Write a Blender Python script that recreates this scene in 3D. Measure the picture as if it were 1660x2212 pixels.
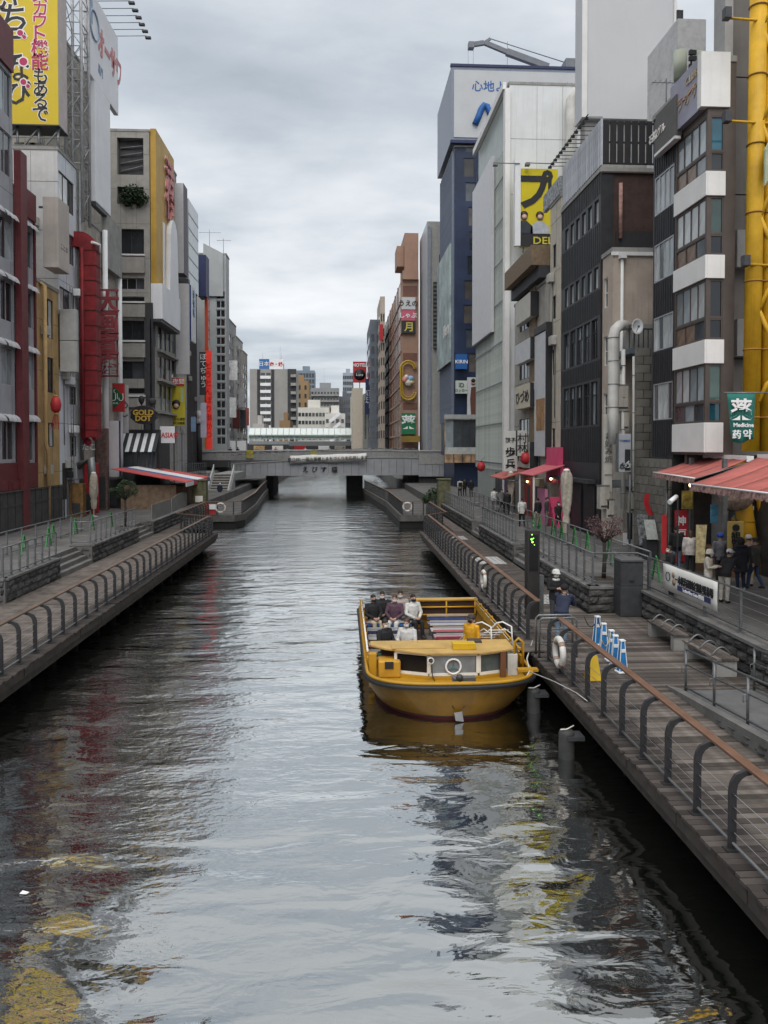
import bpy, bmesh, math, random
from mathutils import Vector, Matrix
from mathutils.bvhtree import BVHTree
random.seed(7)
rad = math.radians
SC = bpy.context.scene
COL = SC.collection
for o in list(bpy.data.objects):
 bpy.data.objects.remove(o)
# -- camera
H = 6.4                      # eye height above the water, standing on a bridge
FD = 1640.0                  # focal length in units of a 1660 x 2212 frame
YAW = math.atan(91 / FD)
PITCH = rad(1.2)
PPY = 966 + FD * math.tan(PITCH)
cam = bpy.data.cameras.new('camera')
cam.sensor_fit = 'HORIZONTAL'
cam.sensor_width = 36
cam.lens = FD / 1660 * 36
cam.shift_y = -(1106 - PPY) / 1660
cam.clip_start = 0.1
cam.clip_end = 3000
cam_o = bpy.data.objects.new('camera', cam)
COL.objects.link(cam_o)
cam_o.location = (0, 0, H)
cam_o.rotation_euler = (rad(90) - PITCH, 0, -YAW)
SC.camera = cam_o
# -- sky (broken overcast) and soft sun
SUN_EL, SUN_AZ = rad(56), rad(188)       # azimuth clockwise from +Y: behind the viewer
W = bpy.data.worlds.new('World')
SC.world = W
W.use_nodes = True
nt = W.node_tree
nt.nodes.clear()
def N(t, typ, **kw):
 n = t.nodes.new(typ)
 for k, v in kw.items():
  if k.startswith('i_'):
   key = k[2:]
   n.inputs[int(key) if key.isdigit() else key.replace('_', ' ')].default_value = v
  else:
   setattr(n, k, v)
 return n
def LK(t, a, b, ao=0, bi=0):
 t.links.new(a.outputs[ao], b.inputs[bi])
sky = N(nt, 'ShaderNodeTexSky', sky_type='NISHITA', sun_disc=False, sun_elevation=SUN_EL, sun_rotation=SUN_AZ)
sky.air_density = 1.0
sky.dust_density = 2.5
geo = N(nt, 'ShaderNodeTexCoord')
sep = N(nt, 'ShaderNodeSeparateXYZ')
LK(nt, geo, sep, 0)
zmx = N(nt, 'ShaderNodeMath', operation='MAXIMUM'); zmx.inputs[1].default_value = 0.0
LK(nt, sep, zmx, 2)
zad = N(nt, 'ShaderNodeMath', operation='ADD'); zad.inputs[1].default_value = 0.16
LK(nt, zmx, zad)
dvx = N(nt, 'ShaderNodeMath', operation='DIVIDE'); dvy = N(nt, 'ShaderNodeMath', operation='DIVIDE')
LK(nt, sep, dvx, 0, 0); LK(nt, zad, dvx, 0, 1)
LK(nt, sep, dvy, 1, 0); LK(nt, zad, dvy, 0, 1)
cmb = N(nt, 'ShaderNodeCombineXYZ')
LK(nt, dvx, cmb, 0, 0); LK(nt, dvy, cmb, 0, 1)
cmb.inputs[2].default_value = 3.3
mp = N(nt, 'ShaderNodeMapping'); mp.inputs['Scale'].default_value = (0.42, 0.62, 1)
mp.inputs['Location'].default_value = (1.6183, -2.4091, 0.416)
LK(nt, cmb, mp)
n1 = N(nt, 'ShaderNodeTexNoise'); n1.inputs['Scale'].default_value = 1.25; n1.inputs['Detail'].default_value = 6; n1.inputs['Roughness'].default_value = 0.5; n1.inputs['Distortion'].default_value = 0.35
LK(nt, mp, n1)
n2 = N(nt, 'ShaderNodeTexNoise'); n2.inputs['Scale'].default_value = 3.1; n2.inputs['Detail'].default_value = 7; n2.inputs['Roughness'].default_value = 0.55
LK(nt, mp, n2)
mx0 = N(nt, 'ShaderNodeMix', data_type='FLOAT'); mx0.inputs[0].default_value = 0.4
nt.links.new(n1.outputs[0], mx0.inputs[2]); nt.links.new(n2.outputs[0], mx0.inputs[3])
cr = N(nt, 'ShaderNodeValToRGB')
cr.color_ramp.elements[0].position = 0.36; cr.color_ramp.elements[0].color = (0.235, 0.268, 0.305, 1)
cr.color_ramp.elements[1].position = 0.62; cr.color_ramp.elements[1].color = (0.565, 0.576, 0.588, 1)
e = cr.color_ramp.elements.new(0.45); e.color = (0.338, 0.368, 0.402, 1)
e = cr.color_ramp.elements.new(0.53); e.color = (0.466, 0.485, 0.506, 1)
nt.links.new(mx0.outputs[0], cr.inputs[0])
skm = N(nt, 'ShaderNodeVectorMath', operation='SCALE'); skm.inputs['Scale'].default_value = 0.1
LK(nt, sky, skm)
mxs = N(nt, 'ShaderNodeMix', data_type='RGBA'); mxs.inputs[0].default_value = 0.93
nt.links.new(skm.outputs[0], mxs.inputs[6]); nt.links.new(cr.outputs[0], mxs.inputs[7])
bg = N(nt, 'ShaderNodeBackground')
SKY_STRENGTH = 1.0
bg.inputs[1].default_value = SKY_STRENGTH
nt.links.new(mxs.outputs[2], bg.inputs[0])
wo = N(nt, 'ShaderNodeOutputWorld')
LK(nt, bg, wo)
sl = bpy.data.lights.new('sun', 'SUN')
sl.energy = 1.5
sl.angle = rad(50)
sl.color = (1.0, 0.965, 0.92)
so = bpy.data.objects.new('sun', sl)
COL.objects.link(so)
so.location = (0, -20, 60)
sd = Vector((math.sin(SUN_AZ) * math.cos(SUN_EL), math.cos(SUN_AZ) * math.cos(SUN_EL), math.sin(SUN_EL)))
so.rotation_euler = sd.to_track_quat('Z', 'Y').to_euler()
SC.view_settings.view_transform = 'Standard'
SC.view_settings.look = 'None'
SC.view_settings.gamma = 1
SC.view_settings.exposure = 0.8
SC.view_settings.use_curve_mapping = False
SC.render.engine = 'CYCLES'
SC.cycles.max_bounces = 4
SC.cycles.diffuse_bounces = 3
SC.cycles.glossy_bounces = 2
SC.cycles.transmission_bounces = 2
SC.cycles.transparent_max_bounces = 6
SC.cycles.caustics_reflective = False
SC.cycles.caustics_refractive = False
SC.cycles.use_denoising = True
SC.cycles.use_adaptive_sampling = True
SC.cycles.adaptive_threshold = 0.03
# -- measuring: where a line of sight meets a plane of the place
_f0 = Vector((math.sin(YAW), math.cos(YAW), 0)); _R = Vector((math.cos(YAW), -math.sin(YAW), 0)); _Z = Vector((0, 0, 1))
_FW = _f0 * math.cos(PITCH) - _Z * math.sin(PITCH); _UP = _f0 * math.sin(PITCH) + _Z * math.cos(PITCH)
def _ray(u, v): return _R * ((u - 830) / FD) - _UP * ((v - PPY) / FD) + _FW
def PX(u, v, x): d = _ray(u, v); return Vector((0, 0, H)) + d * (x / d.x)
def PY(u, v, y): d = _ray(u, v); return Vector((0, 0, H)) + d * (y / d.y)
def PZ(u, v, z): d = _ray(u, v); return Vector((0, 0, H)) + d * ((z - H) / d.z)
# -- materials
MATS = {}
def lin(c):
 return tuple(((x / 12.92) if x <= 0.04045 else ((x + 0.055) / 1.055) ** 2.4) for x in c)
def mat(name, col, rough=0.7, var=0.12, scale=2.0, metal=0.0, bump=0.0, bscale=18.0, streak=0.0, spec=0.4, rnd=0.0, emit=0.0, grime=0.0, coat=0.0):
 if name in MATS: return MATS[name]
 m = bpy.data.materials.new(name)
 m.use_nodes = True
 t = m.node_tree
 b = t.nodes['Principled BSDF']
 b.inputs['Roughness'].default_value = rough
 b.inputs['Metallic'].default_value = metal
 b.inputs['Specular IOR Level'].default_value = spec
 if coat: b.inputs['Coat Weight'].default_value = coat
 tc = N(t, 'ShaderNodeTexCoord')
 base = None
 c4 = (*col, 1)
 dk = tuple(x * (1 - var * 1.6) for x in col) + (1,)
 lt = tuple(min(1, x * (1 + var)) for x in col) + (1,)
 if var > 0:
  nz = N(t, 'ShaderNodeTexNoise'); nz.inputs['Scale'].default_value = scale; nz.inputs['Detail'].default_value = 7; nz.inputs['Roughness'].default_value = 0.62
  LK(t, tc, nz, 3)
  r = N(t, 'ShaderNodeValToRGB'); r.color_ramp.elements[0].position = 0.3; r.color_ramp.elements[1].position = 0.7
  r.color_ramp.elements[0].color = dk; r.color_ramp.elements[1].color = lt
  LK(t, nz, r)
  base = r.outputs[0]
 else:
  rg = N(t, 'ShaderNodeRGB'); rg.outputs[0].default_value = c4; base = rg.outputs[0]
 if streak > 0:
  mpn = N(t, 'ShaderNodeMapping'); mpn.inputs['Scale'].default_value = (3.2, 3.2, 0.14)
  LK(t, tc, mpn, 3)
  ns = N(t, 'ShaderNodeTexNoise'); ns.inputs['Scale'].default_value = 1.6; ns.inputs['Detail'].default_value = 6; ns.inputs['Roughness'].default_value = 0.7
  LK(t, mpn, ns)
  rr = N(t, 'ShaderNodeMapRange'); rr.inputs[1].default_value = 0.52; rr.inputs[2].default_value = 0.8; rr.inputs[3].default_value = 0; rr.inputs[4].default_value = streak
  LK(t, ns, rr)
  mi = N(t, 'ShaderNodeMix', data_type='RGBA', blend_type='MULTIPLY')
  t.links.new(rr.outputs[0], mi.inputs[0]); t.links.new(base, mi.inputs[6]); mi.inputs[7].default_value = (0.33, 0.30, 0.27, 1)
  base = mi.outputs[2]
 if grime > 0:
  ng = N(t, 'ShaderNodeTexNoise'); ng.inputs['Scale'].default_value = scale * 0.45; ng.inputs['Detail'].default_value = 8; ng.inputs['Roughness'].default_value = 0.7
  LK(t, tc, ng, 3)
  rr = N(t, 'ShaderNodeMapRange'); rr.inputs[1].default_value = 0.48; rr.inputs[2].default_value = 0.7; rr.inputs[3].default_value = 0; rr.inputs[4].default_value = grime
  LK(t, ng, rr)
  mi = N(t, 'ShaderNodeMix', data_type='RGBA', blend_type='MULTIPLY')
  t.links.new(rr.outputs[0], mi.inputs[0]); t.links.new(base, mi.inputs[6]); mi.inputs[7].default_value = (0.28, 0.26, 0.23, 1)
  base = mi.outputs[2]
 if rnd > 0:
  oi = N(t, 'ShaderNodeObjectInfo')
  hs = N(t, 'ShaderNodeHueSaturation')
  mr = N(t, 'ShaderNodeMapRange'); mr.inputs[3].default_value = 1 - rnd; mr.inputs[4].default_value = 1 + rnd
  t.links.new(oi.outputs['Random'], mr.inputs[0]); t.links.new(mr.outputs[0], hs.inputs['Value']); t.links.new(base, hs.inputs['Color'])
  base = hs.outputs[0]
 t.links.new(base, b.inputs['Base Color'])
 if emit > 0:
  t.links.new(base, b.inputs['Emission Color']); b.inputs['Emission Strength'].default_value = emit
 if bump > 0:
  nb = N(t, 'ShaderNodeTexNoise'); nb.inputs['Scale'].default_value = bscale; nb.inputs['Detail'].default_value = 5
  LK(t, tc, nb, 3)
  bn = N(t, 'ShaderNodeBump'); bn.inputs['Strength'].default_value = bump; bn.inputs['Distance'].default_value = 0.03
  LK(t, nb, bn, 0, 2)
  LK(t, bn, b, 0, b.inputs.find('Normal'))
 MATS[name] = m
 return m
def glass(name, col, rough=0.06, rnd=0.35, spec=0.6):
 if name in MATS: return MATS[name]
 m = mat(name, col, rough, var=0.3, scale=0.5, spec=spec, rnd=rnd)
 b = m.node_tree.nodes['Principled BSDF']
 b.inputs['IOR'].default_value = 1.6
 return m
# -- objects
OFF = {}
MESHCACHE = {}
def thing(name, label, cat, loc=(0, 0, 0), rz=0, group=None):
 o = bpy.data.objects.new(name, None)
 o.empty_display_size = 0.3
 COL.objects.link(o)
 o.location = loc
 o.rotation_euler = (0, 0, rz)
 o['label'] = label; o['category'] = cat
 if group: o['group'] = group
 OFF[o.name] = Vector(loc)
 return o
def tag(o, label, cat, group=None, kind=None):
 o['label'] = label
 if cat: o['category'] = cat
 if group: o['group'] = group
 if kind: o['kind'] = kind
 return o
def link(name, me, parent=None, loc=(0, 0, 0), rot=(0, 0, 0)):
 o = bpy.data.objects.new(name, me)
 COL.objects.link(o)
 o.location = loc; o.rotation_euler = rot
 if parent is not None: o.parent = parent
 OFF[o.name] = (OFF[parent.name] if parent is not None else Vector()) + Vector(loc)
 return o
class Face:
 def __init__(self, ax, c, nsign):
  self.ax, self.c, self.ns = ax, c, nsign
 def P(self, s, n, z):
  return Vector((self.c + n * self.ns, s, z)) if self.ax == 'x' else Vector((s, self.c + n * self.ns, z))
 def px(self, u, v):
  p = PX(u, v, self.c) if self.ax == 'x' else PY(u, v, self.c)
  return (p.y if self.ax == 'x' else p.x), p.z
 def s(self, u): return self.px(u, 900)[0]
 def z(self, u, v): return self.px(u, v)[1]
 def T(self):      # reading direction seen from outside
  n = Vector((self.ns, 0, 0)) if self.ax == 'x' else Vector((0, self.ns, 0))
  return _Z.cross(n)
class MB:
 def __init__(self):
  self.v = []; self.f = []; self.mi = []; self.cur = 0; self.sm = []; self.smooth = False
 def m(self, i): self.cur = i; return self
 def add(self, vs, fs, smooth=None):
  o = len(self.v)
  self.v += [tuple(p) for p in vs]
  for f in fs:
   self.f.append([i + o for i in f]); self.mi.append(self.cur); self.sm.append(self.smooth if smooth is None else smooth)
  return self
 def box(self, x0, x1, y0, y1, z0, z1):
  if x0 > x1: x0, x1 = x1, x0
  if y0 > y1: y0, y1 = y1, y0
  if z0 > z1: z0, z1 = z1, z0
  return self.add([(x0, y0, z0), (x1, y0, z0), (x1, y1, z0), (x0, y1, z0), (x0, y0, z1), (x1, y0, z1), (x1, y1, z1), (x0, y1, z1)],
      [(3, 2, 1, 0), (4, 5, 6, 7), (0, 1, 5, 4), (1, 2, 6, 5), (2, 3, 7, 6), (3, 0, 4, 7)])
 def fbox(self, F, s0, s1, n0, n1, z0, z1):
  a = F.P(s0, n0, z0); b = F.P(s1, n1, z1)
  return self.box(a.x, b.x, a.y, b.y, a.z, b.z)
 def hexa(self, p):   # eight corners: bottom ring then top ring
  return self.add(p, [(3, 2, 1, 0), (4, 5, 6, 7), (0, 1, 5, 4), (1, 2, 6, 5), (2, 3, 7, 6), (3, 0, 4, 7)])
 def bar(self, a, b, w, h=None, up=(0, 0, 1)):
  a = Vector(a); b = Vector(b); h = h or w
  d = (b - a)
  if d.length < 1e-6: return self
  d.normalize(); u = Vector(up)
  s = d.cross(u)
  if s.length < 1e-4: s = d.cross(Vector((0, 1, 0)))
  s.normalize(); u = s.cross(d)
  s *= w / 2; u *= h / 2
  return self.add([a - s - u, a + s - u, a + s + u, a - s + u, b - s - u, b + s - u, b + s + u, b - s + u],
      [(0, 1, 2, 3), (7, 6, 5, 4), (4, 5, 1, 0), (5, 6, 2, 1), (6, 7, 3, 2), (7, 4, 0, 3)])
 def tube(self, pts, r, n=8, cap=True, smooth=True):
  pts = [Vector(p) for p in pts]
  if not isinstance(r, (list, tuple)): r = [r] * len(pts)
  vs = []; fs = []
  prev = None
  for i, p in enumerate(pts):
   d = (pts[min(i + 1, len(pts) - 1)] - pts[max(i - 1, 0)])
   if d.length < 1e-9: d = Vector((0, 0, 1))
   d.normalize()
   if prev is None:
    s = d.orthogonal().normalized()
    if abs(d.z) < 0.9: s = d.cross(_Z).normalized()
   else:
    s = (prev - d * prev.dot(d)).normalized()
   prev = s
   t = d.cross(s)
   for k in range(n):
    a = 2 * math.pi * k / n
    vs.append(p + (s * math.cos(a) + t * math.sin(a)) * r[i])
  for i in range(len(pts) - 1):
   for k in range(n):
    fs.append((i * n + k, i * n + (k + 1) % n, (i + 1) * n + (k + 1) % n, (i + 1) * n + k))
  self.add(vs, fs, smooth)
  if cap:
   o = len(self.v) - len(vs)
   self.f.append([o + k for k in range(n)][::-1]); self.mi.append(self.cur); self.sm.append(False)
   self.f.append([o + (len(pts) - 1) * n + k for k in range(n)]); self.mi.append(self.cur); self.sm.append(False)
  return self
 def lathe(self, c, prof, n=14, smooth=True, ax='z'):
  c = Vector(c); vs = []; fs = []
  for r, z in prof:
   for k in range(n):
    a = 2 * math.pi * k / n
    q = Vector((r * math.cos(a), r * math.sin(a), z))
    if ax == 'y': q = Vector((q.x, q.z, q.y))
    if ax == 'x': q = Vector((q.z, q.x, q.y))
    vs.append(c + q)
  for i in range(len(prof) - 1):
   for k in range(n):
    fs.append((i * n + k, i * n + (k + 1) % n, (i + 1) * n + (k + 1) % n, (i + 1) * n + k))
  self.add(vs, fs, smooth)
  o = len(self.v) - len(vs)
  self.f.append([o + k for k in range(n)][::-1]); self.mi.append(self.cur); self.sm.append(False)
  self.f.append([o + (len(prof) - 1) * n + k for k in range(n)]); self.mi.append(self.cur); self.sm.append(False)
  return self
 def torus(self, c, R, r, ax='z', n=20, k=8):
  c = Vector(c); vs = []; fs = []
  for i in range(n):
   a = 2 * math.pi * i / n
   for j in range(k):
    b = 2 * math.pi * j / k
    q = Vector(((R + r * math.cos(b)) * math.cos(a), (R + r * math.cos(b)) * math.sin(a), r * math.sin(b)))
    if ax == 'y': q = Vector((q.x, q.z, q.y))
    if ax == 'x': q = Vector((q.z, q.x, q.y))
    vs.append(c + q)
  for i in range(n):
   for j in range(k):
    fs.append((i * k + j, ((i + 1) % n) * k + j, ((i + 1) % n) * k + (j + 1) % k, i * k + (j + 1) % k))
  return self.add(vs, fs, True)
 def prism(self, poly, a, b, axis='y'):
  n = len(poly)
  def q(p, t):
   if axis == 'y': return (p[0], t, p[1])
   if axis == 'x': return (t, p[0], p[1])
   return (p[0], p[1], t)
  vs = [q(p, a) for p in poly] + [q(p, b) for p in poly]
  fs = [tuple(range(n))[::-1], tuple(range(n, 2 * n))] + [(i, (i + 1) % n, (i + 1) % n + n, i + n) for i in range(n)]
  return self.add(vs, fs)
 def mesh(self, name, mats, off=Vector()):
  me = bpy.data.meshes.new(name)
  me.from_pydata([(x - off.x, y - off.y, z - off.z) for x, y, z in self.v], [], self.f)
  for mm in (mats if isinstance(mats, (list, tuple)) else [mats]): me.materials.append(mm)
  me.polygons.foreach_set('material_index', self.mi)
  me.polygons.foreach_set('use_smooth', self.sm)
  bm = bmesh.new(); bm.from_mesh(me)
  bmesh.ops.recalc_face_normals(bm, faces=bm.faces)
  bm.to_mesh(me); bm.free()
  me.update()
  return me
 def build(self, name, mats, parent=None, local=False, bevel=0):
  off = Vector() if (local or parent is None) else OFF[parent.name]
  o = link(name, self.mesh(name, mats, off), parent)
  if bevel:
   b = o.modifiers.new('bevel', 'BEVEL'); b.width = bevel; b.segments = 2; b.limit_method = 'ANGLE'
  return o
def shared_box(name, dx, dy, dz, m, parent, centre, rot=(0, 0, 0)):
 key = ('b', round(dx, 2), round(dy, 2), round(dz, 2), m.name)
 me = MESHCACHE.get(key)
 if me is None:
  me = MB().box(-dx / 2, dx / 2, -dy / 2, dy / 2, -dz / 2, dz / 2).mesh(name, m)
  MESHCACHE[key] = me
 off = OFF[parent.name] if parent is not None else Vector()
 return link(name, me, parent, Vector(centre) - off, rot)
def structure(o):
 o['kind'] = 'structure'; return o
# -- lettering (flat print or raised letters)
TXT = {}
def lettering(parent, s, F, sc, zc, size, m, n=0.03, vertical=False, depth=0.012, bold=0.0, squeeze=1.0, line=1.0, name='lettering', rot=0.0):
 key = (s, round(size, 3), vertical, depth, bold, round(squeeze, 3), line, m.name)
 me = TXT.get(key)
 if me is None:
  cu = bpy.data.curves.new('lettering', 'FONT')
  cu.body = '\n'.join(s) if vertical else s
  cu.align_x = 'CENTER'; cu.align_y = 'CENTER'
  cu.size = size; cu.extrude = depth; cu.offset = bold * size; cu.space_line = line
  cu.resolution_u = 2
  to = bpy.data.objects.new('lettering', cu)
  me = bpy.data.meshes.new_from_object(to)
  bpy.data.objects.remove(to); bpy.data.curves.remove(cu)
  if len(me.vertices):
   xs = [v.co.x for v in me.vertices]; ys = [v.co.y for v in me.vertices]
   cx, cy = (min(xs) + max(xs)) / 2, (min(ys) + max(ys)) / 2
   for v in me.vertices: v.co.x = (v.co.x - cx) * squeeze; v.co.y -= cy
  me.name = 'lettering'
  me.materials.clear(); me.materials.append(m)
  TXT[key] = me
 T = F.T(); Nn = T.cross(_Z)
 M = Matrix((T, _Z, Nn)).transposed().to_4x4()
 if rot: M = M @ Matrix.Rotation(rot, 4, 'Z')
 p = F.P(sc, n, zc)
 o = link(name, me, parent, p - OFF[parent.name])
 o.rotation_euler = M.to_euler()
 return o
# -- walls with real openings, windows
def wall_panel(mb, F, s0, s1, z0, z1, openings, depth=0.16, n=0.0):
 if s0 > s1: s0, s1 = s1, s0
 ss = sorted({s0, s1, *[min(max(a, s0), s1) for o in openings for a in o[:2]]})
 zs = sorted({z0, z1, *[min(max(a, z0), z1) for o in openings for a in o[2:4]]})
 def inside(s, z): return any(o[0] < s < o[1] and o[2] < z < o[3] for o in openings)
 for i in range(len(ss) - 1):
  j = 0
  while j < len(zs) - 1:
   if inside((ss[i] + ss[i + 1]) / 2, (zs[j] + zs[j + 1]) / 2): j += 1; continue
   k = j
   while k + 1 < len(zs) - 1 and not inside((ss[i] + ss[i + 1]) / 2, (zs[k + 1] + zs[k + 2]) / 2): k += 1
   mb.add([F.P(ss[i], n, zs[j]), F.P(ss[i + 1], n, zs[j]), F.P(ss[i + 1], n, zs[k + 1]), F.P(ss[i], n, zs[k + 1])], [(0, 1, 2, 3)])
   j = k + 1
 for o in openings:
  a, b, c, d = max(o[0], s0), min(o[1], s1), max(o[2], z0), min(o[3], z1)
  q = [(a, c), (b, c), (b, d), (a, d)]
  vs = [F.P(x, n, y) for x, y in q] + [F.P(x, n - depth, y) for x, y in q]
  mb.add(vs, [(i, (i + 1) % 4, (i + 1) % 4 + 4, i + 4) for i in range(4)])
def window(parent, F, s0, s1, z0, z1, cols=2, rows=1, fm=None, pm=None, fr=0.05, n=-0.10, split=None, name='window', each=True, sill=None, mull=None):
 if s0 > s1: s0, s1 = s1, s0
 fm = fm or M_FRAME_DK; pm = pm or M_GLASS
 mb = MB()
 n0, n1 = n - 0.03, n + 0.04
 mb.fbox(F, s0, s0 + fr, n0, n1, z0, z1).fbox(F, s1 - fr, s1, n0, n1, z0, z1)
 mb.fbox(F, s0 + fr, s1 - fr, n0, n1, z0, z0 + fr).fbox(F, s0 + fr, s1 - fr, n0, n1, z1 - fr, z1)
 mu = mull or fr
 cs = [s0 + (s1 - s0) * i / cols for i in range(cols + 1)]
 zs = [z0 + (z1 - z0) * (split[i - 1] if split and 0 < i < rows else i / rows) for i in range(rows + 1)]
 for c in cs[1:-1]: mb.fbox(F, c - mu / 2, c + mu / 2, n0 + 0.005, n1 - 0.01, z0 + fr, z1 - fr)
 for z in zs[1:-1]: mb.fbox(F, s0 + fr, s1 - fr, n0 + 0.008, n1 - 0.013, z - mu / 2, z + mu / 2)
 if sill: mb.fbox(F, s0 - 0.05, s1 + 0.05, n0, sill, z0 - 0.07, z0 - 0.003)
 w = mb.build(name, fm, parent)
 pms = pm if isinstance(pm, (list, tuple)) else [pm]
 for i in range(cols):
  for j in range(rows):
   a, b = cs[i] + (fr if i == 0 else mu / 2) - 0.01, cs[i + 1] - (fr if i == cols - 1 else mu / 2) + 0.01
   c, d = zs[j] + (fr if j == 0 else mu / 2) - 0.01, zs[j + 1] - (fr if j == rows - 1 else mu / 2) + 0.01
   p = F.P((a + b) / 2, n - 0.01, (c + d) / 2)
   ds = b - a
   dx, dy = (0.012, ds) if F.ax == 'x' else (ds, 0.012)
   shared_box('pane', dx, dy, d - c, random.choice(pms), w, p)
 return w
def board(parent, F, s0, s1, n0, n1, z0, z1, m, name='board', bevel=0):
 return MB().fbox(F, s0, s1, n0, n1, z0, z1).build(name, m, parent, bevel=bevel)
M_FRAME_DK = mat('frame_dark', (0.035, 0.035, 0.038), 0.5, var=0.1)
M_FRAME_AL = mat('frame_aluminium', (0.42, 0.43, 0.44), 0.4, var=0.1, metal=0.4)
M_FRAME_BR = mat('frame_bronze', (0.10, 0.08, 0.07), 0.45, var=0.1, metal=0.3)
M_FRAME_WH = mat('frame_white', (0.7, 0.7, 0.69), 0.5, var=0.06)
M_GLASS = glass('glass_dark', (0.018, 0.022, 0.026))
M_GLASS2 = glass('glass_grey', (0.07, 0.08, 0.09))
M_GLASS_LT = glass('glass_pale', (0.30, 0.34, 0.36))
M_CURT_SKY = glass('glass_curtain_sky', (0.48, 0.50, 0.50), rnd=0.12)  # pale panes: curtains, and sky reflection painted into the bay windows
M_GLASS_TEAL = glass('glass_teal', (0.02, 0.09, 0.13))
M_STEEL = mat('steel_galvanised', (0.185, 0.192, 0.197), 0.45, var=0.15, metal=0.6, scale=5)
M_DKSTEEL = mat('steel_charcoal', (0.055, 0.057, 0.062), 0.5, var=0.18, metal=0.2, scale=4)
M_WHITE = mat('paint_white', (0.74, 0.75, 0.76), 0.6, var=0.06, scale=1.2, streak=0.12)
M_BLACK = mat('paint_black', (0.022, 0.022, 0.025), 0.55, var=0.15)
M_RED = mat('paint_red', (0.42, 0.025, 0.03), 0.5, var=0.14)
M_CONC = mat('concrete_grey', (0.30, 0.295, 0.28), 0.85, var=0.16, scale=1.3, streak=0.4, bump=0.15, bscale=9)
M_INK = mat('print_black', (0.02, 0.02, 0.022), 0.6, var=0)
M_INK_RED = mat('print_red', (0.55, 0.03, 0.04), 0.6, var=0)
M_INK_BLUE = mat('print_blue', (0.015, 0.10, 0.32), 0.55, var=0)
M_INK_WH = mat('print_white', (0.8, 0.8, 0.8), 0.6, var=0)
M_INK_GOLD = mat('print_gold', (0.55, 0.36, 0.06), 0.5, var=0.1)
XL, XR = -18.2, 13.2
ZW, ZD, ZP = 0.0, 1.0, 1.75          # water, boardwalk, upper promenade
FL = Face('x', XL, 1)                # facades along the near-left bank, looking at the canal
FR = Face('x', XR, -1)               # facades along the other bank
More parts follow.
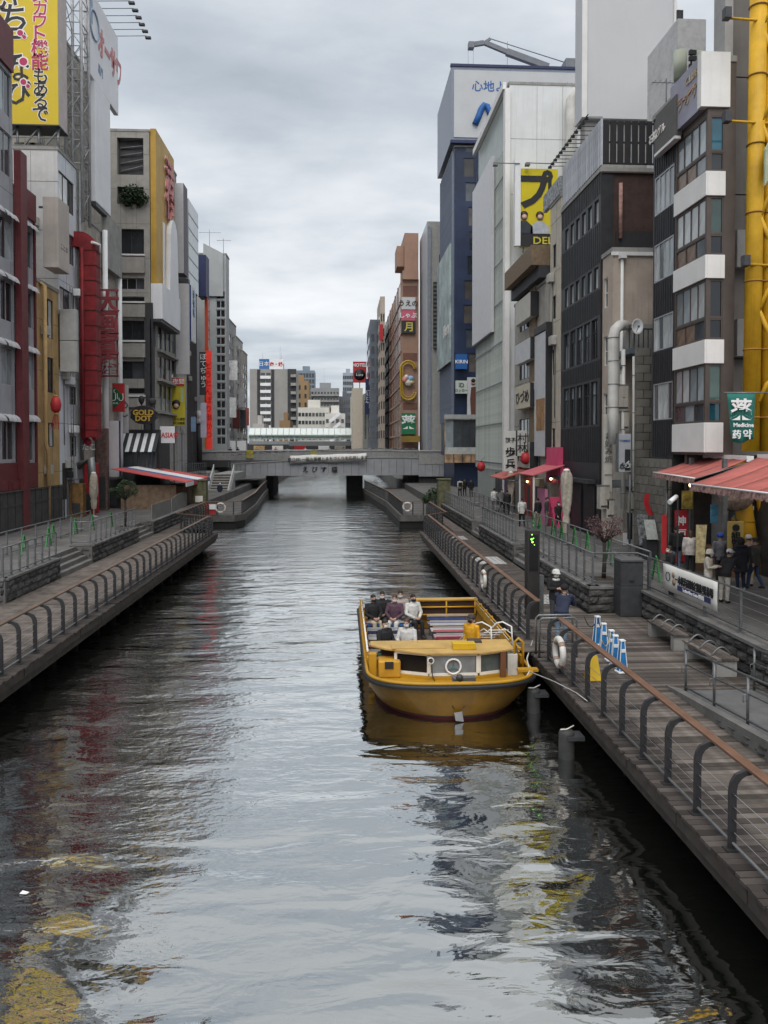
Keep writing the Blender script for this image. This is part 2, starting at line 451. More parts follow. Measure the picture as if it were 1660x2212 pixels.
# ==== THE SETTING: water, banks, boardwalks
def water_material():
 m = bpy.data.materials.new('canal_water'); m.use_nodes = True
 t = m.node_tree; t.nodes.remove(t.nodes['Principled BSDF'])
 df = N(t, 'ShaderNodeBsdfDiffuse'); df.inputs[0].default_value = (0.006, 0.0075, 0.006, 1)
 gs = N(t, 'ShaderNodeBsdfGlossy'); gs.inputs[0].default_value = (0.93, 0.95, 0.94, 1); gs.inputs[1].default_value = 0.03
 lw = N(t, 'ShaderNodeLayerWeight'); lw.inputs[0].default_value = 0.5
 fr = N(t, 'ShaderNodeMapRange'); fr.inputs[1].default_value = 0.2; fr.inputs[2].default_value = 0.85; fr.inputs[3].default_value = 0.36; fr.inputs[4].default_value = 0.9
 t.links.new(lw.outputs['Facing'], fr.inputs[0])
 mxw = N(t, 'ShaderNodeMixShader')
 t.links.new(fr.outputs[0], mxw.inputs[0]); t.links.new(df.outputs[0], mxw.inputs[1]); t.links.new(gs.outputs[0], mxw.inputs[2])
 t.links.new(mxw.outputs[0], t.nodes['Material Output'].inputs[0])
 tc = N(t, 'ShaderNodeTexCoord')
 def noise(sx, sy, det, rough=0.5, dist=0.0, loc=(0, 0, 0), rot=0):
  mpn = N(t, 'ShaderNodeMapping'); mpn.inputs['Scale'].default_value = (sx, sy, 1); mpn.inputs['Location'].default_value = loc; mpn.inputs['Rotation'].default_value = (0, 0, rot)
  LK(t, tc, mpn, 3)
  n = N(t, 'ShaderNodeTexNoise'); n.inputs['Scale'].default_value = 1; n.inputs['Detail'].default_value = det; n.inputs['Roughness'].default_value = rough; n.inputs['Distortion'].default_value = dist
  LK(t, mpn, n); return n
 def mul(a, k, bsock=None):
  q = N(t, 'ShaderNodeMath', operation='MULTIPLY'); t.links.new(a, q.inputs[0])
  if bsock is not None: t.links.new(bsock, q.inputs[1])
  else: q.inputs[1].default_value = k
  return q.outputs[0]
 def add(a, c):
  q = N(t, 'ShaderNodeMath', operation='ADD'); t.links.new(a, q.inputs[0]); t.links.new(c, q.inputs[1]); return q.outputs[0]
 swell = noise(0.28, 0.75, 2, 0.45, 0.5, rot=0.12)
 rip = noise(1.1, 2.5, 3, 0.5, 0.6, rot=-0.1)
 fine = noise(4.6, 9.0, 3, 0.55, 0.3)
 patch = noise(0.10, 0.06, 3, 0.5, 0.4, loc=(3.1, 1.7, 0))
 mr = N(t, 'ShaderNodeMapRange'); mr.inputs[1].default_value = 0.40; mr.inputs[2].default_value = 0.62; mr.inputs[3].default_value = 0.12; mr.inputs[4].default_value = 1.0
 LK(t, patch, mr)
 sp = N(t, 'ShaderNodeSeparateXYZ'); LK(t, tc, sp, 3)
 sh = N(t, 'ShaderNodeMapRange'); sh.inputs[1].default_value = 10.0; sh.inputs[2].default_value = 24.0; sh.inputs[3].default_value = 0.10; sh.inputs[4].default_value = 1.0
 LK(t, sp, sh, 1)
 far = N(t, 'ShaderNodeMapRange'); far.inputs[1].default_value = 22; far.inputs[2].default_value = 80; far.inputs[3].default_value = 1; far.inputs[4].default_value = 1.7
 LK(t, sp, far, 1)
 ruf = mul(mul(mr.outputs[0], 1, sh.outputs[0]), 1, far.outputs[0])
 lf = N(t, 'ShaderNodeMapRange'); lf.inputs[1].default_value = 0.8; lf.inputs[2].default_value = -3.5; lf.inputs[3].default_value = 1; lf.inputs[4].default_value = 4.0
 LK(t, sp, lf, 0)
 ruf = mul(ruf, 1, lf.outputs[0])
 chop = noise(0.55, 0.95, 2, 0.4, 0.8, loc=(1.3, 0.2, 0))
 fz = N(t, 'ShaderNodeMapRange'); fz.inputs[1].default_value = 26; fz.inputs[2].default_value = 60; fz.inputs[3].default_value = 0; fz.inputs[4].default_value = 0.11
 LK(t, sp, fz, 1)
 h = add(add(mul(swell.outputs[0], 0.115), mul(chop.outputs[0], 1, fz.outputs[0])), add(mul(mul(mul(rip.outputs[0], 0.034), 1, N_half(t, sh.outputs[0])), 1, far.outputs[0]), mul(mul(fine.outputs[0], 0.012), 1, ruf)))
 bn = N(t, 'ShaderNodeBump'); bn.inputs['Strength'].default_value = 1.0; bn.inputs['Distance'].default_value = 1.0
 t.links.new(h, bn.inputs['Height'])
 for q in (df, gs, lw): t.links.new(bn.outputs[0], q.inputs['Normal'])
 return m
def N_half(t, sock):
 q = N(t, 'ShaderNodeMapRange'); q.inputs[3].default_value = 0.4; q.inputs[4].default_value = 1.0
 t.links.new(sock, q.inputs[0]); return q.outputs[0]
water = MB().add([(-40, -30, 0), (40, -30, 0), (40, 420, 0), (-40, 420, 0)], [(0, 1, 2, 3)]).build('water', water_material())
structure(water)
M_PAVE = mat('paving_grey', (0.118, 0.114, 0.11), 0.85, var=0.22, scale=0.9, grime=0.5, bump=0.1, bscale=25)
M_QUAY = mat('quay_concrete', (0.12, 0.115, 0.10), 0.9, var=0.2, scale=1, streak=0.6, bump=0.2)
M_ASPH = mat('asphalt_ramp', (0.12, 0.12, 0.12), 0.9, var=0.15, scale=3, bump=0.2, bscale=60)
def plank_mat(name, c, rnd):
 m = mat(name, c, 0.78, var=0.3, scale=2.2, rnd=rnd, grime=0.65, spec=0.25)
 t = m.node_tree; b = t.nodes['Principled BSDF']
 tc = N(t, 'ShaderNodeTexCoord'); mpn = N(t, 'ShaderNodeMapping'); mpn.inputs['Scale'].default_value = (1.2, 45, 45)
 LK(t, tc, mpn, 3)
 g = N(t, 'ShaderNodeTexNoise'); g.inputs['Scale'].default_value = 1.0; g.inputs['Detail'].default_value = 5; LK(t, mpn, g)
 bn = N(t, 'ShaderNodeBump'); bn.inputs['Strength'].default_value = 0.35; bn.inputs['Distance'].default_value = 0.01
 LK(t, g, bn, 0, 2); LK(t, bn, b, 0, b.inputs.find('Normal'))
 return m
M_PLANK = plank_mat('weathered_plank', (0.122, 0.104, 0.092), 0.55)
M_PLANK_EDGE = plank_mat('wet_edge_plank', (0.080, 0.068, 0.062), 0.55)
M_BEAM = mat('old_timber_beam', (0.055, 0.045, 0.038), 0.85, var=0.3, scale=3, grime=0.4, bump=0.3)
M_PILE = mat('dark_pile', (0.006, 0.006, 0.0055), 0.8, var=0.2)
gl = MB().box(-700, -12.62, 26.8, 1200, -2, ZP).box(-12.62, -11.62, 26.8, 31.92, -2, ZP).box(-12.62, -11.62, 35.93, 44.02, -2, ZP).box(-12.62, -11.62, 47.43, 1200, -2, ZP).box(-700, -14.6, -40, 26.8, -2, ZP).build('ground_left', M_PAVE); structure(gl)
gr = MB().box(9.62, 700, -40, 24.3, -2, ZP).box(9.02, 700, 24.3, 1200, -2, ZP).box(8.12, 9.02, 24.3, 31.65, -2, ZP).box(8.12, 9.02, 35.37, 44.25, -2, ZP).box(8.12, 9.02, 46.95, 1200, -2, ZP).build('ground_right', M_PAVE); structure(gr)
def deck(name, x0, x1, y0, y1, side, label, ind_until, edge_w=0.75, pitch=0.148):
 root = thing(name, label, 'boardwalk', ((x0 + x1) / 2, (y0 + y1) / 2, ZD))
 root['kind'] = 'structure'
 xe = x1 if side > 0 else x0       # water edge
 xi = x0 if side > 0 else x1
 xm = xe - side * edge_w
 far = MB(); fare = MB()
 n = int((y1 - y0) / pitch)
 rr = random.Random(3)
 for i in range(n):
  y = y0 + (i + 0.5) * pitch
  jz = rr.uniform(-0.004, 0.004)
  ex = rr.uniform(-0.035, 0.02) * side
  if y < ind_until:
   shared_box('plank', round(abs(xi - xm), 2), pitch - 0.012, 0.05, M_PLANK, root, ((xi + xm) / 2, y, ZD - 0.025 + jz))
   shared_box('edge_plank', round(edge_w - 0.02, 2), pitch - 0.014, 0.05, M_PLANK_EDGE, root, ((xe + xm) / 2 + ex, y, ZD - 0.025 - jz), (0, 0, rr.uniform(-0.006, 0.006)))
  else:
   far.box(xi, xm, y - pitch / 2 + 0.006, y + pitch / 2 - 0.006, ZD - 0.05 + jz, ZD + jz)
   fare.box(xm + 0.01 * side, xe + ex, y - pitch / 2 + 0.007, y + pitch / 2 - 0.007, ZD - 0.05 - jz, ZD - jz)
 if far.v:
  o = far.build('planking', M_PLANK, root); o['kind'] = 'stuff'
  o = fare.build('edge_planking', M_PLANK_EDGE, root); o['kind'] = 'stuff'
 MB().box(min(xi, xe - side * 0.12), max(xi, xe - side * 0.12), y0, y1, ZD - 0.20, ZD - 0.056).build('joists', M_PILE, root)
 y = y0
 while y < y1:
  y2 = min(y + 1.98, y1)
  shared_box('fascia_board', 0.07, round(y2 - y - 0.02, 2), 0.2, M_BEAM, root, (xe - side * 0.075, (y + y2) / 2, ZD - 0.16), (0, 0, rr.uniform(-.004, .004)))
  y += 2.0
 MB().box(xe - side * 1.15, xe - side * 0.16, y0, y1, ZD - 0.52, ZD - 0.265).build('beam', M_BEAM, root)
 k = y0 + 0.7
 pm = MESHCACHE.get('pile')
 if pm is None:
  pm = MB().tube([(0, 0, -1.4), (0, 0, 0.505)], 0.17, 9).mesh('pile', M_PILE); MESHCACHE['pile'] = pm
 while k < y1:
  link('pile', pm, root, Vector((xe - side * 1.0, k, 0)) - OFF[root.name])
  k += 1.9
 return root
deck_r = deck('boardwalk_right', 4.95, 9.5, 5.0, 24.1, -1, 'brown plank boardwalk along the canal beside the moored yellow boat', 24.0)
deck_r2 = deck('boardwalk_right', 4.95, 7.95, 24.13, 48.3, -1, 'narrow far stretch of boardwalk beyond the signal pillar', 26)
deck_l = deck('boardwalk_left', -11.6, -7.76, 26.6, 48.2, 1, 'left boardwalk running below the stone planters', 0)
deck_l0 = deck('boardwalk_left', -14.6, -7.76, 13.0, 26.57, 1, 'wide near stretch of the left boardwalk at the frame edge', 0)
deck_l2 = deck('boardwalk_left', -11.6, -10.3, 48.24, 60.4, 1, 'inset left boardwalk between the railing end and the far landing', 0)
deck_r3 = deck('boardwalk_right', 6.45, 7.95, 48.34, 59.9, -1, 'inset right boardwalk between the railing end and the far landing', 0)
for d in (deck_r, deck_r2, deck_l, deck_l0, deck_l2, deck_r3):
 if 'category' in d: del d['category']
M_GRATE = mat('pale_grating', (0.42, 0.42, 0.41), 0.7, var=0.2, scale=30)
for u0, u1, v0, v1 in ((987, 1010, 1158, 1166), (1042, 1085, 1203, 1219), (1178, 1205, 1285, 1305)):
 a = PZ(u0, v1, ZD); b_ = PZ(u1, v0, ZD)
 xa, xb = a.x - 0.1, b_.x - 0.25
 g = thing('floor_grating', 'pale perforated floor plate in the boardwalk ' + {987: 'farthest along the bank', 1042: 'between the far terraces', 1178: 'beside the signal pillar'}[u0], 'floor plate', ((xa + xb) / 2, (a.y + b_.y) / 2, ZD), group='perforated plates in the boardwalk')
 mb = MB().box(xa, xb, a.y, b_.y, ZD + 0.004, ZD + 0.016)
 mb.build('plate', M_GRATE, g)
 mb = MB()
 nx, ny = 5, 6
 for i in range(nx):
  for j in range(ny):
   cx = xa + (xb - xa) * (i + .5) / nx; cy = a.y + (b_.y - a.y) * (j + .5) / ny
   mb.box(cx - .05, cx + .05, cy - .05, cy + .05, ZD + 0.0165, ZD + 0.019)
 mb.build('perforation', M_DKSTEEL, g)['kind'] = 'stuff'
# -- boardwalk railings
M_RAILWOOD = mat('handrail_wood', (0.175, 0.095, 0.06), 0.42, var=0.18, scale=1.6, grime=0.3, spec=0.5)
M_POST = mat('railing_post', (0.036, 0.036, 0.039), 0.5, var=0.18, scale=6, metal=0.1)
M_WIRE = mat('wire_steel', (0.30, 0.31, 0.32), 0.4, var=0.05, metal=0.6)
def post_mesh(side):
 key = ('post', side)
 if key in MESHCACHE: return MESHCACHE[key]
 prof = [(0, 0), (0, 0.80), (0.02 * side, 0.90), (0.07 * side, 0.98), (0.16 * side, 1.03), (0.25 * side, 1.045)]
 mb = MB()
 w = 0.055                                   # half depth along the bank
 th = 0.06
 vs = []
 for i, (x, z) in enumerate(prof):
  d = Vector((prof[min(i + 1, 5)][0] - prof[max(i - 1, 0)][0], prof[min(i + 1, 5)][1] - prof[max(i - 1, 0)][1])).normalized()
  nn = Vector((d.y, -d.x)) * th * 0.8
  tt = 1.0 if i < 4 else 0.75
  vs += [(x + nn.x * tt, -w * .5, z + nn.y * tt), (x + nn.x * tt, w * .5, z + nn.y * tt), (x - nn.x * tt, w * .5, z - nn.y * tt), (x - nn.x * tt, -w * .5, z - nn.y * tt)]
 fs = []
 for i in range(5):
  for k in range(4): fs.append((i * 4 + k, i * 4 + (k + 1) % 4, (i + 1) * 4 + (k + 1) % 4, (i + 1) * 4 + k))
 fs += [(0, 1, 2, 3), (23, 22, 21, 20)]
 mb.add(vs, fs)
 mb.box(-0.10, 0.10, -0.07, 0.07, 0, 0.015)
 for z in (0.25, 0.42, 0.59, 0.76): mb.box(-0.015, 0.015, -0.045, 0.045, z - 0.012, z + 0.012)
 MESHCACHE[key] = mb.mesh('post', M_POST)
 return MESHCACHE[key]
def deck_rail(x, y0, y1, side, label, first=None, wood=M_RAILWOOD):
 root = thing('boardwalk_railing', label, 'railing', (x, (y0 + y1) / 2, ZD), group='bent-post railings along the boardwalks')
 off = OFF[root.name]
 hx = x + side * 0.27
 MB().box(hx - 0.075, hx + 0.075, y0 - 0.05, y1 + 0.05, ZD + 1.06, ZD + 1.11).build('handrail', wood, root, bevel=0.012)
 mb = MB()
 mb.tube([(x, y0, ZD + 0.1), (x, y1, ZD + 0.1)], 0.022, 6)
 mb.build('bottom_rail', M_STEEL, root)
 for z in (0.25, 0.42, 0.59, 0.76):
  MB().tube([(x + 0.01 * side, y0, ZD + z), (x + 0.01 * side, y1, ZD + z)], 0.0055, 4).build('wire', M_WIRE, root)
 pm = post_mesh(side)
 y = first if first is not None else y0
 while y < y1 + 0.01:
  link('post', pm, root, Vector((x, y, ZD + 0.003)) - off, (0, 0, random.uniform(-.02, .02)))
  y += 1.0
 return root
deck_rail(5.22, 5.8, 18.8, 1, 'railing with copper-brown handrail nearest the viewer on the right-hand boardwalk')
deck_rail(5.22, 21.0, 48.0, 1, 'railing from the gangway past the yellow boat to the far boardwalk end', wood=M_RAILWOOD)
deck_rail(-8.05, 14.3, 47.9, -1, 'long railing with worn brown handrail along the left boardwalk', wood=mat('handrail_wood_grey', (0.15, 0.108, 0.083), 0.45, var=0.2, scale=1.6, grime=0.3))
deck_rail(6.65, 50.2, 59.6, 1, 'inset railing on the right bank just before the lifebuoy landing')
deck_rail(-10.5, 50.2, 60.2, -1, 'inset railing on the left bank just before the stepped landing')
def mesh_gate(x0, y0, x1, y1, label, zb=ZD, h=1.05, n=6, m=None):
 m = m or M_POST
 r = thing('railing_return', label, 'railing', ((x0 + x1) / 2, (y0 + y1) / 2, zb))
 a, b = Vector((x0, y0, zb)), Vector((x1, y1, zb))
 MB().bar(a + Vector((0, 0, h)), b + Vector((0, 0, h)), 0.09, 0.05).build('handrail', M_RAILWOOD, r)
 for t_ in range(n + 1):
  p = a.lerp(b, t_ / n)
  MB().bar(p, p + Vector((0, 0, h - 0.03)), 0.05, 0.05).build('post', m, r)
 for z in (0.2, 0.4, 0.6, 0.8):
  MB().tube([a + Vector((0, 0, z)), b + Vector((0, 0, z))], 0.007, 4).build('wire', M_WIRE, r)
 return r
mesh_gate(5.3, 48.1, 6.7, 50.1, 'dark return panel closing the right railing at its far end')
mesh_gate(-8.1, 48.0, -10.5, 50.1, 'dark return panel closing the left railing at its far end')
# -- stone retaining walls, stone by stone
M_STONE = mat('dark_rubble_stone', (0.066, 0.064, 0.062), 0.9, var=0.3, scale=4.0, rnd=0.45, bump=0.6, bscale=14, grime=0.4)
M_COPE = mat('stone_coping', (0.15, 0.146, 0.14), 0.85, var=0.2, scale=2, grime=0.5, rnd=0.12)
M_JOINT = mat('dark_mortar', (0.035, 0.034, 0.032), 0.95, var=0.2)
STONES = []
for k in range(6):
 rs = random.Random(40 + k)
 mb = MB()
 nx, nz = 4, 3
 vs = []; fs = []
 for i in range(nx + 1):
  for j in range(nz + 1):
   e = (i in (0, nx)) or (j in (0, nz))
   vs.append((-0.5 + i / nx + (0 if e else rs.uniform(-.05, .05)), -0.5 + (0.22 if e else rs.uniform(-0.22, 0.10)), -0.5 + j / nz + (0 if e else rs.uniform(-.06, .06))))
 for i in range(nx):
  for j in range(nz):
   a = i * (nz + 1) + j
   fs.append((a, a + nz + 1, a + nz + 2, a + 1))
 mb.add(vs, fs)
 ring = [(-.5, -.28, -.5), (.5, -.28, -.5), (.5, -.28, .5), (-.5, -.28, .5), (-.5, .5, -.5), (.5, .5, -.5), (.5, .5, .5), (-.5, .5, .5)]
 mb.add(ring, [(0, 1, 5, 4), (1, 2, 6, 5), (2, 3, 7, 6), (3, 0, 4, 7), (7, 6, 5, 4)])
 STONES.append(mb.mesh('stone', M_STONE))
def stone_wall(p0, p1, z0, z1, label, courses=3, lw=0.62, nrm=None, cope=True, z1b=None, root=None, name='stone_wall'):
 a, b = Vector((*p0, 0)), Vector((*p1, 0))
 d = (b - a); L = d.length; d.normalize()
 nv = Vector(nrm + (0,)) if nrm else Vector((d.y, -d.x, 0))
 root = root or thing(name, label, 'wall', tuple((a + b) / 2 + Vector((0, 0, z0))))
 off = OFF[root.name]
 z1b = z1 if z1b is None else z1b
 ang = math.atan2(d.y, d.x)
 if (Matrix.Rotation(ang, 3, 'Z') @ Vector((0, -1, 0))).dot(nv) < 0: ang += math.pi
 q = [a - nv * 0.32, b - nv * 0.32, b - nv * 0.09, a - nv * 0.09]
 MB().hexa([Vector((p.x, p.y, z0)) for p in q] + [Vector((p.x, p.y, zz)) for p, zz in zip(q, (z1, z1b, z1b, z1))]).build('mortar', M_JOINT, root)
 for c in range(courses):
  t = (0 if c % 2 == 0 else -0.5) * lw
  while t < L:
   w = lw * random.uniform(0.75, 1.3)
   s0, s1 = max(t, 0), min(t + w, L)
   t += w
   if s1 - s0 < 0.12: continue
   f0 = (s0 + s1) / 2 / L
   zt = z1 + (z1b - z1) * f0
   hh = (zt - z0) / courses
   if hh < 0.06: continue
   o = link('stone', random.choice(STONES), root, a + d * ((s0 + s1) / 2) - nv * 0.06 + Vector((0, 0, z0 + hh * (c + 0.5))) - off, (0, 0, ang + random.choice((0, 0))))
   o.scale = (s1 - s0 - 0.022, 0.18, hh - 0.022)
 if cope:
  t = 0
  while t < L - 0.05:
   w = min(1.2, L - t)
   za = z1 + (z1b - z1) * t / L; zb = z1 + (z1b - z1) * (t + w) / L
   A, B = a + d * (t + 0.006), a + d * (t + w - 0.006)
   q = [A - nv * 0.4, B - nv * 0.4, B + nv * 0.05, A + nv * 0.05]
   zz = (za, zb, zb, za)
   MB().hexa([Vector((p.x, p.y, y + 0.004)) for p, y in zip(q, zz)] + [Vector((p.x, p.y, y + 0.085)) for p, y in zip(q, zz)]).build('coping_stone', M_COPE, root)
   t += w
 return root
def steps(x0, x1, y0, y1, sgn, label, n=4):
 r = thing('stone_steps', label, 'steps', ((x0 + x1) / 2, (y0 + y1) / 2, ZD), group='stone steps up to the promenade')
 w = abs(x1 - x0) / n
 rise = (ZP + 0.03 - ZD) / n
 for i in range(n):
  a = x0 + sgn * w * i
  MB().box(a, x1, y0, y1, ZD + rise * i + (0.003 if i else 0), ZD + rise * (i + 1)).build('step', M_COPE, r)
 return r
stone_wall((-11.6, 26.9), (-11.6, 31.9), ZD, ZP + .02, 'dark stone wall under the nearest left promenade railing', nrm=(1, 0))
stone_wall((-14.6, 26.8), (-11.65, 26.8), ZD, ZP + .02, 'dark stone wall end facing the viewer at the left frame edge', nrm=(0, -1))
steps(-11.58, -12.6, 31.95, 35.9, -1, 'stone steps between the nearest two left stone walls')
stone_wall((-11.6, 36.0), (-11.6, 44.0), ZD, ZP + .02, 'dark stone wall below the left railing with the small tree', nrm=(1, 0))
stone_wall((-12.7, 35.95), (-11.65, 35.95), ZD, ZP + .02, 'short stone wall end beside the left steps', nrm=(0, -1), cope=False)
steps(-11.58, -12.6, 44.05, 47.4, -1, 'stone steps in front of the striped market stall')
stone_wall((-11.6, 47.5), (-11.6, 64.8), ZD, ZP + .02, 'far left stone wall below the curved grey fence', nrm=(1, 0))
stone_wall((-12.7, 47.45), (-11.65, 47.45), ZD, ZP + .02, 'short stone wall end before the striped stall', nrm=(0, -1), cope=False)
stone_wall((9.55, 6.0), (9.55, 23.6), ZD, ZP + .02, 'dark stone wall behind the benches with the banner railing on top', nrm=(-1, 0))
stone_wall((8.05, 24.25), (9.6, 24.25), ZD, ZP + .02, 'stone planter face under the bare tree beside the grey cabinet', nrm=(0, -1))
stone_wall((8.05, 24.3), (8.05, 31.6), ZD, ZP + .02, 'stone wall behind the workers with railing above', nrm=(-1, 0))
steps(8.07, 9.0, 31.7, 35.3, 1, 'stone steps beside the signal pillar')
stone_wall((8.05, 35.4), (8.05, 44.2), ZD, ZP + .02, 'stone terrace wall below the parasol railing', nrm=(-1, 0))
stone_wall((8.1, 35.38), (9.1, 35.38), ZD, ZP + .02, 'short stone wall end facing the signal pillar', nrm=(0, -1), cope=False)
steps(8.07, 9.0, 44.3, 46.9, 1, 'farthest stone steps on the right bank')
stone_wall((8.05, 47.0), (8.05, 64.8), ZD, ZP + .02, 'far right stone wall running to the mossy pillar', nrm=(-1, 0))
# -- promenade railings of steel tube
def tube_rail(pts, label, zb, h=1.05, sp=1.15, m=None, group='steel tube railings of the promenades', bars=2, r=0.024):
 m = m or M_STEEL
 p0 = Vector((*pts[0], zb))
 root = thing('promenade_railing', label, 'railing', tuple(p0), group=group)
 P = [Vector((*p, zb)) for p in pts]
 MB().tube([p + Vector((0, 0, h)) for p in P], r + 0.004, 8).build('top_rail', m, root)
 MB().tube([p + Vector((0, 0, 0.12)) for p in P], r, 8).build('bottom_rail', m, root)
 for z in [h * (k + 1) / (bars + 1) + 0.05 for k in range(bars)]:
  MB().tube([p + Vector((0, 0, z)) for p in P], 0.007, 5).build('wire', M_WIRE, root)
 pm = MESHCACHE.get(('tp', h, m.name))
 if pm is None:
  pm = MB().box(-0.03, 0.03, -0.03, 0.03, 0, h - 0.005).box(-0.07, 0.07, -0.07, 0.07, 0, 0.02).mesh('post', m); MESHCACHE[('tp', h, m.name)] = pm
 for a, b in zip(P[:-1], P[1:]):
  L = (b - a).length; k = max(1, round(L / sp))
  for i in range(k):
   link('post', pm, root, a.lerp(b, i / k) - OFF[root.name])
 link('post', pm, root, P[-1] - OFF[root.name])
 return root
ZC = ZP + 0.105
tube_rail([(-11.75, 26.9), (-11.75, 31.8)], 'steel railing on the nearest left stone wall', ZC, sp=0.72)
tube_rail([(-14.2, 27.0), (-11.8, 27.0)], 'short steel railing end at the left frame edge', ZC, sp=0.8)
tube_rail([(-12.65, 36.1), (-11.75, 36.1), (-11.75, 43.9)], 'steel railing around the left terrace with the small tree', ZC, sp=0.8)
tube_rail([(-14.3, 27.0), (-14.3, 44.0)], 'inner steel railing along the left walkway behind the green barriers', ZP, sp=1.6, bars=1)
tube_rail([(9.75, 7.0), (9.75, 23.5)], 'steel railing carrying the white restaurant banner', ZC, sp=1.75, bars=4)
tube_rail([(9.75, 23.6), (9.75, 24.5), (8.25, 24.5), (8.25, 31.5)], 'steel railing around the planter with the bare tree', ZC, sp=0.9)
tube_rail([(9.0, 35.6), (8.25, 35.6), (8.25, 44.1)], 'steel railing on the terrace beside the twisted parasol', ZC, sp=0.72)
tube_rail([(9.0, 47.2), (8.25, 47.2), (8.25, 63.5)], 'far steel railing leading to the mossy pillar', ZC, sp=0.8)
tube_rail([(10.6, 25.5), (10.6, 62.0)], 'inner steel railing with green barriers along the right walkway', ZP, sp=1.9, bars=1)
# -- sloping ramp down to the boardwalk
rp = thing('access_ramp', 'grey asphalt wheelchair ramp with steel rails rising along the stone wall', 'ramp', (8.4, 12, ZD))
q = [(7.5, 16.3), (9.2, 16.3), (9.2, 6.0), (7.5, 6.0)]
zz = (ZD + .004, ZD + .004, ZD + .75, ZD + .75)
MB().hexa([Vector((x, y, ZD + .002)) for x, y in q] + [Vector((x, y, z_ + .01)) for (x, y), z_ in zip(q, zz)]).build('slab', M_ASPH, rp)
MB().hexa([Vector((x, y, ZD + .002)) for x, y in ((7.28, 16.6), (7.49, 16.3), (7.49, 6), (7.28, 6))] + [Vector((x, y, z_)) for (x, y), z_ in zip(((7.28, 16.6), (7.49, 16.3), (7.49, 6), (7.28, 6)), (ZD + .05, ZD + .06, ZD + .85, ZD + .85))]).build('kerb', M_COPE, rp)
stone_wall((7.32, 15.2), (7.32, 6.0), ZD + .0, ZD + .06, '', courses=2, lw=0.45, nrm=(-1, 0), cope=False, z1b=ZD + .78, root=rp)
for xx in (7.55, 9.1):
 A, B = Vector((xx, 16.2, ZD)), Vector((xx, 6.0, ZD + .75))
 for hh, r_ in ((0.95, 0.024), (0.62, 0.02), (0.12, 0.024)):
  MB().tube([A + Vector((0, 0, hh)), B + Vector((0, 0, hh))], r_, 8).build('handrail', M_STEEL, rp)
 for i in range(9):
  p = A.lerp(B, i / 8)
  MB().tube([p, p + Vector((0, 0, 0.95))], 0.028, 8).build('post', M_STEEL, rp)
  MB().tube([p + Vector((0, 0, 0.5)), p + Vector((-0.09, 0, 0.46)), p + Vector((-0.09, 0, 0.60)), p + Vector((0, 0, 0.62))], 0.01, 5).build('bracket', M_STEEL, rp)
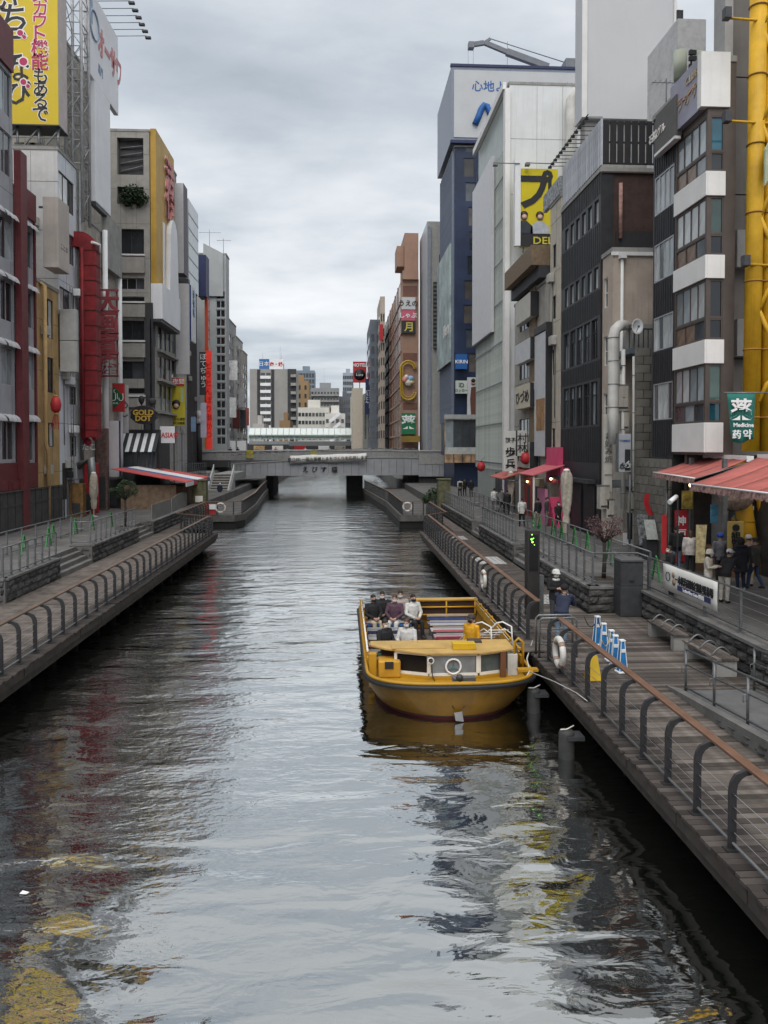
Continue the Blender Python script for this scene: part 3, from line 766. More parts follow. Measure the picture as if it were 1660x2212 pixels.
# ==== BUILDINGS: helper
M_JOINT2 = mat('panel_joint', (.10, .10, .10), .9, var=.3)
M_DIRTYW = mat('unit_offwhite', (.42, .41, .38), .6, var=.15, streak=.4)
M_CABLE = mat('cable_grey', (.16, .155, .15), .7, var=.2)
NOJ = {'tower_grey_panel', 'curtain_pale_green', 'navy_curtain', 'frame_bronze', 'ribbed_black'}
class Bld:
 def __init__(self, label, F, s0, s1, z1, depth, m, z0=ZP, cat='building', name='building', end=True, em=None, group=None, roofm=None):
  if s0 > s1: s0, s1 = s1, s0
  self.F, self.s0, self.s1, self.z0, self.z1, self.d, self.m, self.em = F, s0, s1, z0, z1, depth, m, em or m
  p = F.P((s0 + s1) / 2, -depth / 2, z0)
  self.root = thing(name, label, cat, tuple(p), group=group)
  self.op = []; self.eop = []; self.end = end; self.roofm = roofm or M_CONC
  self.E = Face('y', s0, -1) if F.ax == 'x' else None
 def win(self, u0, u1, v0, v1, ur=None, cols=2, rows=1, **kw):
  F = self.F
  ur = ur if ur is not None else u0
  a, b = sorted((F.s(u0), F.s(u1)))
  z1, z0 = F.z(ur, v0), F.z(ur, v1)
  return self.win_sz(a, b, z0, z1, cols, rows, **kw)
 def win_sz(self, a, b, z0, z1, cols=2, rows=1, **kw):
  a, b = max(a, self.s0 + 0.03), min(b, self.s1 - 0.03)
  self.op.append((a, b, z0, z1))
  return window(self.root, self.F, a, b, z0, z1, cols, rows, **kw)
 def ewin(self, a, b, z0, z1, cols=2, rows=1, **kw):
  self.eop.append((a, b, z0, z1))
  return window(self.root, self.E, a, b, z0, z1, cols, rows, **kw)
 def eopen(self, a, b, z0, z1): self.eop.append((a, b, z0, z1))
 def joints(self, F, a, c, ops):
  rs = random.Random(int(a * 31 + c * 7))
  z = self.z0 + 3.1
  mb = MB()
  while z < self.z1 - 1:
   cuts = sorted([(o[0], o[1]) for o in ops if o[2] - .05 < z < o[3] + .05])
   s = a + .01
   for p, q in cuts + [(c - .01, c)]:
    if p - s > .05: mb.fbox(F, s, p, .003, .007, z - .012, z + .012)
    s = max(s, q)
   z += 3.1
  s = a + rs.uniform(.8, 1.6)
  while s < c - .4:
   cuts = sorted([(o[2], o[3]) for o in ops if o[0] - .05 < s < o[1] + .05])
   z = self.z0 + .1
   for p, q in cuts + [(self.z1 - .2, self.z1)]:
    if p - z > .05: mb.fbox(F, s - .01, s + .01, .0025, .006, z, p)
    z = max(z, q)
   s += rs.uniform(1.2, 2.2)
  if mb.v: mb.build('panel_joints', M_JOINT2, self.root)['kind'] = 'stuff'
  for _ in range(4):
   s, z = rs.uniform(a + .3, c - .9), rs.uniform(4.5, self.z1 - 2)
   if any(o[0] - .75 < s < o[1] + .1 and o[2] - .8 < z < o[3] + .1 for o in ops): continue
   MB().fbox(F, s, s + .72, .02, .34, z, z + .55).build('wall_unit', M_DIRTYW, self.root, bevel=.02)
   MB().tube([F.P(s + .3, .05, z - .01), F.P(s + .3, .05, max(self.z0, z - rs.uniform(2, 6)))], .03, 5).build('cable', M_CABLE, self.root)
 def done(self, depth=0.17, edepth=None):
  F = self.F; ed = edepth or depth
  mb = MB()
  wall_panel(mb, F, self.s0, self.s1, self.z0, self.z1 - 0.12, self.op, depth)
  k = depth
  sa = self.s0 + (ed if self.end and self.E else 0)
  mb.fbox(F, sa, self.s1, -self.d, -k, self.z0, self.z1 - 0.121)
  for s in ((self.s1,) if self.end and self.E else (self.s0, self.s1)):
   mb.add([F.P(s, 0, self.z0), F.P(s, -k, self.z0), F.P(s, -k, self.z1 - .12), F.P(s, 0, self.z1 - .12)], [(0, 1, 2, 3)])
  mb.build('wall', self.m, self.root)
  if self.end and self.E:
   mb = MB()
   xa, xb = sorted((F.P(0, 0, 0).x, F.P(0, -self.d, 0).x))
   wall_panel(mb, self.E, xa, xb, self.z0, self.z1 - 0.12, self.eop, ed)
   mb.build('end_wall', self.em, self.root)
  if self.s1 - self.s0 > 1.5 and self.m.name not in NOJ:
   self.joints(F, self.s0, self.s1, self.op)
   if self.end and self.E: self.joints(self.E, *sorted((F.P(0, 0, 0).x, F.P(0, -min(self.d, 9), 0).x)), self.eop)
  MB().fbox(F, self.s0 - 0.04, self.s1 + 0.04, -self.d, 0.06, self.z1 - 0.115, self.z1 + 0.10).build('roof', self.roofm, self.root)
  return self.root
def pxz(F, u, v): return F.z(u, v)
# ==== LEFT BANK
M_SLATE = mat('cladding_lilac_grey', (0.36, 0.36, 0.385), 0.7, var=0.08, scale=1.2, streak=0.22)
M_OXBLOOD = mat('paint_oxblood', (0.135, 0.028, 0.032), 0.55, var=0.16, scale=2, streak=0.2)
M_OCHRE = mat('render_ochre', (0.47, 0.315, 0.145), 0.8, var=0.14, scale=1.2, streak=0.35)
M_BLUEWHITE = mat('panel_blue_white', (0.64, 0.665, 0.71), 0.6, var=0.07, scale=0.8, streak=0.4)
M_DIRTY = mat('dirty_cream', (0.40, 0.375, 0.33), 0.85, var=0.18, scale=1.1, streak=0.6, grime=0.35)
M_BEIGEC = mat('concrete_beige', (0.345, 0.325, 0.295), 0.85, var=0.12, scale=1.2, streak=0.35, bump=0.1)
M_CHAR = mat('cladding_charcoal', (0.040, 0.041, 0.045), 0.65, var=0.18, scale=2)
def awning_shell(parent, F, s, z, w):
 key = ('shell', round(w, 2), F.ns)
 if key not in MESHCACHE:
  mb = MB(); n = 6; vs = []; fs = []
  segs = 3
  for g in range(segs):
   o = len(vs)
   y0, y1 = -w / 2 + w * g / segs + .01, -w / 2 + w * (g + 1) / segs - .01
   for i in range(n + 1):
    a = math.pi / 2 * i / n
    for y, k in ((y0, .9), ((y0 + y1) / 2, 1.05), (y1, .9)):
     vs.append((F.ns * (0.42 * math.sin(a) * k + 0.02), y, 0.40 * math.cos(a) * k - 0.3))
   for i in range(n):
    for j in range(2): fs.append((o + i * 3 + j, o + i * 3 + j + 1, o + (i + 1) * 3 + j + 1, o + (i + 1) * 3 + j))
  mb.add(vs, fs, True)
  MESHCACHE[key] = mb.mesh('window_hood', mat('hood_grey_white', (0.5, 0.5, 0.52), 0.5, var=0.15, streak=0.3))
  MESHCACHE[key].materials[0].use_backface_culling = False
 return link('window_hood', MESHCACHE[key], parent, F.P(s, 0, z) - OFF[parent.name])
b = Bld('tall oxblood and lilac-grey building at the left frame edge with hooded windows', FL, 36.5, FL.s(33), FL.z(20, 62), 14, M_SLATE, end=False)
for v0, v1, hood in ((158, 250, 0), (288, 380, 0), (474, 562, 1), (608, 694, 1), (750, 832, 1), (910, 994, 1)):
 for ua, ub in ((-70, -38), (-32, 1), (4, 31)):
  sa, sb = FL.s(ua), FL.s(ub)
  z1, z0 = FL.z(17, v0), FL.z(17, v1)
  b.win_sz(sa, sb, z0, z1, 2, 1, fm=M_FRAME_AL, pm=[M_GLASS, M_GLASS, M_GLASS2, M_GLASS_LT])
  if hood: awning_shell(b.root, FL, (sa + sb) / 2, z1 + 0.28, (sb - sa) * 0.98)
zt = FL.z(17, 60)
MB().fbox(FL, 36.5, FL.s(31), 0.003, 0.16, FL.z(17, 150), zt).build('parapet', M_OXBLOOD, b.root)
MB().fbox(FL, 36.5, FL.s(31), 0.003, 0.14, ZP, FL.z(17, 1000)).build('shop_front', M_OXBLOOD, b.root)
for k in range(4):
 a = 37.0 + k * 1.75
 MB().fbox(FL, a, a + 1.4, 0.143, 0.22, 3.9, 4.6).fbox(FL, a + .2, a + 1.2, 0.22, 0.26, 4.05, 4.45).build('carved_panel', M_OXBLOOD, b.root)
b.done()
MB().fbox(FL, FL.s(33), FL.s(47), 0.05, 0.42, ZP, FL.z(40, 335)).build('pier', M_OXBLOOD, b.root)
b = Bld('lower oxblood building with one column of hooded windows, beside the ochre house', FL, FL.s(47), FL.s(77), FL.z(60, 415), 13, M_SLATE)
for v0, v1 in ((496, 577), (629, 707), (762, 840), (910, 996)):
 w = b.win(50, 73, v0, v1, 60, 2, 1, fm=M_FRAME_AL, pm=[M_GLASS, M_GLASS2, M_GLASS_LT])
 awning_shell(b.root, FL, FL.s(61), FL.z(60, v0) + 0.28, FL.s(75) - FL.s(48))
MB().fbox(FL, FL.s(47), FL.s(77), 0.003, 0.15, FL.z(60, 472), FL.z(60, 413)).build('parapet', M_OXBLOOD, b.root)
MB().fbox(FL, FL.s(74.5), FL.s(77), 0.003, 0.12, ZP, FL.z(60, 474)).build('pier', M_OXBLOOD, b.root)
MB().fbox(FL, FL.s(47), FL.s(74.3), 0.003, 0.12, ZP, FL.z(60, 1000)).build('shop_front', M_OXBLOOD, b.root)
b.done()
b = Bld('narrow ochre house with an ochre drain pipe between red and white buildings', FL, FL.s(77.4), FL.s(128), FL.z(85, 607), 12, M_OCHRE)
for v0, v1 in ((647, 731), (772, 848), (913, 965)):
 b.win(100, 117, v0, v1, 108, 2, 1, fm=M_FRAME_DK, pm=[M_GLASS2, M_GLASS, M_CURT_SKY])
b.done()
s_ = FL.s(88)
MB().tube([FL.P(s_, .02, FL.z(88, 612)), FL.P(s_, .3, FL.z(88, 618)), FL.P(s_, .3, 6.6), FL.P(s_ + .35, .3, 6.1), FL.P(s_ + .35, .3, 1.76)], 0.13, 8).build('drain_pipe', M_OCHRE, b.root)
ln = thing('paper_lantern', 'red round lantern with gold trim hanging before the ochre house', 'lantern', tuple(FL.P(FL.s(118), 0.9, FL.z(118, 900))))
cz = FL.z(118, 878)
c0 = FL.P(Face('x', XL + .9, 1).s(121), 0.9, cz)
MB().lathe(c0, [(0.1, -.5), (0.26, -.36), (0.32, 0), (0.24, .36), (0.1, .5)], 14).build('shade', M_RED, ln)
MB().lathe(c0 + Vector((0, 0, -.5)), [(0.13, -.08), (0.13, 0)], 10).lathe(c0 + Vector((0, 0, .5)), [(0.13, 0), (0.13, .08)], 10).build('rim', M_INK_GOLD, ln)
for k in range(5):
 MB().bar(c0 + Vector((-.1 + .05 * k, 0, -.6)), c0 + Vector((-.35 + .12 * k, .1, -1.5)), .03).build('streamer', M_RED, ln)
MB().tube([c0 + Vector((0, 0, .58)), FL.P(FL.s(118), 0, cz + 1.0)], .02, 5).build('hanger', M_DKSTEEL, ln)
M_HOARD = mat('hoarding_dark', (0.062, 0.060, 0.060), 0.7, var=0.2, scale=2, streak=0.4)
hf = thing('hoarding', 'dark grey sheet hoarding in front of the red building on the left bank', 'fence', (-17.9, 44, ZP))
FH = Face('x', -17.85, 1)
y = 37.0
zt = FH.z(60, 1060)
while y < 49.6:
 MB().fbox(FH, y, min(y + .88, 49.6), -.05, .0, ZP, zt).build('sheet', M_HOARD, hf)
 MB().fbox(FH, y + .884, y + .916, -.06, .03, ZP, zt + .02).build('batten', M_FRAME_DK, hf)
 y += .92
MB().fbox(FH, 37, 49.6, -.08, .05, zt + .024, zt + .09).fbox(FH, 37, 49.6, -.06, .022, zt - .75, zt - .66).build('cap_rail', M_HOARD, hf)
FS = Face('y', 47.2, -1)
sg = thing('blank_sign', 'tall blank beige light-box sign projecting above the ochre house', 'sign', tuple(FL.P(47.5, .8, FL.z(100, 590))))
z0, z1 = FL.z(103, 588), FL.z(103, 440)
MB().box(XL + 0.25, XL + 1.15, 47.0, 48.9, z0, z1).build('box', mat('sign_beige', (0.47, 0.42, 0.38), 0.6, var=0.12, scale=.6, streak=.3), sg, bevel=.03)
MB().box(XL - .1, XL + 0.24, 47.3, 47.42, z1 - .6, z1 - .5).box(XL - .1, XL + .24, 48.3, 48.42, z0 + .5, z0 + .6).build('bracket', M_DKSTEEL, sg)
lettering(sg, 'ことな', Face('x', XL + 1.155, 1), 48.0, z0 + 1.4, 0.4, mat('print_faded', (0.22, 0.18, 0.15), 0.7), n=.0)
b = Bld('white panelled five-storey building with dark windows left of the lattice tower', FL, FL.s(129), FL.s(169), FL.z(129, 325), 13, M_BLUEWHITE, em=mat('panel_warm_white', (0.56, 0.555, 0.55), .7, var=.06, streak=.3))
for v0, v1 in ((377, 458), (493, 568), (618, 674)):
 b.win(131, 164, v0 + 10, v1, 148, 3, 1, fm=M_FRAME_BR, pm=[M_GLASS2, M_GLASS2, M_CURT_SKY, M_GLASS])
for v0, v1 in ((731, 775), (835, 874), (942, 986)):
 b.win(150, 166, v0, v1, 158, 3, 1, fm=M_FRAME_BR, pm=[M_GLASS2, M_GLASS, M_CURT_SKY])
b.done()
s_ = FL.s(170)
MB().tube([FL.P(s_, .2, FL.z(168, 372)), FL.P(s_, .2, 1.76)], .12, 8).build('drain_pipe', M_STEEL, b.root)
for k, (uu, vv) in enumerate(((143, 700), (160, 640), (140, 830), (176, 835), (148, 935))):
 MB().fbox(FL, FL.s(uu), FL.s(uu) + .8, .003, .45, FL.z(uu, vv), FL.z(uu, vv) + .5).build('vent_hood', M_WHITE, b.root, bevel=.05)
ld = thing('wall_ladder', 'slim steel ladder fixed up the white building', 'ladder', tuple(FL.P(FL.s(143), .3, ZP)))
sa = FL.s(142)
for ds in (0, .45): MB().tube([FL.P(sa + ds, .35, 2.2), FL.P(sa + ds, .35, FL.z(142, 620))], .025, 5).build('rail', M_STEEL, ld)
k = 2.5
while k < FL.z(142, 625):
 MB().tube([FL.P(sa, .35, k), FL.P(sa + .45, .35, k)], .015, 4).build('rung', M_STEEL, ld); k += .42
sg = thing('blank_sign', 'two-panel blank grey light-box sign on the white building', 'sign', tuple(FL.P(FL.s(132), .6, FL.z(132, 800))))
a, c = FL.z(135, 805), FL.z(135, 672); mid = (a + c) / 2
for z0, z1 in ((a, mid - .02), (mid + .02, c)):
 MB().box(XL + .1, XL + 1.15, FL.s(127), FL.s(127) + .4, z0, z1).build('panel', mat('sign_grey_panel', (.44, .44, .43), .6, var=.1, streak=.3), sg, bevel=.02)
MB().box(XL - .02, XL + .1, FL.s(127) + .1, FL.s(127) + .3, a + .3, c - .3).build('bracket', M_DKSTEEL, sg)
M_BBY = mat('billboard_yellow', (0.62, 0.45, 0.015), 0.5, var=0.05, scale=.4)
M_BBEDGE = mat('billboard_return', (0.52, 0.46, 0.44), .6, var=.08, streak=.2)
yb = 51.0
FB = Face('y', yb, -1)
x0, x1 = PY(-60, 300, yb).x, PY(127, 300, yb).x
z0, z1 = PY(60, 268, yb).z, PY(60, -110, yb).z
bb = thing('billboard', 'huge yellow billboard with pink and black Japanese lettering on the roof', 'billboard', ((x0 + x1) / 2, yb, z0))
MB().box(x0, x1, yb + .02, yb + 1.6, z0, z1).build('box', M_BBEDGE, bb)
MB().box(x0, x1, yb - .02, yb + .015, z0, z1).build('face', M_BBY, bb)
MB().box(x0 - .05, x1 + .05, yb - .06, yb + 1.65, z0 - .08, z0 - .003).build('edge_trim', M_DKSTEEL, bb)
M_PINK = mat('print_magenta', (0.42, 0.02, 0.10), .5, var=0)
M_HALO = mat('print_halo', (0.78, 0.74, 0.70), .5, var=0)
xc = PY(82, 150, yb).x
pxm = FD / yb * 0.998
for chs, m_, v in (('スカウト機能', M_PINK, None), ('もあるで', M_INK, None)):
 pass
def bbchar(ch, u, v, hpx, m_):
 p = PY(u, v, yb)
 lettering(bb, ch, FB, p.x, p.z, hpx / pxm * 1.12, M_HALO, n=.024, bold=.05, depth=.002, name='letter_halo')
 lettering(bb, ch, FB, p.x, p.z, hpx / pxm * 1.12, m_, n=.032, bold=.014, depth=.003, name='letter')
for ch, v, h in (('ス', -10, 33), ('カ', 17, 31), ('ウ', 44, 31), ('ト', 74, 36), ('機', 104, 33), ('能', 133, 33)): bbchar(ch, 86.5, v, h, M_PINK)
for ch, v, h in (('も', 163, 31), ('あ', 190, 31), ('る', 218, 31), ('で', 247, 33)): bbchar(ch, 88, v, h, M_INK)
for ch, u, v, h in (('い', 12, -2, 52), ('ち', 30, 38, 58), ('ご', 30, 96, 56), ('な', 39, 150, 48), ('び', 42, 200, 48)): bbchar(ch, u, v, h, M_INK)
for u, v, r_ in ((44, 71, 6), (53, 80, 4), (51, 133, 8), (51, 177, 6), (61, 186, 4)):
 p = PY(u, v, yb); r_ /= pxm
 MB().lathe((p.x, yb - .034, p.z), [(r_ * 1.35, -.004), (r_ * 1.35, .004)], 18, ax='y').build('dot_halo', M_HALO, bb)
 MB().lathe((p.x, yb - .042, p.z), [(r_, -.004), (r_, .004)], 18, ax='y').build('dot', M_PINK, bb)
rt = FL.z(129, 325)
for xx in [x0 + (x1 - x0) * k / 4 for k in range(5)]:
 MB().tube([(min(xx, x1 - .15), yb + .3, rt + .1), (min(xx, x1 - .15), yb + .3, z0 - .085)], .09, 7).build('support_post', M_STEEL, bb)
for k in range(4):
 a = x0 + (x1 - x0) * k / 4; c = x0 + (x1 - x0) * (k + 1) / 4
 MB().bar((a, yb + .3, rt + .12), (c, yb + .3, z0 - .1), .09).build('brace', M_STEEL, bb)
for zz_ in (rt + .35, rt + .85):
 MB().tube([(x0, yb - .3, zz_), (XL - .1, yb - .3, zz_)], .03, 5).build('guard_rail', M_STEEL, bb)
for k, uu in enumerate((45, 62, 78)):
 p = PY(uu, 315, yb + 1)
 ac = thing('rooftop_unit', '%s grey air-conditioning unit under the yellow billboard' % ['leftmost', 'middle', 'rightmost'][k], 'air conditioner', (p.x, yb + 1.2, rt + .1), group='units under the yellow billboard')
 MB().box(p.x - .42, p.x + .42, yb + 1, yb + 1.5, rt + .1, rt + 1.05).build('case', M_DIRTY, ac, bevel=.02)
 MB().lathe((p.x, yb + .985, rt + .6), [(.3, -.02), (.3, .012)], 16, ax='y').build('fan_grille', M_FRAME_DK, ac)
b = Bld('stained cream tower block rising behind the lattice tower', Face('x', -20.2, 1), 57.5, 63.5, Face('x', -20.2, 1).z(150, 100), 12, M_DIRTY)
b.done()
FT = Face('x', XL + .9, 1)
bt = FT.z(178, 462)
tw = thing('lattice_tower', 'white steel lattice sign tower between the yellow and white billboards', 'sign tower', (XL - .6, 56.5, bt))
xa, xb_, ya, yb2 = -18.95, -17.85, 53.8, 55.3
M_LAT = mat('lattice_white_steel', (.40, .41, .42), .5, var=.15, metal=.2, scale=3)
ztop = 46
for cx, cy in ((xa, ya), (xb_, ya), (xa, yb2), (xb_, yb2)):
 MB().tube([(cx, cy, bt), (cx, cy, ztop)], .11, 8).build('mast', M_LAT, tw)
k = bt + .8; i = 0
while k < ztop:
 mb = MB()
 for (p, q_) in (((xa, ya), (xb_, ya)), ((xb_, ya), (xb_, yb2)), ((xb_, yb2), (xa, yb2)), ((xa, yb2), (xa, ya))):
  MB().tube([(*p, k), (*q_, k)], .035, 5).build('strut', M_LAT, tw)
  if k + 1.6 < ztop:
   pa, pb = (p, q_) if i % 2 == 0 else (q_, p)
   MB().tube([(*pa, k + .03), (*pb, k + 1.57)], .028, 5).build('diagonal', M_LAT, tw)
 k += 1.6; i += 1
for k in range(9):
 zz_ = bt + 2 + 1.15 * k
 MB().tube([(XL - 2.6, 54.6, zz_), (XL + .5, 54.6, zz_)], .03, 5).build('walkway_rail', M_LAT, tw)
for xx in (XL - 2.6, XL - 1.6, XL - .55):
 MB().tube([(xx, 54.6, bt - .6), (xx, 54.6, bt + 11.5)], .05, 6).build('mast', M_LAT, tw)
for k in range(4):
 MB().tube([(XL - 2.6, 54.6, bt + 1 + 2.6 * k), (XL - .55, 54.6, bt + 3.4 + 2.6 * k)], .04, 5).build('diagonal', M_LAT, tw)
FBW = Face('x', XL + .35, 1)
sa, sb = FBW.s(198), FBW.s(261)
z0 = FBW.z(198, 163); z1 = FBW.z(261, 92)
bw = thing('billboard', 'large white billboard with red katakana facing the canal under lamp arms', 'billboard', (XL + .7, (sa + sb) / 2, z0))
M_BBW = mat('billboard_white', (.74, .75, .77), .5, var=.06, scale=.5, streak=.1)
MB().fbox(FBW, sa, sb, -.35, 0, z0, z1).build('face', M_BBW, bw, bevel=.03)
L = sb - sa
M_FADERED = mat('print_faded_red', (.55, .22, .22), .6, var=.1)
lettering(bw, 'オーサワ', FBW, sa + L * .70, (z0 + z1) / 2 + .35, 2.4, M_FADERED, n=.02, bold=.04, squeeze=.62)
M_FADEBLUE = mat('print_faded_blue', (.30, .38, .50), .6, var=.1)
MB().torus(FBW.P(sa + 1.2, .03, (z0 + z1) / 2 + .8), 1.0, .08, 'x', 24, 6).build('emblem_ring', M_FADEBLUE, bw)
MB().fbox(FBW, sa + .15, sa + .9, .003, .02, z1 - 2.4, z1 - .3).build('blue_band', M_FADEBLUE, bw)
lettering(bw, '黒門', FBW, sa + 2.6, z0 + 1.3, .8, M_FADEBLUE, n=.02, squeeze=.7)
for k in range(8):
 s = sa + .3 + (L - .5) * k / 7
 la = thing('billboard_lamp', 'lamp on a long thin arm, %s of eight over the white katakana billboard' % ['nearest', 'second', 'third', 'fourth', 'fifth', 'sixth', 'seventh', 'farthest'][k], 'lamp', tuple(FBW.P(s, .3, z1)), group='lamp arms of the white billboard')
 MB().tube([FBW.P(s, -.1, z1 + .03), FBW.P(s, 2.3, z1 + .12)], .03, 5).build('arm', M_STEEL, la)
 MB().fbox(FBW, s - .13, s + .13, 2.2, 2.65, z1 - .13, z1 + .06).build('lamp_head', M_DKSTEEL, la, bevel=.04)
FB2 = Face('x', XL + .45, 1)
sa, sb = FB2.s(211), FB2.s(243)
z0_, z1_ = FB2.z(211, 438), z0 - .15
bw2 = thing('billboard', 'tall blank white panel hung below the katakana billboard', 'billboard', tuple(FB2.P((sa + sb) / 2, 0, z0_)))
MB().fbox(FB2, sa, sb, -.4, 0, z0_, z1_).build('face', M_BBW, bw2, bevel=.03)
MB().fbox(FB2, sa + .05, sb - .05, -.38, -.02, z0_ - .3, z0_ - .02).build('underside_frame', M_DKSTEEL, bw2)
s4a, s4b = FL.s(170.5), FL.s(254)
b = Bld('stained beige concrete building with a tall red duct below the lattice tower', FL, s4a, s4b, FL.z(178, 463), 12, M_DIRTY)
for v0, v1 in ((560, 600), (660, 700), (760, 800)):
 b.win(222, 238, v0, v1, 228, 2, 1, fm=M_FRAME_BR, pm=[M_GLASS2])
b.done()
MB().fbox(FL, FL.s(222), FL.s(252), .003, .5, FL.z(235, 590), FL.z(235, 480)).build('stair_box', M_CONC, b.root)
for uu in (221, 252):
 MB().tube([FL.P(FL.s(uu), .3, ZP), FL.P(FL.s(uu), .3, FL.z(uu, 500))], .2, 8).build('white_pipe', M_WHITE, b.root)
du = thing('exhaust_duct', 'tall dark red sheet-metal exhaust duct with a bent top on the concrete building', 'duct', tuple(FL.P(FL.s(198), .9, ZP)))
FD_ = Face('x', XL + .9, 1); s_ = FD_.s(197); rr_ = .56
M_DUCT = mat('duct_red', (.21, .014, .018), .65, var=.25, scale=1.5, streak=.5)
zt = FD_.z(197, 530)
cx = XL + .9; zb_ = FD_.z(197, 945); hw = .54
poly = [(cx - hw, zb_), (cx + hw, zb_)] + [(cx - hw + 2 * hw * math.cos(rad(a_)), zt - .3 + 1.05 * math.sin(rad(a_))) for a_ in range(0, 91, 15)] + [(cx - hw - .7, zt + .75), (cx - hw - .7, zt - .25), (cx - hw, zt - .3)]
MB().prism(poly, s_ - .5, s_ + .5).build('trunk_section', M_DUCT, du)
zz_ = zb_ + .5
while zz_ < zt - .4:
 MB().box(cx - hw - .03, cx + hw + .03, s_ - .53, s_ + .53, zz_, zz_ + .05).build('seam_flange', mat('seam_dark', (.05, .01, .012), .7), du); zz_ += 1.02
MB().tube([FL.P(s_ - .55, .55, FD_.z(197, 950)), FL.P(s_ - .55, .55, zt - .4)], .12, 8).build('side_pipe', M_DUCT, du)
MB().tube([FL.P(s_ - .8, 1.3, zt - .05), FL.P(s_ - .1, 1.6, zt - .05), FL.P(s_ - .05, 1.6, zt - .6)], .1, 8).build('white_elbow', M_WHITE, du)
fs_ = Face('y', FL.s(215), -1)
yy = fs_.c
def at(u, v): return PY(u, v, yy)
cs_ = thing('restaurant_sign', 'vertical sign of red steel lattice characters beside the red duct', 'sign', (at(235, 800).x, yy, at(235, 810).z))
M_SIGNRED = mat('sign_lattice_red', (.27, .05, .06), .5, var=.2)
for ch, v in (('大', 652), ('画', 697), ('宣', 742), ('隆', 790)):
 p = at(234, v)
 lettering(cs_, ch, fs_, p.x, p.z, 1.72, M_SIGNRED, n=.15, bold=.03, depth=.1)
for v in (626, 672, 720, 765, 812):
 p, q_ = at(213, v), at(256, v)
 MB().box(p.x, q_.x, yy - .1, yy + .1, p.z - .06, p.z + .06).build('frame_bar', M_SIGNRED, cs_)
for u in (216, 253):
 p, q_ = at(u, 814), at(u, 624)
 MB().box(p.x - .05, p.x + .05, yy + .105, yy + .2, p.z, q_.z).build('frame_upright', M_SIGNRED, cs_)
yy = 61.5; fs_ = Face('y', yy, -1)
p, q_ = at(228, 888), at(268, 829)
hs_ = thing('restaurant_sign', 'red board with a green diamond emblem projecting over the promenade', 'sign', ((p.x + q_.x) / 2, yy, p.z))
MB().box(p.x, q_.x, yy, yy + .25, p.z, q_.z).build('board', M_RED, hs_)
MB().box(p.x - .05, q_.x + .05, yy + .02, yy + .2, p.z - .05, p.z - .003).box(p.x - .05, q_.x + .05, yy + .02, yy + .2, q_.z + .003, q_.z + .05).build('edge_trim', M_STEEL, hs_)
cx, cz = (p.x + q_.x) / 2, (p.z + q_.z) / 2
ww, hh = (q_.x - p.x) / 2, (q_.z - p.z) / 2
MB().prism([(cx - ww * .9, cz + hh * .1), (cx, cz + hh * .78), (cx + ww * .9, cz + hh * .1), (cx + ww * .9, cz - hh * .1), (cx, cz - hh * .78), (cx - ww * .9, cz - hh * .1)], yy - .02, yy - .003).build('diamond', mat('print_green', (.012, .10, .04), .5, var=.05), hs_)
lettering(hs_, 'حلال', fs_, cx, cz - .02, .62, M_INK_WH, n=.03)
lettering(hs_, 'HALAL', fs_, cx, cz - .45, .2, M_INK_WH, n=.03)
lettering(hs_, '☾', fs_, cx, cz + .5, .4, M_INK_WH, n=.03)
MB().box(p.x - 1.0, p.x - .003, yy + .08, yy + .16, p.z + .4, p.z + .5).box(p.x - 1.0, p.x - .003, yy + .08, yy + .16, q_.z - .5, q_.z - .4).build('bracket', M_STEEL, hs_)
def slim_sign(u0, u1, v0, v1, yy, label, m, edge=None, text=None, tm=None, size=.4, thick=.25, vertical=False, group=None, n=.02, bold=.01, squeeze=1, post=False, name='projecting_sign'):
 f = Face('y', yy, -1)
 p, q_ = PY(u0, v1, yy), PY(u1, v0, yy)
 r = thing(name, label, 'sign', ((p.x + q_.x) / 2, yy, p.z), group=group)
 MB().box(p.x, q_.x, yy, yy + thick, p.z, q_.z).build('board', m, r, bevel=.015)
 e = .05
 if edge:
  MB().box(p.x - e, p.x - .002, yy - .02, yy + thick, p.z, q_.z).box(q_.x + .002, q_.x + e, yy - .02, yy + thick, p.z, q_.z).build('edge_trim', edge, r)
 if text:
  ts = text if isinstance(text, list) else [(text, .5, .5, size, tm)]
  for t_ in ts:
   lettering(r, t_[0], f, p.x + (q_.x - p.x) * t_[1], p.z + (q_.z - p.z) * (1 - t_[2]), t_[3], t_[4], n=n, vertical=vertical, bold=bold, squeeze=squeeze)
 if post:
  for xx in (p.x + .1, q_.x - .1): MB().box(xx - .05, xx + .05, yy + .05, yy + .15, ZP, p.z - .002).build('post', M_DKSTEEL, r)
 return r
M_NAVY = mat('paint_navy', (.018, .025, .085), .5, var=.1)
slim_sign(231, 257, 909, 1030, 60.0, 'tall blank white light-box sign with navy edges in front of the concrete building', mat('lightbox_white', (.60, .60, .62), .5, var=.05), M_NAVY)
slim_sign(262, 276, 832, 935, 64.0, 'pale grey projecting sign with black characters behind the red halal board', mat('sign_pale', (.42, .42, .41), .6, var=.08), None, 'めし', M_INK, .7, vertical=True)
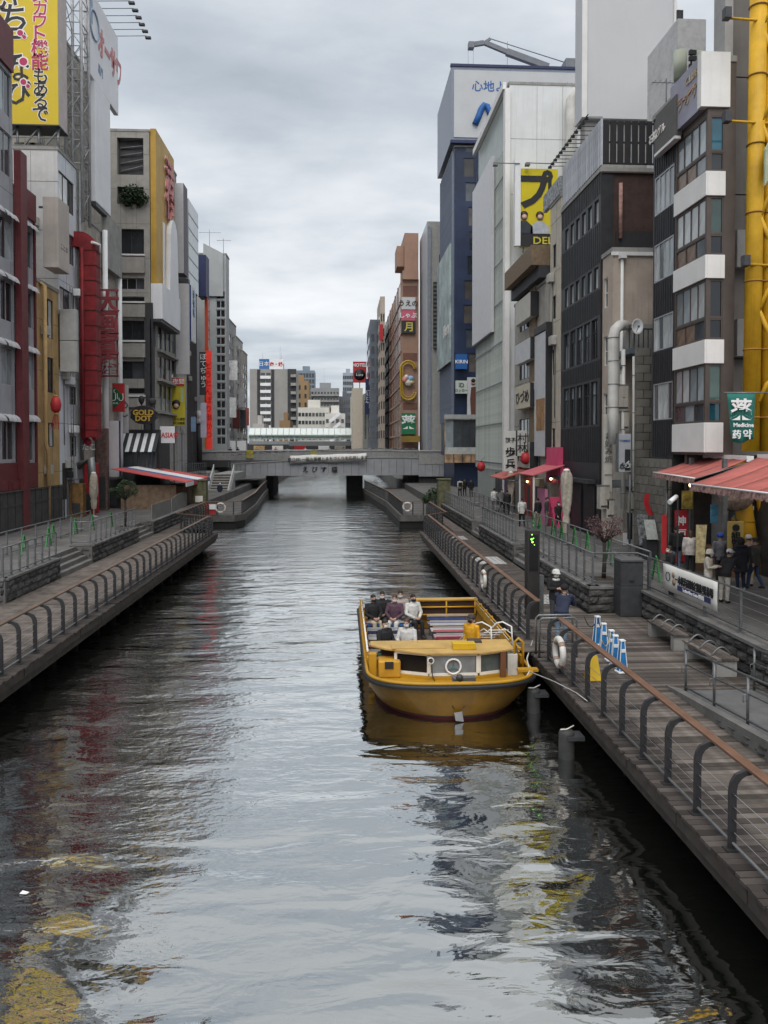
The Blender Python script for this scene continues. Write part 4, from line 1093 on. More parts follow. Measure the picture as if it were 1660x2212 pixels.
# ==== grey concrete building with balconies (camera side) and golden sign (canal side)
XG = -17.3; YG = 70.0
FG = Face('x', XG, 1)
g_end = FG.s(384)
ztop = PY(300, 281, YG).z
M_G5 = mat('concrete_panel_warm', (.315, .30, .275), .85, var=.1, scale=1.4, streak=.45, bump=.1)
b = Bld('grey concrete building with open balconies and a shrub, and a golden sign on its side', FG, YG, g_end, ztop, 12, M_G5)
xw0, xw1 = PY(254, 500, YG).x, PY(311, 500, YG).x
for v0, v1, kind in ((297, 377, 'open'), (403, 440, 'plant'), (494, 548, 'win'), (600, 624, 'win3'), (640, 655, 'slot'), (692, 734, 'dark'), (780, 818, 'win'), (838, 850, 'slot')):
 z0, z1 = PY(280, v1, YG).z, PY(280, v0, YG).z
 if kind in ('open', 'plant', 'slot'):
  b.eopen(xw0, xw1, z0, z1)
  MB().box(xw0 - .1, xw1 + .1, YG + .5, YG + .86, z0 - .05, z1 + .05).build('recess_shade', M_CHAR, b.root)  # dark box fills the opening to stand for its shade
  if kind == 'open':
   for q in range(5): MB().tube([(xw0 + .2, YG + .4, z0 + .4 + q * .7), (xw1 - .1, YG + .3, z0 + .9 + q * .6)], .06, 6).build('pipework', M_CABLE, b.root)
 else:
  b.ewin(xw0, xw1, z0, z1, {'win': 2, 'win3': 3, 'dark': 2}[kind], 1, fm=M_FRAME_AL if kind == 'win3' else M_FRAME_DK, pm=[M_GLASS, M_GLASS2] if kind != 'dark' else M_GLASS, n=-.3)
for v0, v1 in ((556, 590), (658, 685), (742, 772), (860, 880)):
 z0, z1 = PY(280, v1, YG).z, PY(280, v0, YG).z
 MB().box(xw0 - .1, xw1 + .1, YG - .28, YG - .003, z0, z1).build('balcony_panel', M_G5, b.root)
 MB().box(xw0 - .1, xw1 + .1, YG - .32, YG - .003, z1 + .12, z1 + .26).build('balcony_rail', M_FRAME_WH, b.root)
for k, (v0, v1) in enumerate(((700, 752), (768, 815), (828, 885))):
 for i in range(4):
  ua = 343 + i * 9.5
  b.win(ua, ua + 7.5, v0 + i * 3, v1 + i * 3, ua, 1, 2, fm=M_FRAME_DK, pm=[M_GLASS, M_GLASS2, M_GLASS_LT])
 z_ = FG.z(340, v1 + 4)
 MB().fbox(FG, FG.s(340), g_end - .1, .003, .4, z_ - .15, z_ + .05).build('ledge', M_CONC, b.root)
b.done(edepth=.9)
MB().box(PY(312, 700, YG).x, PY(331, 700, YG).x, YG - .12, YG - .003, 5.0, PY(320, 654, YG).z).build('charcoal_pier', M_CHAR, b.root)
MB().fbox(FG, YG - .12, YG + 1.2, .003, .1, 5.0, FG.z(341, 700)).build('charcoal_corner', M_CHAR, b.root)
def leaf_mat(name, c, rnd=0):
 m = mat(name, c, .6, var=.35, scale=6, spec=.3)
 return m
M_LEAF_DK = leaf_mat('leaf_dark', (.025, .045, .018))
M_LEAF_RED = leaf_mat('leaf_maroon', (.07, .028, .03))
M_BARK = mat('bark_dark', (.045, .036, .03), .9, var=.3, scale=8, bump=.4)
def leaves(mb, c, R, n, size, rs, squash=(1, 1, 1)):
 for _ in range(n):
  while True:
   d = Vector((rs.uniform(-1, 1), rs.uniform(-1, 1), rs.uniform(-1, 1)))
   if .15 < d.length < 1: break
  p = Vector(c) + Vector((d.x * R * squash[0], d.y * R * squash[1], d.z * R * squash[2]))
  a = Vector((rs.uniform(-1, 1), rs.uniform(-1, 1), rs.uniform(-.6, .6))).normalized()
  t = a.orthogonal().normalized() * size * rs.uniform(.3, .5)
  a *= size * rs.uniform(.6, 1.2)
  mb.add([p - a * .5, p + t, p + a * .5, p - t], [(0, 1, 2, 3)])
rs = random.Random(11)
sh = thing('balcony_shrub', 'bushy dark shrub spilling over a balcony of the grey concrete building', 'shrub', tuple(PY(287, 440, YG - .3)))
mb = MB()
for u, v, r_ in ((270, 425, .55), (283, 412, .75), (298, 418, .7), (288, 430, .8), (310, 428, .5), (276, 436, .4), (302, 437, .4)):
 leaves(mb, PY(u, v, YG - .25), r_, 130, .22, rs, (1, .7, 1))
mb.build('foliage', M_LEAF_DK, sh)
mb = MB()
base = PY(287, 440, YG + .2)
for u, v in ((272, 420), (283, 408), (300, 414), (308, 428)):
 mb.tube([base, base.lerp(PY(u, v, YG), .6) + Vector((0, 0, .2)), PY(u, v, YG - .2)], [.05, .035, .012], 5)
mb.build('stem', M_BARK, sh)
FGo = Face('x', XG + .55, 1)
sa, sb = YG + .15, FGo.s(379)
z0, z1 = FGo.z(342, 690), ztop + .25
gs = thing('billboard', 'golden restaurant billboard with red characters and a white arch on the grey concrete building', 'billboard', tuple(FGo.P((sa + sb) / 2, 0, z0)))
M_GOLD = mat('sign_gold', (.47, .28, .04), .5, var=.15, scale=.5, streak=.2)
MB().fbox(FGo, sa, sb, -.5, 0, z0 + 3.2, z1).build('panel', M_GOLD, gs)
MB().fbox(FGo, sa, sb + .3, -.52, .5, z0, z0 + 3.19).build('white_skirt', M_BBW, gs)
L = sb - sa
for ch, v in (('活', .16), ('伊', .31)):
 lettering(gs, ch, FGo, sa + L * .66, z1 - (z1 - z0) * v, 3.4, M_FADERED, n=.14, bold=.02, depth=.1)
 lettering(gs, ch, FGo, sa + L * .66, z1 - (z1 - z0) * v, 3.4, M_HALO, n=.02, bold=.05, depth=.01, name='letter_halo')
poly = []
for k in range(13):
 a = math.pi * k / 12
 poly.append((sa + L * .72 + math.cos(a) * L * .2, z1 - (z1 - z0) * .52 + math.sin(a) * 2.2))
poly += [(sa + L * .45, z0 + 3.0), (sa + L * .98, z0 + 3.0)]
MB().prism(poly, XG + .56, XG + 1.0, 'x').build('white_arch', M_BBW, gs)
MB().fbox(FGo, sa + L * .33, sa + L * .40, .003, .12, z0 + 3.4, z1 - (z1 - z0) * .45).build('white_strip', M_BBW, gs)
MB().fbox(FGo, sa - .05, sb + .35, -.6, .4, z0 - .28, z0 - .01).build('underside', M_DKSTEEL, gs)
# ==== LEFT BANK beyond: awning restaurant, signs towards the bridge
def boxpx(u0, u1, u2, v0, v1, Y, label, mf, ms=None, cat='sign', name='sign_box', group=None, left=True, thick=None):
 xa, xb = PY(u0, 800, Y).x, PY(u1, 800, Y).x
 uc = (u0 + u1) / 2
 z0, z1 = PY(uc, v1, Y).z, PY(uc, v0, Y).z
 xs = xb if left else xa
 y2 = PX(u2, 800, xs).y if u2 is not None else Y + (thick or .4)
 r = thing(name, label, cat, ((xa + xb) / 2, Y, z0), group=group)
 MB().box(xa, xb, Y, y2, z0, z1).build('body', ms or mf, r)
 if ms is not None: MB().box(xa + .02, xb - .02, Y - .06, Y - .003, z0 + .02, z1 - .02).build('front_panel', mf, r)
 return r, xa, xb, Y, y2, z0, z1
yy = 66.0
fr_ = Face('y', yy, -1)
x0, x1 = PY(256, 950, yy).x, PY(345, 950, yy).x
b = thing('awning_restaurant', 'low dark restaurant with a striped awning before the grey concrete building', 'building', ((x0 + x1) / 2, yy + 1.9, ZP))
zt = PY(300, 928, yy).z; za0, za1 = PY(300, 976, yy).z, PY(300, 936, yy).z
MB().box(x0, x1, yy, yy + 3.85, ZP, zt).build('wall', M_CHAR, b)
n = 11
for k in range(n):
 a, c = x0 + (x1 - x0) * k / n, x0 + (x1 - x0) * (k + 1) / n
 m_ = M_WHITE if k % 2 else mat('awning_dark_stripe', (.03, .04, .045), .7)
 MB().hexa([(a, yy - 1.5, za0), (c, yy - 1.5, za0), (c, yy - .003, za1 - .05), (a, yy - .003, za1 - .05), (a, yy - 1.5, za0 + .04), (c, yy - 1.5, za0 + .04), (c, yy - .003, za1), (a, yy - .003, za1)]).build('awning_stripe', m_, b)
for k in range(12):
 a = x0 + (x1 - x0) * k / 11
 MB().box(a - .04, a + .04, yy - 1.4, yy - 1.3, PY(300, 1012, yy).z, za0 - .003).build('glazing_bar', M_DKSTEEL, b)
MB().box(x0, x1, yy - 1.25, yy - 1.22, PY(300, 1012, yy).z, za0 - .01).build('glazing', M_GLASS2, b)
MB().box(x0, x1 + .4, yy - 1.6, yy - .003, ZP, PY(300, 1014, yy).z).build('terrace_base', M_CHAR, b)
yy2 = 65.0; f2 = Face('y', yy2, -1)
p = PY(310, 916, yy2); q_ = PY(310, 876, yy2)
r = thing('restaurant_sign', 'black rounded cauldron-like sign with gold letters above the striped awning', 'sign', (p.x, yy2, p.z))
poly = []
for k in range(20):
 a = 2 * math.pi * k / 20
 poly.append((p.x + math.cos(a) * 1.05 * (1 + .12 * (k % 2)), (p.z + q_.z) / 2 + math.sin(a) * .8))
MB().prism(poly, yy2, yy2 + .5).build('board', M_BLACK, r, bevel=.05)
lettering(r, 'GOLD\nDOT', f2, p.x, (p.z + q_.z) / 2 - .05, .62, M_INK_GOLD, n=.05, bold=.03, depth=.04, line=.8)
MB().tube([(p.x, yy2 + .3, p.z - .6), (p.x, yy2 + .3, p.z + .2)], .08, 6).build('post', M_BLACK, r)
MB().lathe((p.x + .7, yy2 + .2, q_.z + .35), [(.05, -.3), (.3, -.2), (.34, .1), (.2, .3)], 12).build('ornament', M_CHAR, r)
MB().lathe((p.x - .2, yy2 + .2, q_.z + .6), [(.02, -.6), (.25, -.2), (.28, .1), (.1, .25)], 10).build('ornament', M_BLACK, r)
slim_sign(345, 378, 921, 957, 66.5, 'white sign with red letters on dark posts beyond the striped awning', M_WHITE, M_DKSTEEL, '金ASIA金', M_INK_RED, .62, post=True, bold=.02, squeeze=.8)
XS = -18.6
F6 = Face('x', XS, 1)
b = Bld('pale grey sign-covered building before the bridge on the left', F6, 83.0, 92.5, PY(395, 600, 83).z, 14, mat('cladding_pale', (.38, .38, .38), .7, var=.1, streak=.3), z0=ZP); b.done()
boxpx(379, 399, 407, 395, 590, 80.5, 'tall white blank sign box with a dark side above the left bridge corner', mat('panel_lilac_white', (.50, .49, .50), .6, var=.05), mat('panel_aubergine', (.045, .035, .05), .5))
r, xa, xb, Y, y2, z0, z1 = boxpx(380, 408, None, 612, 808, 80.0, 'lower white blank sign panel near the left bridge corner', mat('panel_lilac_white', (.5, .49, .5)), thick=.6)
MB().box(xa - .2, xb, Y + .1, Y + .9, z1 + .05, z1 + .5).build('lamp_gantry', M_DKSTEEL, r)
r, xa, xb, Y, y2, z0, z1 = boxpx(404, 409, 430, 428, 617, 84.5, 'pale glass-panelled sign tower left of the blue sign', mat('edge_grey', (.3, .3, .3)), mat('panel_pale_glass', (.47, .52, .54), .25, var=.06))
for k in range(1, 6):
 zz_ = z0 + (z1 - z0) * k / 6
 MB().box(xb - .02, xb + .03, Y, y2, zz_ - .04, zz_ + .04).build('joint', M_STEEL, r)
M_BLUE = mat('sign_blue', (.02, .045, .20), .5, var=.1)
r, xa, xb, Y, y2, z0, z1 = boxpx(409, 414, 424, 615, 735, 84.0, 'blue and white vertical sign strip hanging on the left facades', M_BLUE, mat('sign_white_panel', (.62, .64, .66), .5, var=.08))
lettering(r, '道頓堀', Face('x', xb + .01, 1), (Y + y2) / 2, z1 - 1.8, 1.0, M_INK_BLUE, vertical=True, n=.01)
slim_sign(372, 399, 815, 920, 79.0, 'yellow poster sign with a red head and a portrait near the left bridge corner', mat('poster_yellow', (.52, .43, .03), .5, var=.15, scale=.6), None, [('夜間', .5, .08, .62, M_INK_WH), ('いつも綺麗', .5, .86, .30, M_INK), ('でぐち教室', .5, .94, .26, M_INK)], bold=.01)
_r = bpy.data.objects['projecting_sign'] if False else None
yy = 79.0
p, q_ = PY(376, 890, yy), PY(388, 862, yy)
ps = [o for o in bpy.data.objects if o.get('label', '').startswith('yellow poster sign')][0]
xa, xb = PY(372, 850, yy).x, PY(399, 850, yy).x
MB().box(xa + .02, xb - .02, yy - .03, yy - .003, PY(380, 834, yy).z, PY(380, 816, yy).z).build('red_head', M_RED, ps)
MB().lathe((PY(381, 872, yy).x, yy - .05, PY(381, 872, yy).z), [(.02, -.004), (.42, 0), (.02, .004)], 16, ax='y').build('portrait_hair', M_INK, ps)
MB().lathe((PY(381, 878, yy).x, yy - .07, PY(381, 878, yy).z), [(.02, -.004), (.3, 0), (.02, .004)], 16, ax='y').build('portrait_face', mat('print_skin', (.55, .36, .27), .6), ps)
MB().box(PY(391, 850, yy).x, PY(396, 850, yy).x, yy - .02, yy - .004, PY(392, 868, yy).z, PY(392, 838, yy).z).build('green_strip', mat('print_palegreen', (.35, .5, .3), .5), ps)
b = Bld('dark building behind the navy and red signs left of the gridded tower', F6, 92.6, 99.0, PY(440, 560, 93).z, 14, M_CHAR); b.done()
r, xa, xb, Y, y2, z0, z1 = boxpx(429, 446, 453, 550, 640, 96.0, 'navy blue sign block above the orange-red banner', M_NAVY, M_NAVY)
r, xa, xb, Y, y2, z0, z1 = boxpx(443, 449, 454, 640, 757, 97.0, 'orange-red vertical sign above the bright red banner', mat('sign_orange', (.48, .07, .03), .5, var=.1), mat('sign_orange', (.48, .07, .03)))
for k in range(5):
 lettering(r, '◯くらし'[k % 4], Face('x', xb + .005, 1), (Y + y2) / 2, z1 - 1 - k * 1.25, 1.0, M_INK_WH, n=.02, squeeze=.6)
r, xa, xb, Y, y2, z0, z1 = boxpx(445, 457, None, 757, 970, 95.0, 'bright red vertical lit banner sign down to the bridge', mat('sign_bright_red', (.75, .045, .03), .45, var=.08, emit=.12), thick=.5)
MB().box(xa - .22, xa - .003, Y + .05, Y + .45, z0, z1).build('orange_edge', mat('sign_amber', (.55, .22, .02), .5), r)
lettering(r, 'どうとんぼり串かつ', Face('y', Y, -1), (xa + xb) / 2, (z0 + z1) / 2, .95, mat('print_darkred', (.35, .01, .01), .5), n=.02, vertical=True, line=1.12)
boxpx(431, 444, None, 760, 853, 94.0, 'black vertical sign board left of the bright red banner', M_CHAR, thick=.4)
rr = [o for o in bpy.data.objects if o.get('label', '').startswith('black vertical sign board')][0]
p = PY(440, 800, 94.0)
lettering(rr, 'ぼてぢゅう', Face('y', 94.0, -1), p.x, p.z, .85, M_INK_WH, n=.02, vertical=True)
boxpx(433, 445, None, 870, 945, 93.0, 'white and purple poster sign below the black sign board', mat('poster_lilac', (.52, .50, .60), .5, var=.2, scale=.8), thick=.3)
boxpx(412, 422, None, 900, 932, 88.0, 'small pale blue sign board near the lamp pillar', mat('poster_paleblue', (.25, .36, .55), .5, var=.2, scale=.8), thick=.3)
YT = 104.0
FTt = Face('y', YT, -1)
xa, xb = PY(457, 700, YT).x, PY(489, 700, YT).x
zt = PY(475, 548, YT).z
M_TW = mat('tower_grey_panel', (.36, .38, .385), .6, var=.07, scale=.6, streak=.2)
fT = Face('x', xb, 1)
b = Bld('grey tower with a grid of dark windows beyond the bridge on the left', fT, YT, PX(496, 800, xb).y, zt, 9, M_TW)
wa, wb = PY(467, 700, YT).x, PY(488, 700, YT).x
zw1, zw0 = PY(478, 628, YT).z, PY(478, 962, YT).z
rows = 17
for k in range(rows):
 a = zw0 + (zw1 - zw0) * k / rows; c = zw0 + (zw1 - zw0) * (k + 1) / rows
 b.ewin(wa, wb - .05, a + .12, c - .05, 2, 1, fm=M_TW, pm=[M_GLASS], fr=.1)
b.done()
xt = PY(441, 700, YT).x
MB().hexa([Vector(v) for v in ((xt, YT - .3, PY(450, 640, YT).z), (wa + 1.0, YT - .3, PY(450, 640, YT).z), (wa + 1.0, YT - .004, PY(450, 640, YT).z), (xt, YT - .004, PY(450, 640, YT).z), (xt, YT - .3, PY(441, 526, YT).z), (wa + 1.0, YT - .3, zt), (wa + 1.0, YT - .004, zt), (xt, YT - .004, PY(441, 526, YT).z))]).build('upper_screen', M_TW, b.root)
def antenna(x, y, z, h, label, group=None, yagi=True):
 r = thing('rooftop_antenna', label, 'antenna', (x, y, z), group=group)
 MB().tube([(x, y, z), (x, y, z + h)], .035, 5).build('mast', M_STEEL, r)
 if yagi:
  MB().tube([(x - h * .35, y, z + h * .9), (x + h * .4, y, z + h * .9)], .02, 4).build('boom', M_STEEL, r)
  for k in range(6):
   xx = x - h * .3 + k * h * .12
   MB().tube([(xx, y - .25, z + h * .9), (xx, y + .25, z + h * .9)], .012, 4).build('element', M_STEEL, r)
 return r
antenna(PY(450, 520, YT).x, YT + 1, zt - .5, 4.0, 'thin television antenna on the gridded tower, left one')
antenna(PY(478, 520, YT).x, YT + 2, zt, 2.6, 'thin television antenna on the gridded tower, right one')
specs = [(492, 511, 684, 'grey slab building behind the gridded tower', (.36, .365, .37)), (511, 525, 726, 'narrow pale building with roof tanks further along the left row', (.42, .42, .41)),
   (525, 535, 757, 'small pale end building of the left row before the arcade', (.40, .39, .37))]
Yc = 118.0
for i, (u0, u1, v0, lab, c) in enumerate(specs):
 fX = Face('x', -18.3 + i * .4, 1)
 sA, sB = fX.s(u0), fX.s(u1)
 b = Bld(lab, fX, sA, sB, PY(u0 + 3, v0, sA).z, 12, mat('far_wall_%d' % i, c, .8, var=.12, scale=.6, streak=.4))
 nz = 9
 zb, zt_ = 7.0, b.z1 - 1.5
 for k in range(nz):
  z0 = zb + (zt_ - zb) * k / nz
  L = sB - sA
  for j in range(2):
   b.win_sz(sA + L * (.1 + .45 * j), sA + L * (.45 + .45 * j), z0, z0 + (zt_ - zb) / nz * .6, 1, 1, fm=M_FRAME_AL, pm=[M_GLASS, M_GLASS2, M_GLASS_LT])
 b.done()
for k, (u, v, c) in enumerate(((497, 880, (.5, .5, .5)), (500, 800, (.6, .6, .6)), (505, 905, (.10, .02, .02)), (516, 860, (.4, .4, .42)), (519, 905, (.05, .05, .06)), (526, 900, (.4, .12, .1)))):
 fX = Face('x', -17.9, 1); s = fX.s(u)
 z = fX.z(u, v)
 r = thing('projecting_sign', ['grey sign beside the tower grid', 'white sign high on the left far row', 'dark red sign with pale strokes on the far left row', 'pale sign halfway down the far left row', 'black sign on the last far left buildings', 'small reddish sign near the arcade end'][k], 'sign', (-17.6, s, z))
 MB().box(-18.1, -16.9, s, s + .3, z - 1.6, z + 1.6).build('board', mat('far_sign_%d' % k, c, .6, var=.2), r)
# ==== THE BRIDGE
M_BRPANEL = mat('bridge_steel_panel', (.29, .30, .32), .55, var=.09, scale=.8, streak=.22, rnd=.06)
M_BRCONC = mat('bridge_granite', (.30, .30, .295), .75, var=.15, scale=3, streak=.35)
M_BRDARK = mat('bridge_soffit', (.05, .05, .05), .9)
YB = 98.0
FBr = Face('y', YB, -1)
br = thing('canal_bridge', 'grey arched footbridge with panelled side and banner across the canal', 'bridge', (0, YB + 4, 0))
def brz(u):   # top line of the fascia
 pts = [(500, 1003), (560, 999), (640, 995), (720, 991.5), (800, 989), (870, 989), (905, 990)]
 for (a, va), (c, vc) in zip(pts[:-1], pts[1:]):
  if a <= u <= c: return va + (vc - va) * (u - a) / (c - a)
 return 990
zbot = PY(700, 1026.5, YB).z
npan = 25
for k in range(npan):
 u0, u1 = 500 + 405 * k / npan, 500 + 405 * (k + 1) / npan
 xa, xb = PY(u0, 1000, YB).x, PY(u1, 1000, YB).x
 za, zb_ = PY(u0, brz(u0), YB).z, PY(u1, brz(u1), YB).z
 g = .018
 bulge = lambda x: YB - 1.6 * math.cos(min(1, abs(x + 3.5) / 14) * math.pi / 2)
 ya, yc = bulge(xa), bulge(xb)
 MB().hexa([(xa + g, ya, zbot), (xb - g, yc, zbot), (xb - g, yc + .2, zbot), (xa + g, ya + .2, zbot), (xa + g, ya, za), (xb - g, yc, zb_), (xb - g, yc + .2, zb_), (xa + g, ya + .2, za)]).build('fascia_panel', M_BRPANEL, br)
 MB().hexa([(xa, ya - .08, za + .004), (xb, yc - .08, zb_ + .004), (xb, yc + .3, zb_ + .004), (xa, ya + .3, za + .004), (xa, ya - .08, za + .13), (xb, yc - .08, zb_ + .13), (xb, yc + .3, zb_ + .13), (xa, ya + .3, za + .13)]).build('coping', M_BRCONC, br)
 rh = 1.08
 MB().tube([(xa, ya + .1, za + .13 + rh), (xb, yc + .1, zb_ + .13 + rh)], .05, 6).build('handrail', M_STEEL, br)
 mb = MB()
 nb = 8
 for j in range(nb):
  t = (j + .5) / nb
  xx, y_, z_ = xa + (xb - xa) * t, ya + (yc - ya) * t + .1, za + (zb_ - za) * t + .13
  mb.box(xx - .018, xx + .018, y_ - .018, y_ + .018, z_, z_ + rh - .02)
 o = mb.build('balusters', M_STEEL, br); o['kind'] = 'stuff'
x500, x905 = PY(500, 1000, YB).x, PY(905, 1000, YB).x
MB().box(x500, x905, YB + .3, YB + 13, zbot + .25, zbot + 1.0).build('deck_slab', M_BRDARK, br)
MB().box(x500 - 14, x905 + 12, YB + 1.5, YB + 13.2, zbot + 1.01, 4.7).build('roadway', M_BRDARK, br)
for ch, u in (('え', 660), ('び', 680.5), ('す', 700), ('橋', 723)):
 p = PY(u, 1014, YB - 1.6)
 lettering(br, ch, Face('y', YB - 1.57, -1), p.x, p.z, .78, M_INK, n=.06, bold=.02, depth=.04)
for u0, u1, yy in ((749, 784, 100.5), (881, 904, 100.0)):
 xa, xb = PY(u0, 1050, yy).x, PY(u1, 1050, yy).x
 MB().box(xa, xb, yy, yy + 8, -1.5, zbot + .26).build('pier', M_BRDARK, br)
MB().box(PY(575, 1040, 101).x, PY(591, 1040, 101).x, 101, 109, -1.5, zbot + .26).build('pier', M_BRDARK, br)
PB = thing('bridge_parapet', 'long plain grey granite parapet of the road bridge above the panelled walkway', 'parapet', (0, 100, 4.6))
u = 374;
xs_ = [PY(374 + (1040 - 374) * k / 14, 975, 102).x for k in range(15)]
for k in range(14):
 zt_ = PY(700, 971 + (3.5 if k < 5 else 0) * (1 - k / 5), 102).z if k < 10 else PY(700, 972.5, 102).z
 MB().box(xs_[k] + .01, xs_[k + 1] - .01, 101.6, 102.1, 3.2, zt_ - .16).build('block', M_BRCONC, PB)
 MB().box(xs_[k], xs_[k + 1], 101.5, 102.2, zt_ - .155, zt_).build('coping', mat('coping_light', (.45, .45, .445), .8, var=.12), PB)
for u in (540, 678):
 p = PY(u, 985, 101.4)
 MB().box(p.x - .45, p.x + .45, 101.3, 101.45, p.z - .3, p.z + .75).build('yellow_notice', mat('notice_yellow', (.42, .36, .02), .6, var=.2), PB)
bn_ = thing('bridge_banner', 'long white cloth banner with handwritten characters tied to the bridge railing', 'banner', (0, YB - 1.9, 4.6))
u0, u1 = 627, 792
mb = MB(); vs = []; fs = []
nn = 24
for k in range(nn + 1):
 u = u0 + (u1 - u0) * k / nn
 x = PY(u, 990, YB - 1.75).x
 y = YB - 1.82 + .05 * math.sin(k * 1.3)
 zt_ = PY(u, 984 - 5.0 * k / nn + .5 * math.sin(k * .7), YB - 1.75).z
 zb_ = PY(u, 1001 - 4.5 * k / nn + .9 * math.sin(k * .5 + 1), YB - 1.75).z
 vs += [(x, y, zb_), (x, y, zt_)]
for k in range(nn): fs.append((2 * k, 2 * k + 2, 2 * k + 3, 2 * k + 1))
mb.add(vs, fs, True)
o = mb.build('cloth', mat('banner_cloth', (.62, .62, .60), .9, var=.1, scale=1.5), bn_)
sm = o.modifiers.new('thick', 'SOLIDIFY'); sm.thickness = .015
p = PY(709, 990.5, YB - 1.9)
lettering(bn_, '歓迎PFI 一般の皆様とまちづくりを応援します', Face('y', YB - 1.92, -1), p.x, p.z, .52, M_INK, n=.04, bold=.01, rot=rad(1.7), squeeze=.95)
x1_, x2_, x3_ = PY(905, 1000, YB - .3).x, PY(965, 1000, YB - .3).x, PY(1020, 1000, YB - .3).x
MB().box(x1_ + .02, x2_, YB - .3, YB + 1.0, PY(930, 1003, YB).z, PY(930, 983, YB).z).build('abutment_block', M_BRCONC, br)
for k in range(4):
 a, c = x1_ + .02 + (x2_ - x1_) * k / 4, x1_ + .02 + (x2_ - x1_) * (k + 1) / 4 - .03
 MB().box(a, c, YB - .26, YB - .05, PY(930, 1029, YB).z, PY(930, 1003.5, YB).z).build('abutment_panel', M_BRPANEL, br)
MB().box(x2_ + .02, x3_ + 5, YB - .6, YB + 1.0, -1, PY(990, 985, YB).z).build('abutment_wall', mat('abutment_dark', (.2, .203, .207), .8, var=.15, streak=.3), br)
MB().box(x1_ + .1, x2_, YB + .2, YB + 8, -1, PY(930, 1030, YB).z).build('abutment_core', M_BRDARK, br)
xl0, xl1 = PY(365, 1000, 92).x, PY(502, 1000, 96.5).x
MB().box(xl0 - 6, PY(450, 1000, 92).x, 91.5, 101.5, ZP, PY(420, 1021, 92).z).build('ramp_wall', M_BRCONC, br)
st = thing('bridge_stairs', 'flight of grey stairs with white handrails descending from the bridge to the landing', 'stairs', (-13.4, 84, 1.0))
xa, xb = PY(450, 1074, 82).x, PY(491, 1074, 82).x
ns = 9
for k in range(ns):
 y_ = 82 + k * .48; z_ = 1.0 + k * .268
 MB().box(xa, xb, y_ + .06, 86.4, z_ + (.002 if k else 0), z_ + .2).build('riser', mat('stair_riser_shaded', (.12, .115, .10), .8, var=.2), st)  # step shading put into colour: dark risers, pale treads
 MB().box(xa, xb, y_, 86.4, z_ + .202, z_ + .268).build('step', mat('stair_tread_lit', (.42, .41, .39), .8, var=.12), st)
MB().box(xa - .1, xb + .1, 86.41, 97, 2.6, 1.0 + ns * .268).build('landing', M_BRCONC, st)
for x in (xa - .12, xb + .12):
 a_, b_ = Vector((x, 81.8, 1.0)), Vector((x, 86.4, 3.4))
 MB().hexa([(x - .1, 81.8, .9), (x + .1, 81.8, .9), (x + .1, 86.5, .9), (x - .1, 86.5, .9), (x - .1, 81.8, 1.15), (x + .1, 81.8, 1.15), (x + .1, 86.5, 3.6), (x - .1, 86.5, 3.6)]).build('string_wall', M_BRCONC, st)
 for h_ in (1.0, .75):
  MB().tube([a_ + Vector((0, 0, h_)), b_ + Vector((0, 0, h_ + .05))], .045, 6).build('handrail', M_FRAME_WH, st)
 for k in range(6):
  p = a_.lerp(b_, k / 5); MB().tube([p, p + Vector((0, 0, 1.02))], .035, 5).build('post', M_FRAME_WH, st)
rl = tube_rail([(PY(374, 1003, 92).x, 91.4), (PY(447, 1000, 92).x, 91.4)], 'baluster railing on the ramp left of the bridge stairs', PY(410, 1021, 92).z, h=1.15, sp=.22)
rl2 = tube_rail([(xa, 96.8), (xb, 96.8)], 'short railing across the top landing of the bridge stairs', 3.42, h=1.1, sp=.5)
# -- landings on both sides under the bridge
def landing(poly, label, zt=ZD):
 r = thing('landing', label, None, (poly[0][0], poly[0][1], zt)); del r['category']; r['kind'] = 'structure'
 MB().prism(poly, zt - .5, zt, 'z').build('slab', mat('landing_concrete', (.11, .106, .10), .85, var=.25, scale=1.2, grime=.5), r)
 MB().prism([(x * .995 + (.0), y + .15) for x, y in poly], -1.2, zt - .51, 'z').build('base', M_PILE, r)
 return r
PLl = [(-11.6, 60.6), (-8.5, 60.6), (-7.9, 62), (-8.1, 73), (-8.9, 86), (-9.6, 100), (-16, 100), (-16, 65), (-11.6, 65)]
PLr = [(8.1, 60.1), (4.6, 60.1), (4.4, 74.7), (3.4, 90), (2.7, 100), (8.1, 100)]
landing(PLl, 'stone landing stage below the bridge stairs on the left')
landing(PLr, 'landing stage with lifebuoy under the bridge on the right')
def poly_rail(pts, label, lifebuoy=None):
 r = thing('landing_railing', label, 'railing', (*pts[0], ZD), group='railings of the far landings')
 P = [Vector((*p, ZD)) for p in pts]
 for a, c in zip(P[:-1], P[1:]):
  MB().bar(a + Vector((0, 0, 1.07)), c + Vector((0, 0, 1.07)), .13, .06).build('handrail', M_RAILWOOD, r)
  k = max(1, round((c - a).length / 1.1))
  for i in range(k):
   p = a.lerp(c, i / k); MB().box(p.x - .05, p.x + .05, p.y - .04, p.y + .04, ZD, ZD + 1.04).build('post', M_POST, r)
  for z in (.2, .4, .6, .8): MB().tube([a + Vector((0, 0, z)), c + Vector((0, 0, z))], .012, 4).build('wire', M_WIRE, r)
 return r
poly_rail([(-11.2, 60.8), (-8.6, 60.8), (-8.1, 62.1), (-8.3, 73), (-9.1, 86), (-9.8, 100)], 'railing round the left stone landing below the bridge stairs')
poly_rail([(6.5, 60.3), (4.8, 60.3), (4.6, 74.7), (3.6, 90), (2.9, 100)], 'railing round the right landing with the lifebuoy')
M_BUOYW = mat('lifebuoy_white', (.62, .60, .56), .6, var=.15, scale=4, grime=.3)
M_BUOYR = mat('lifebuoy_red', (.5, .08, .04), .6, var=.1)
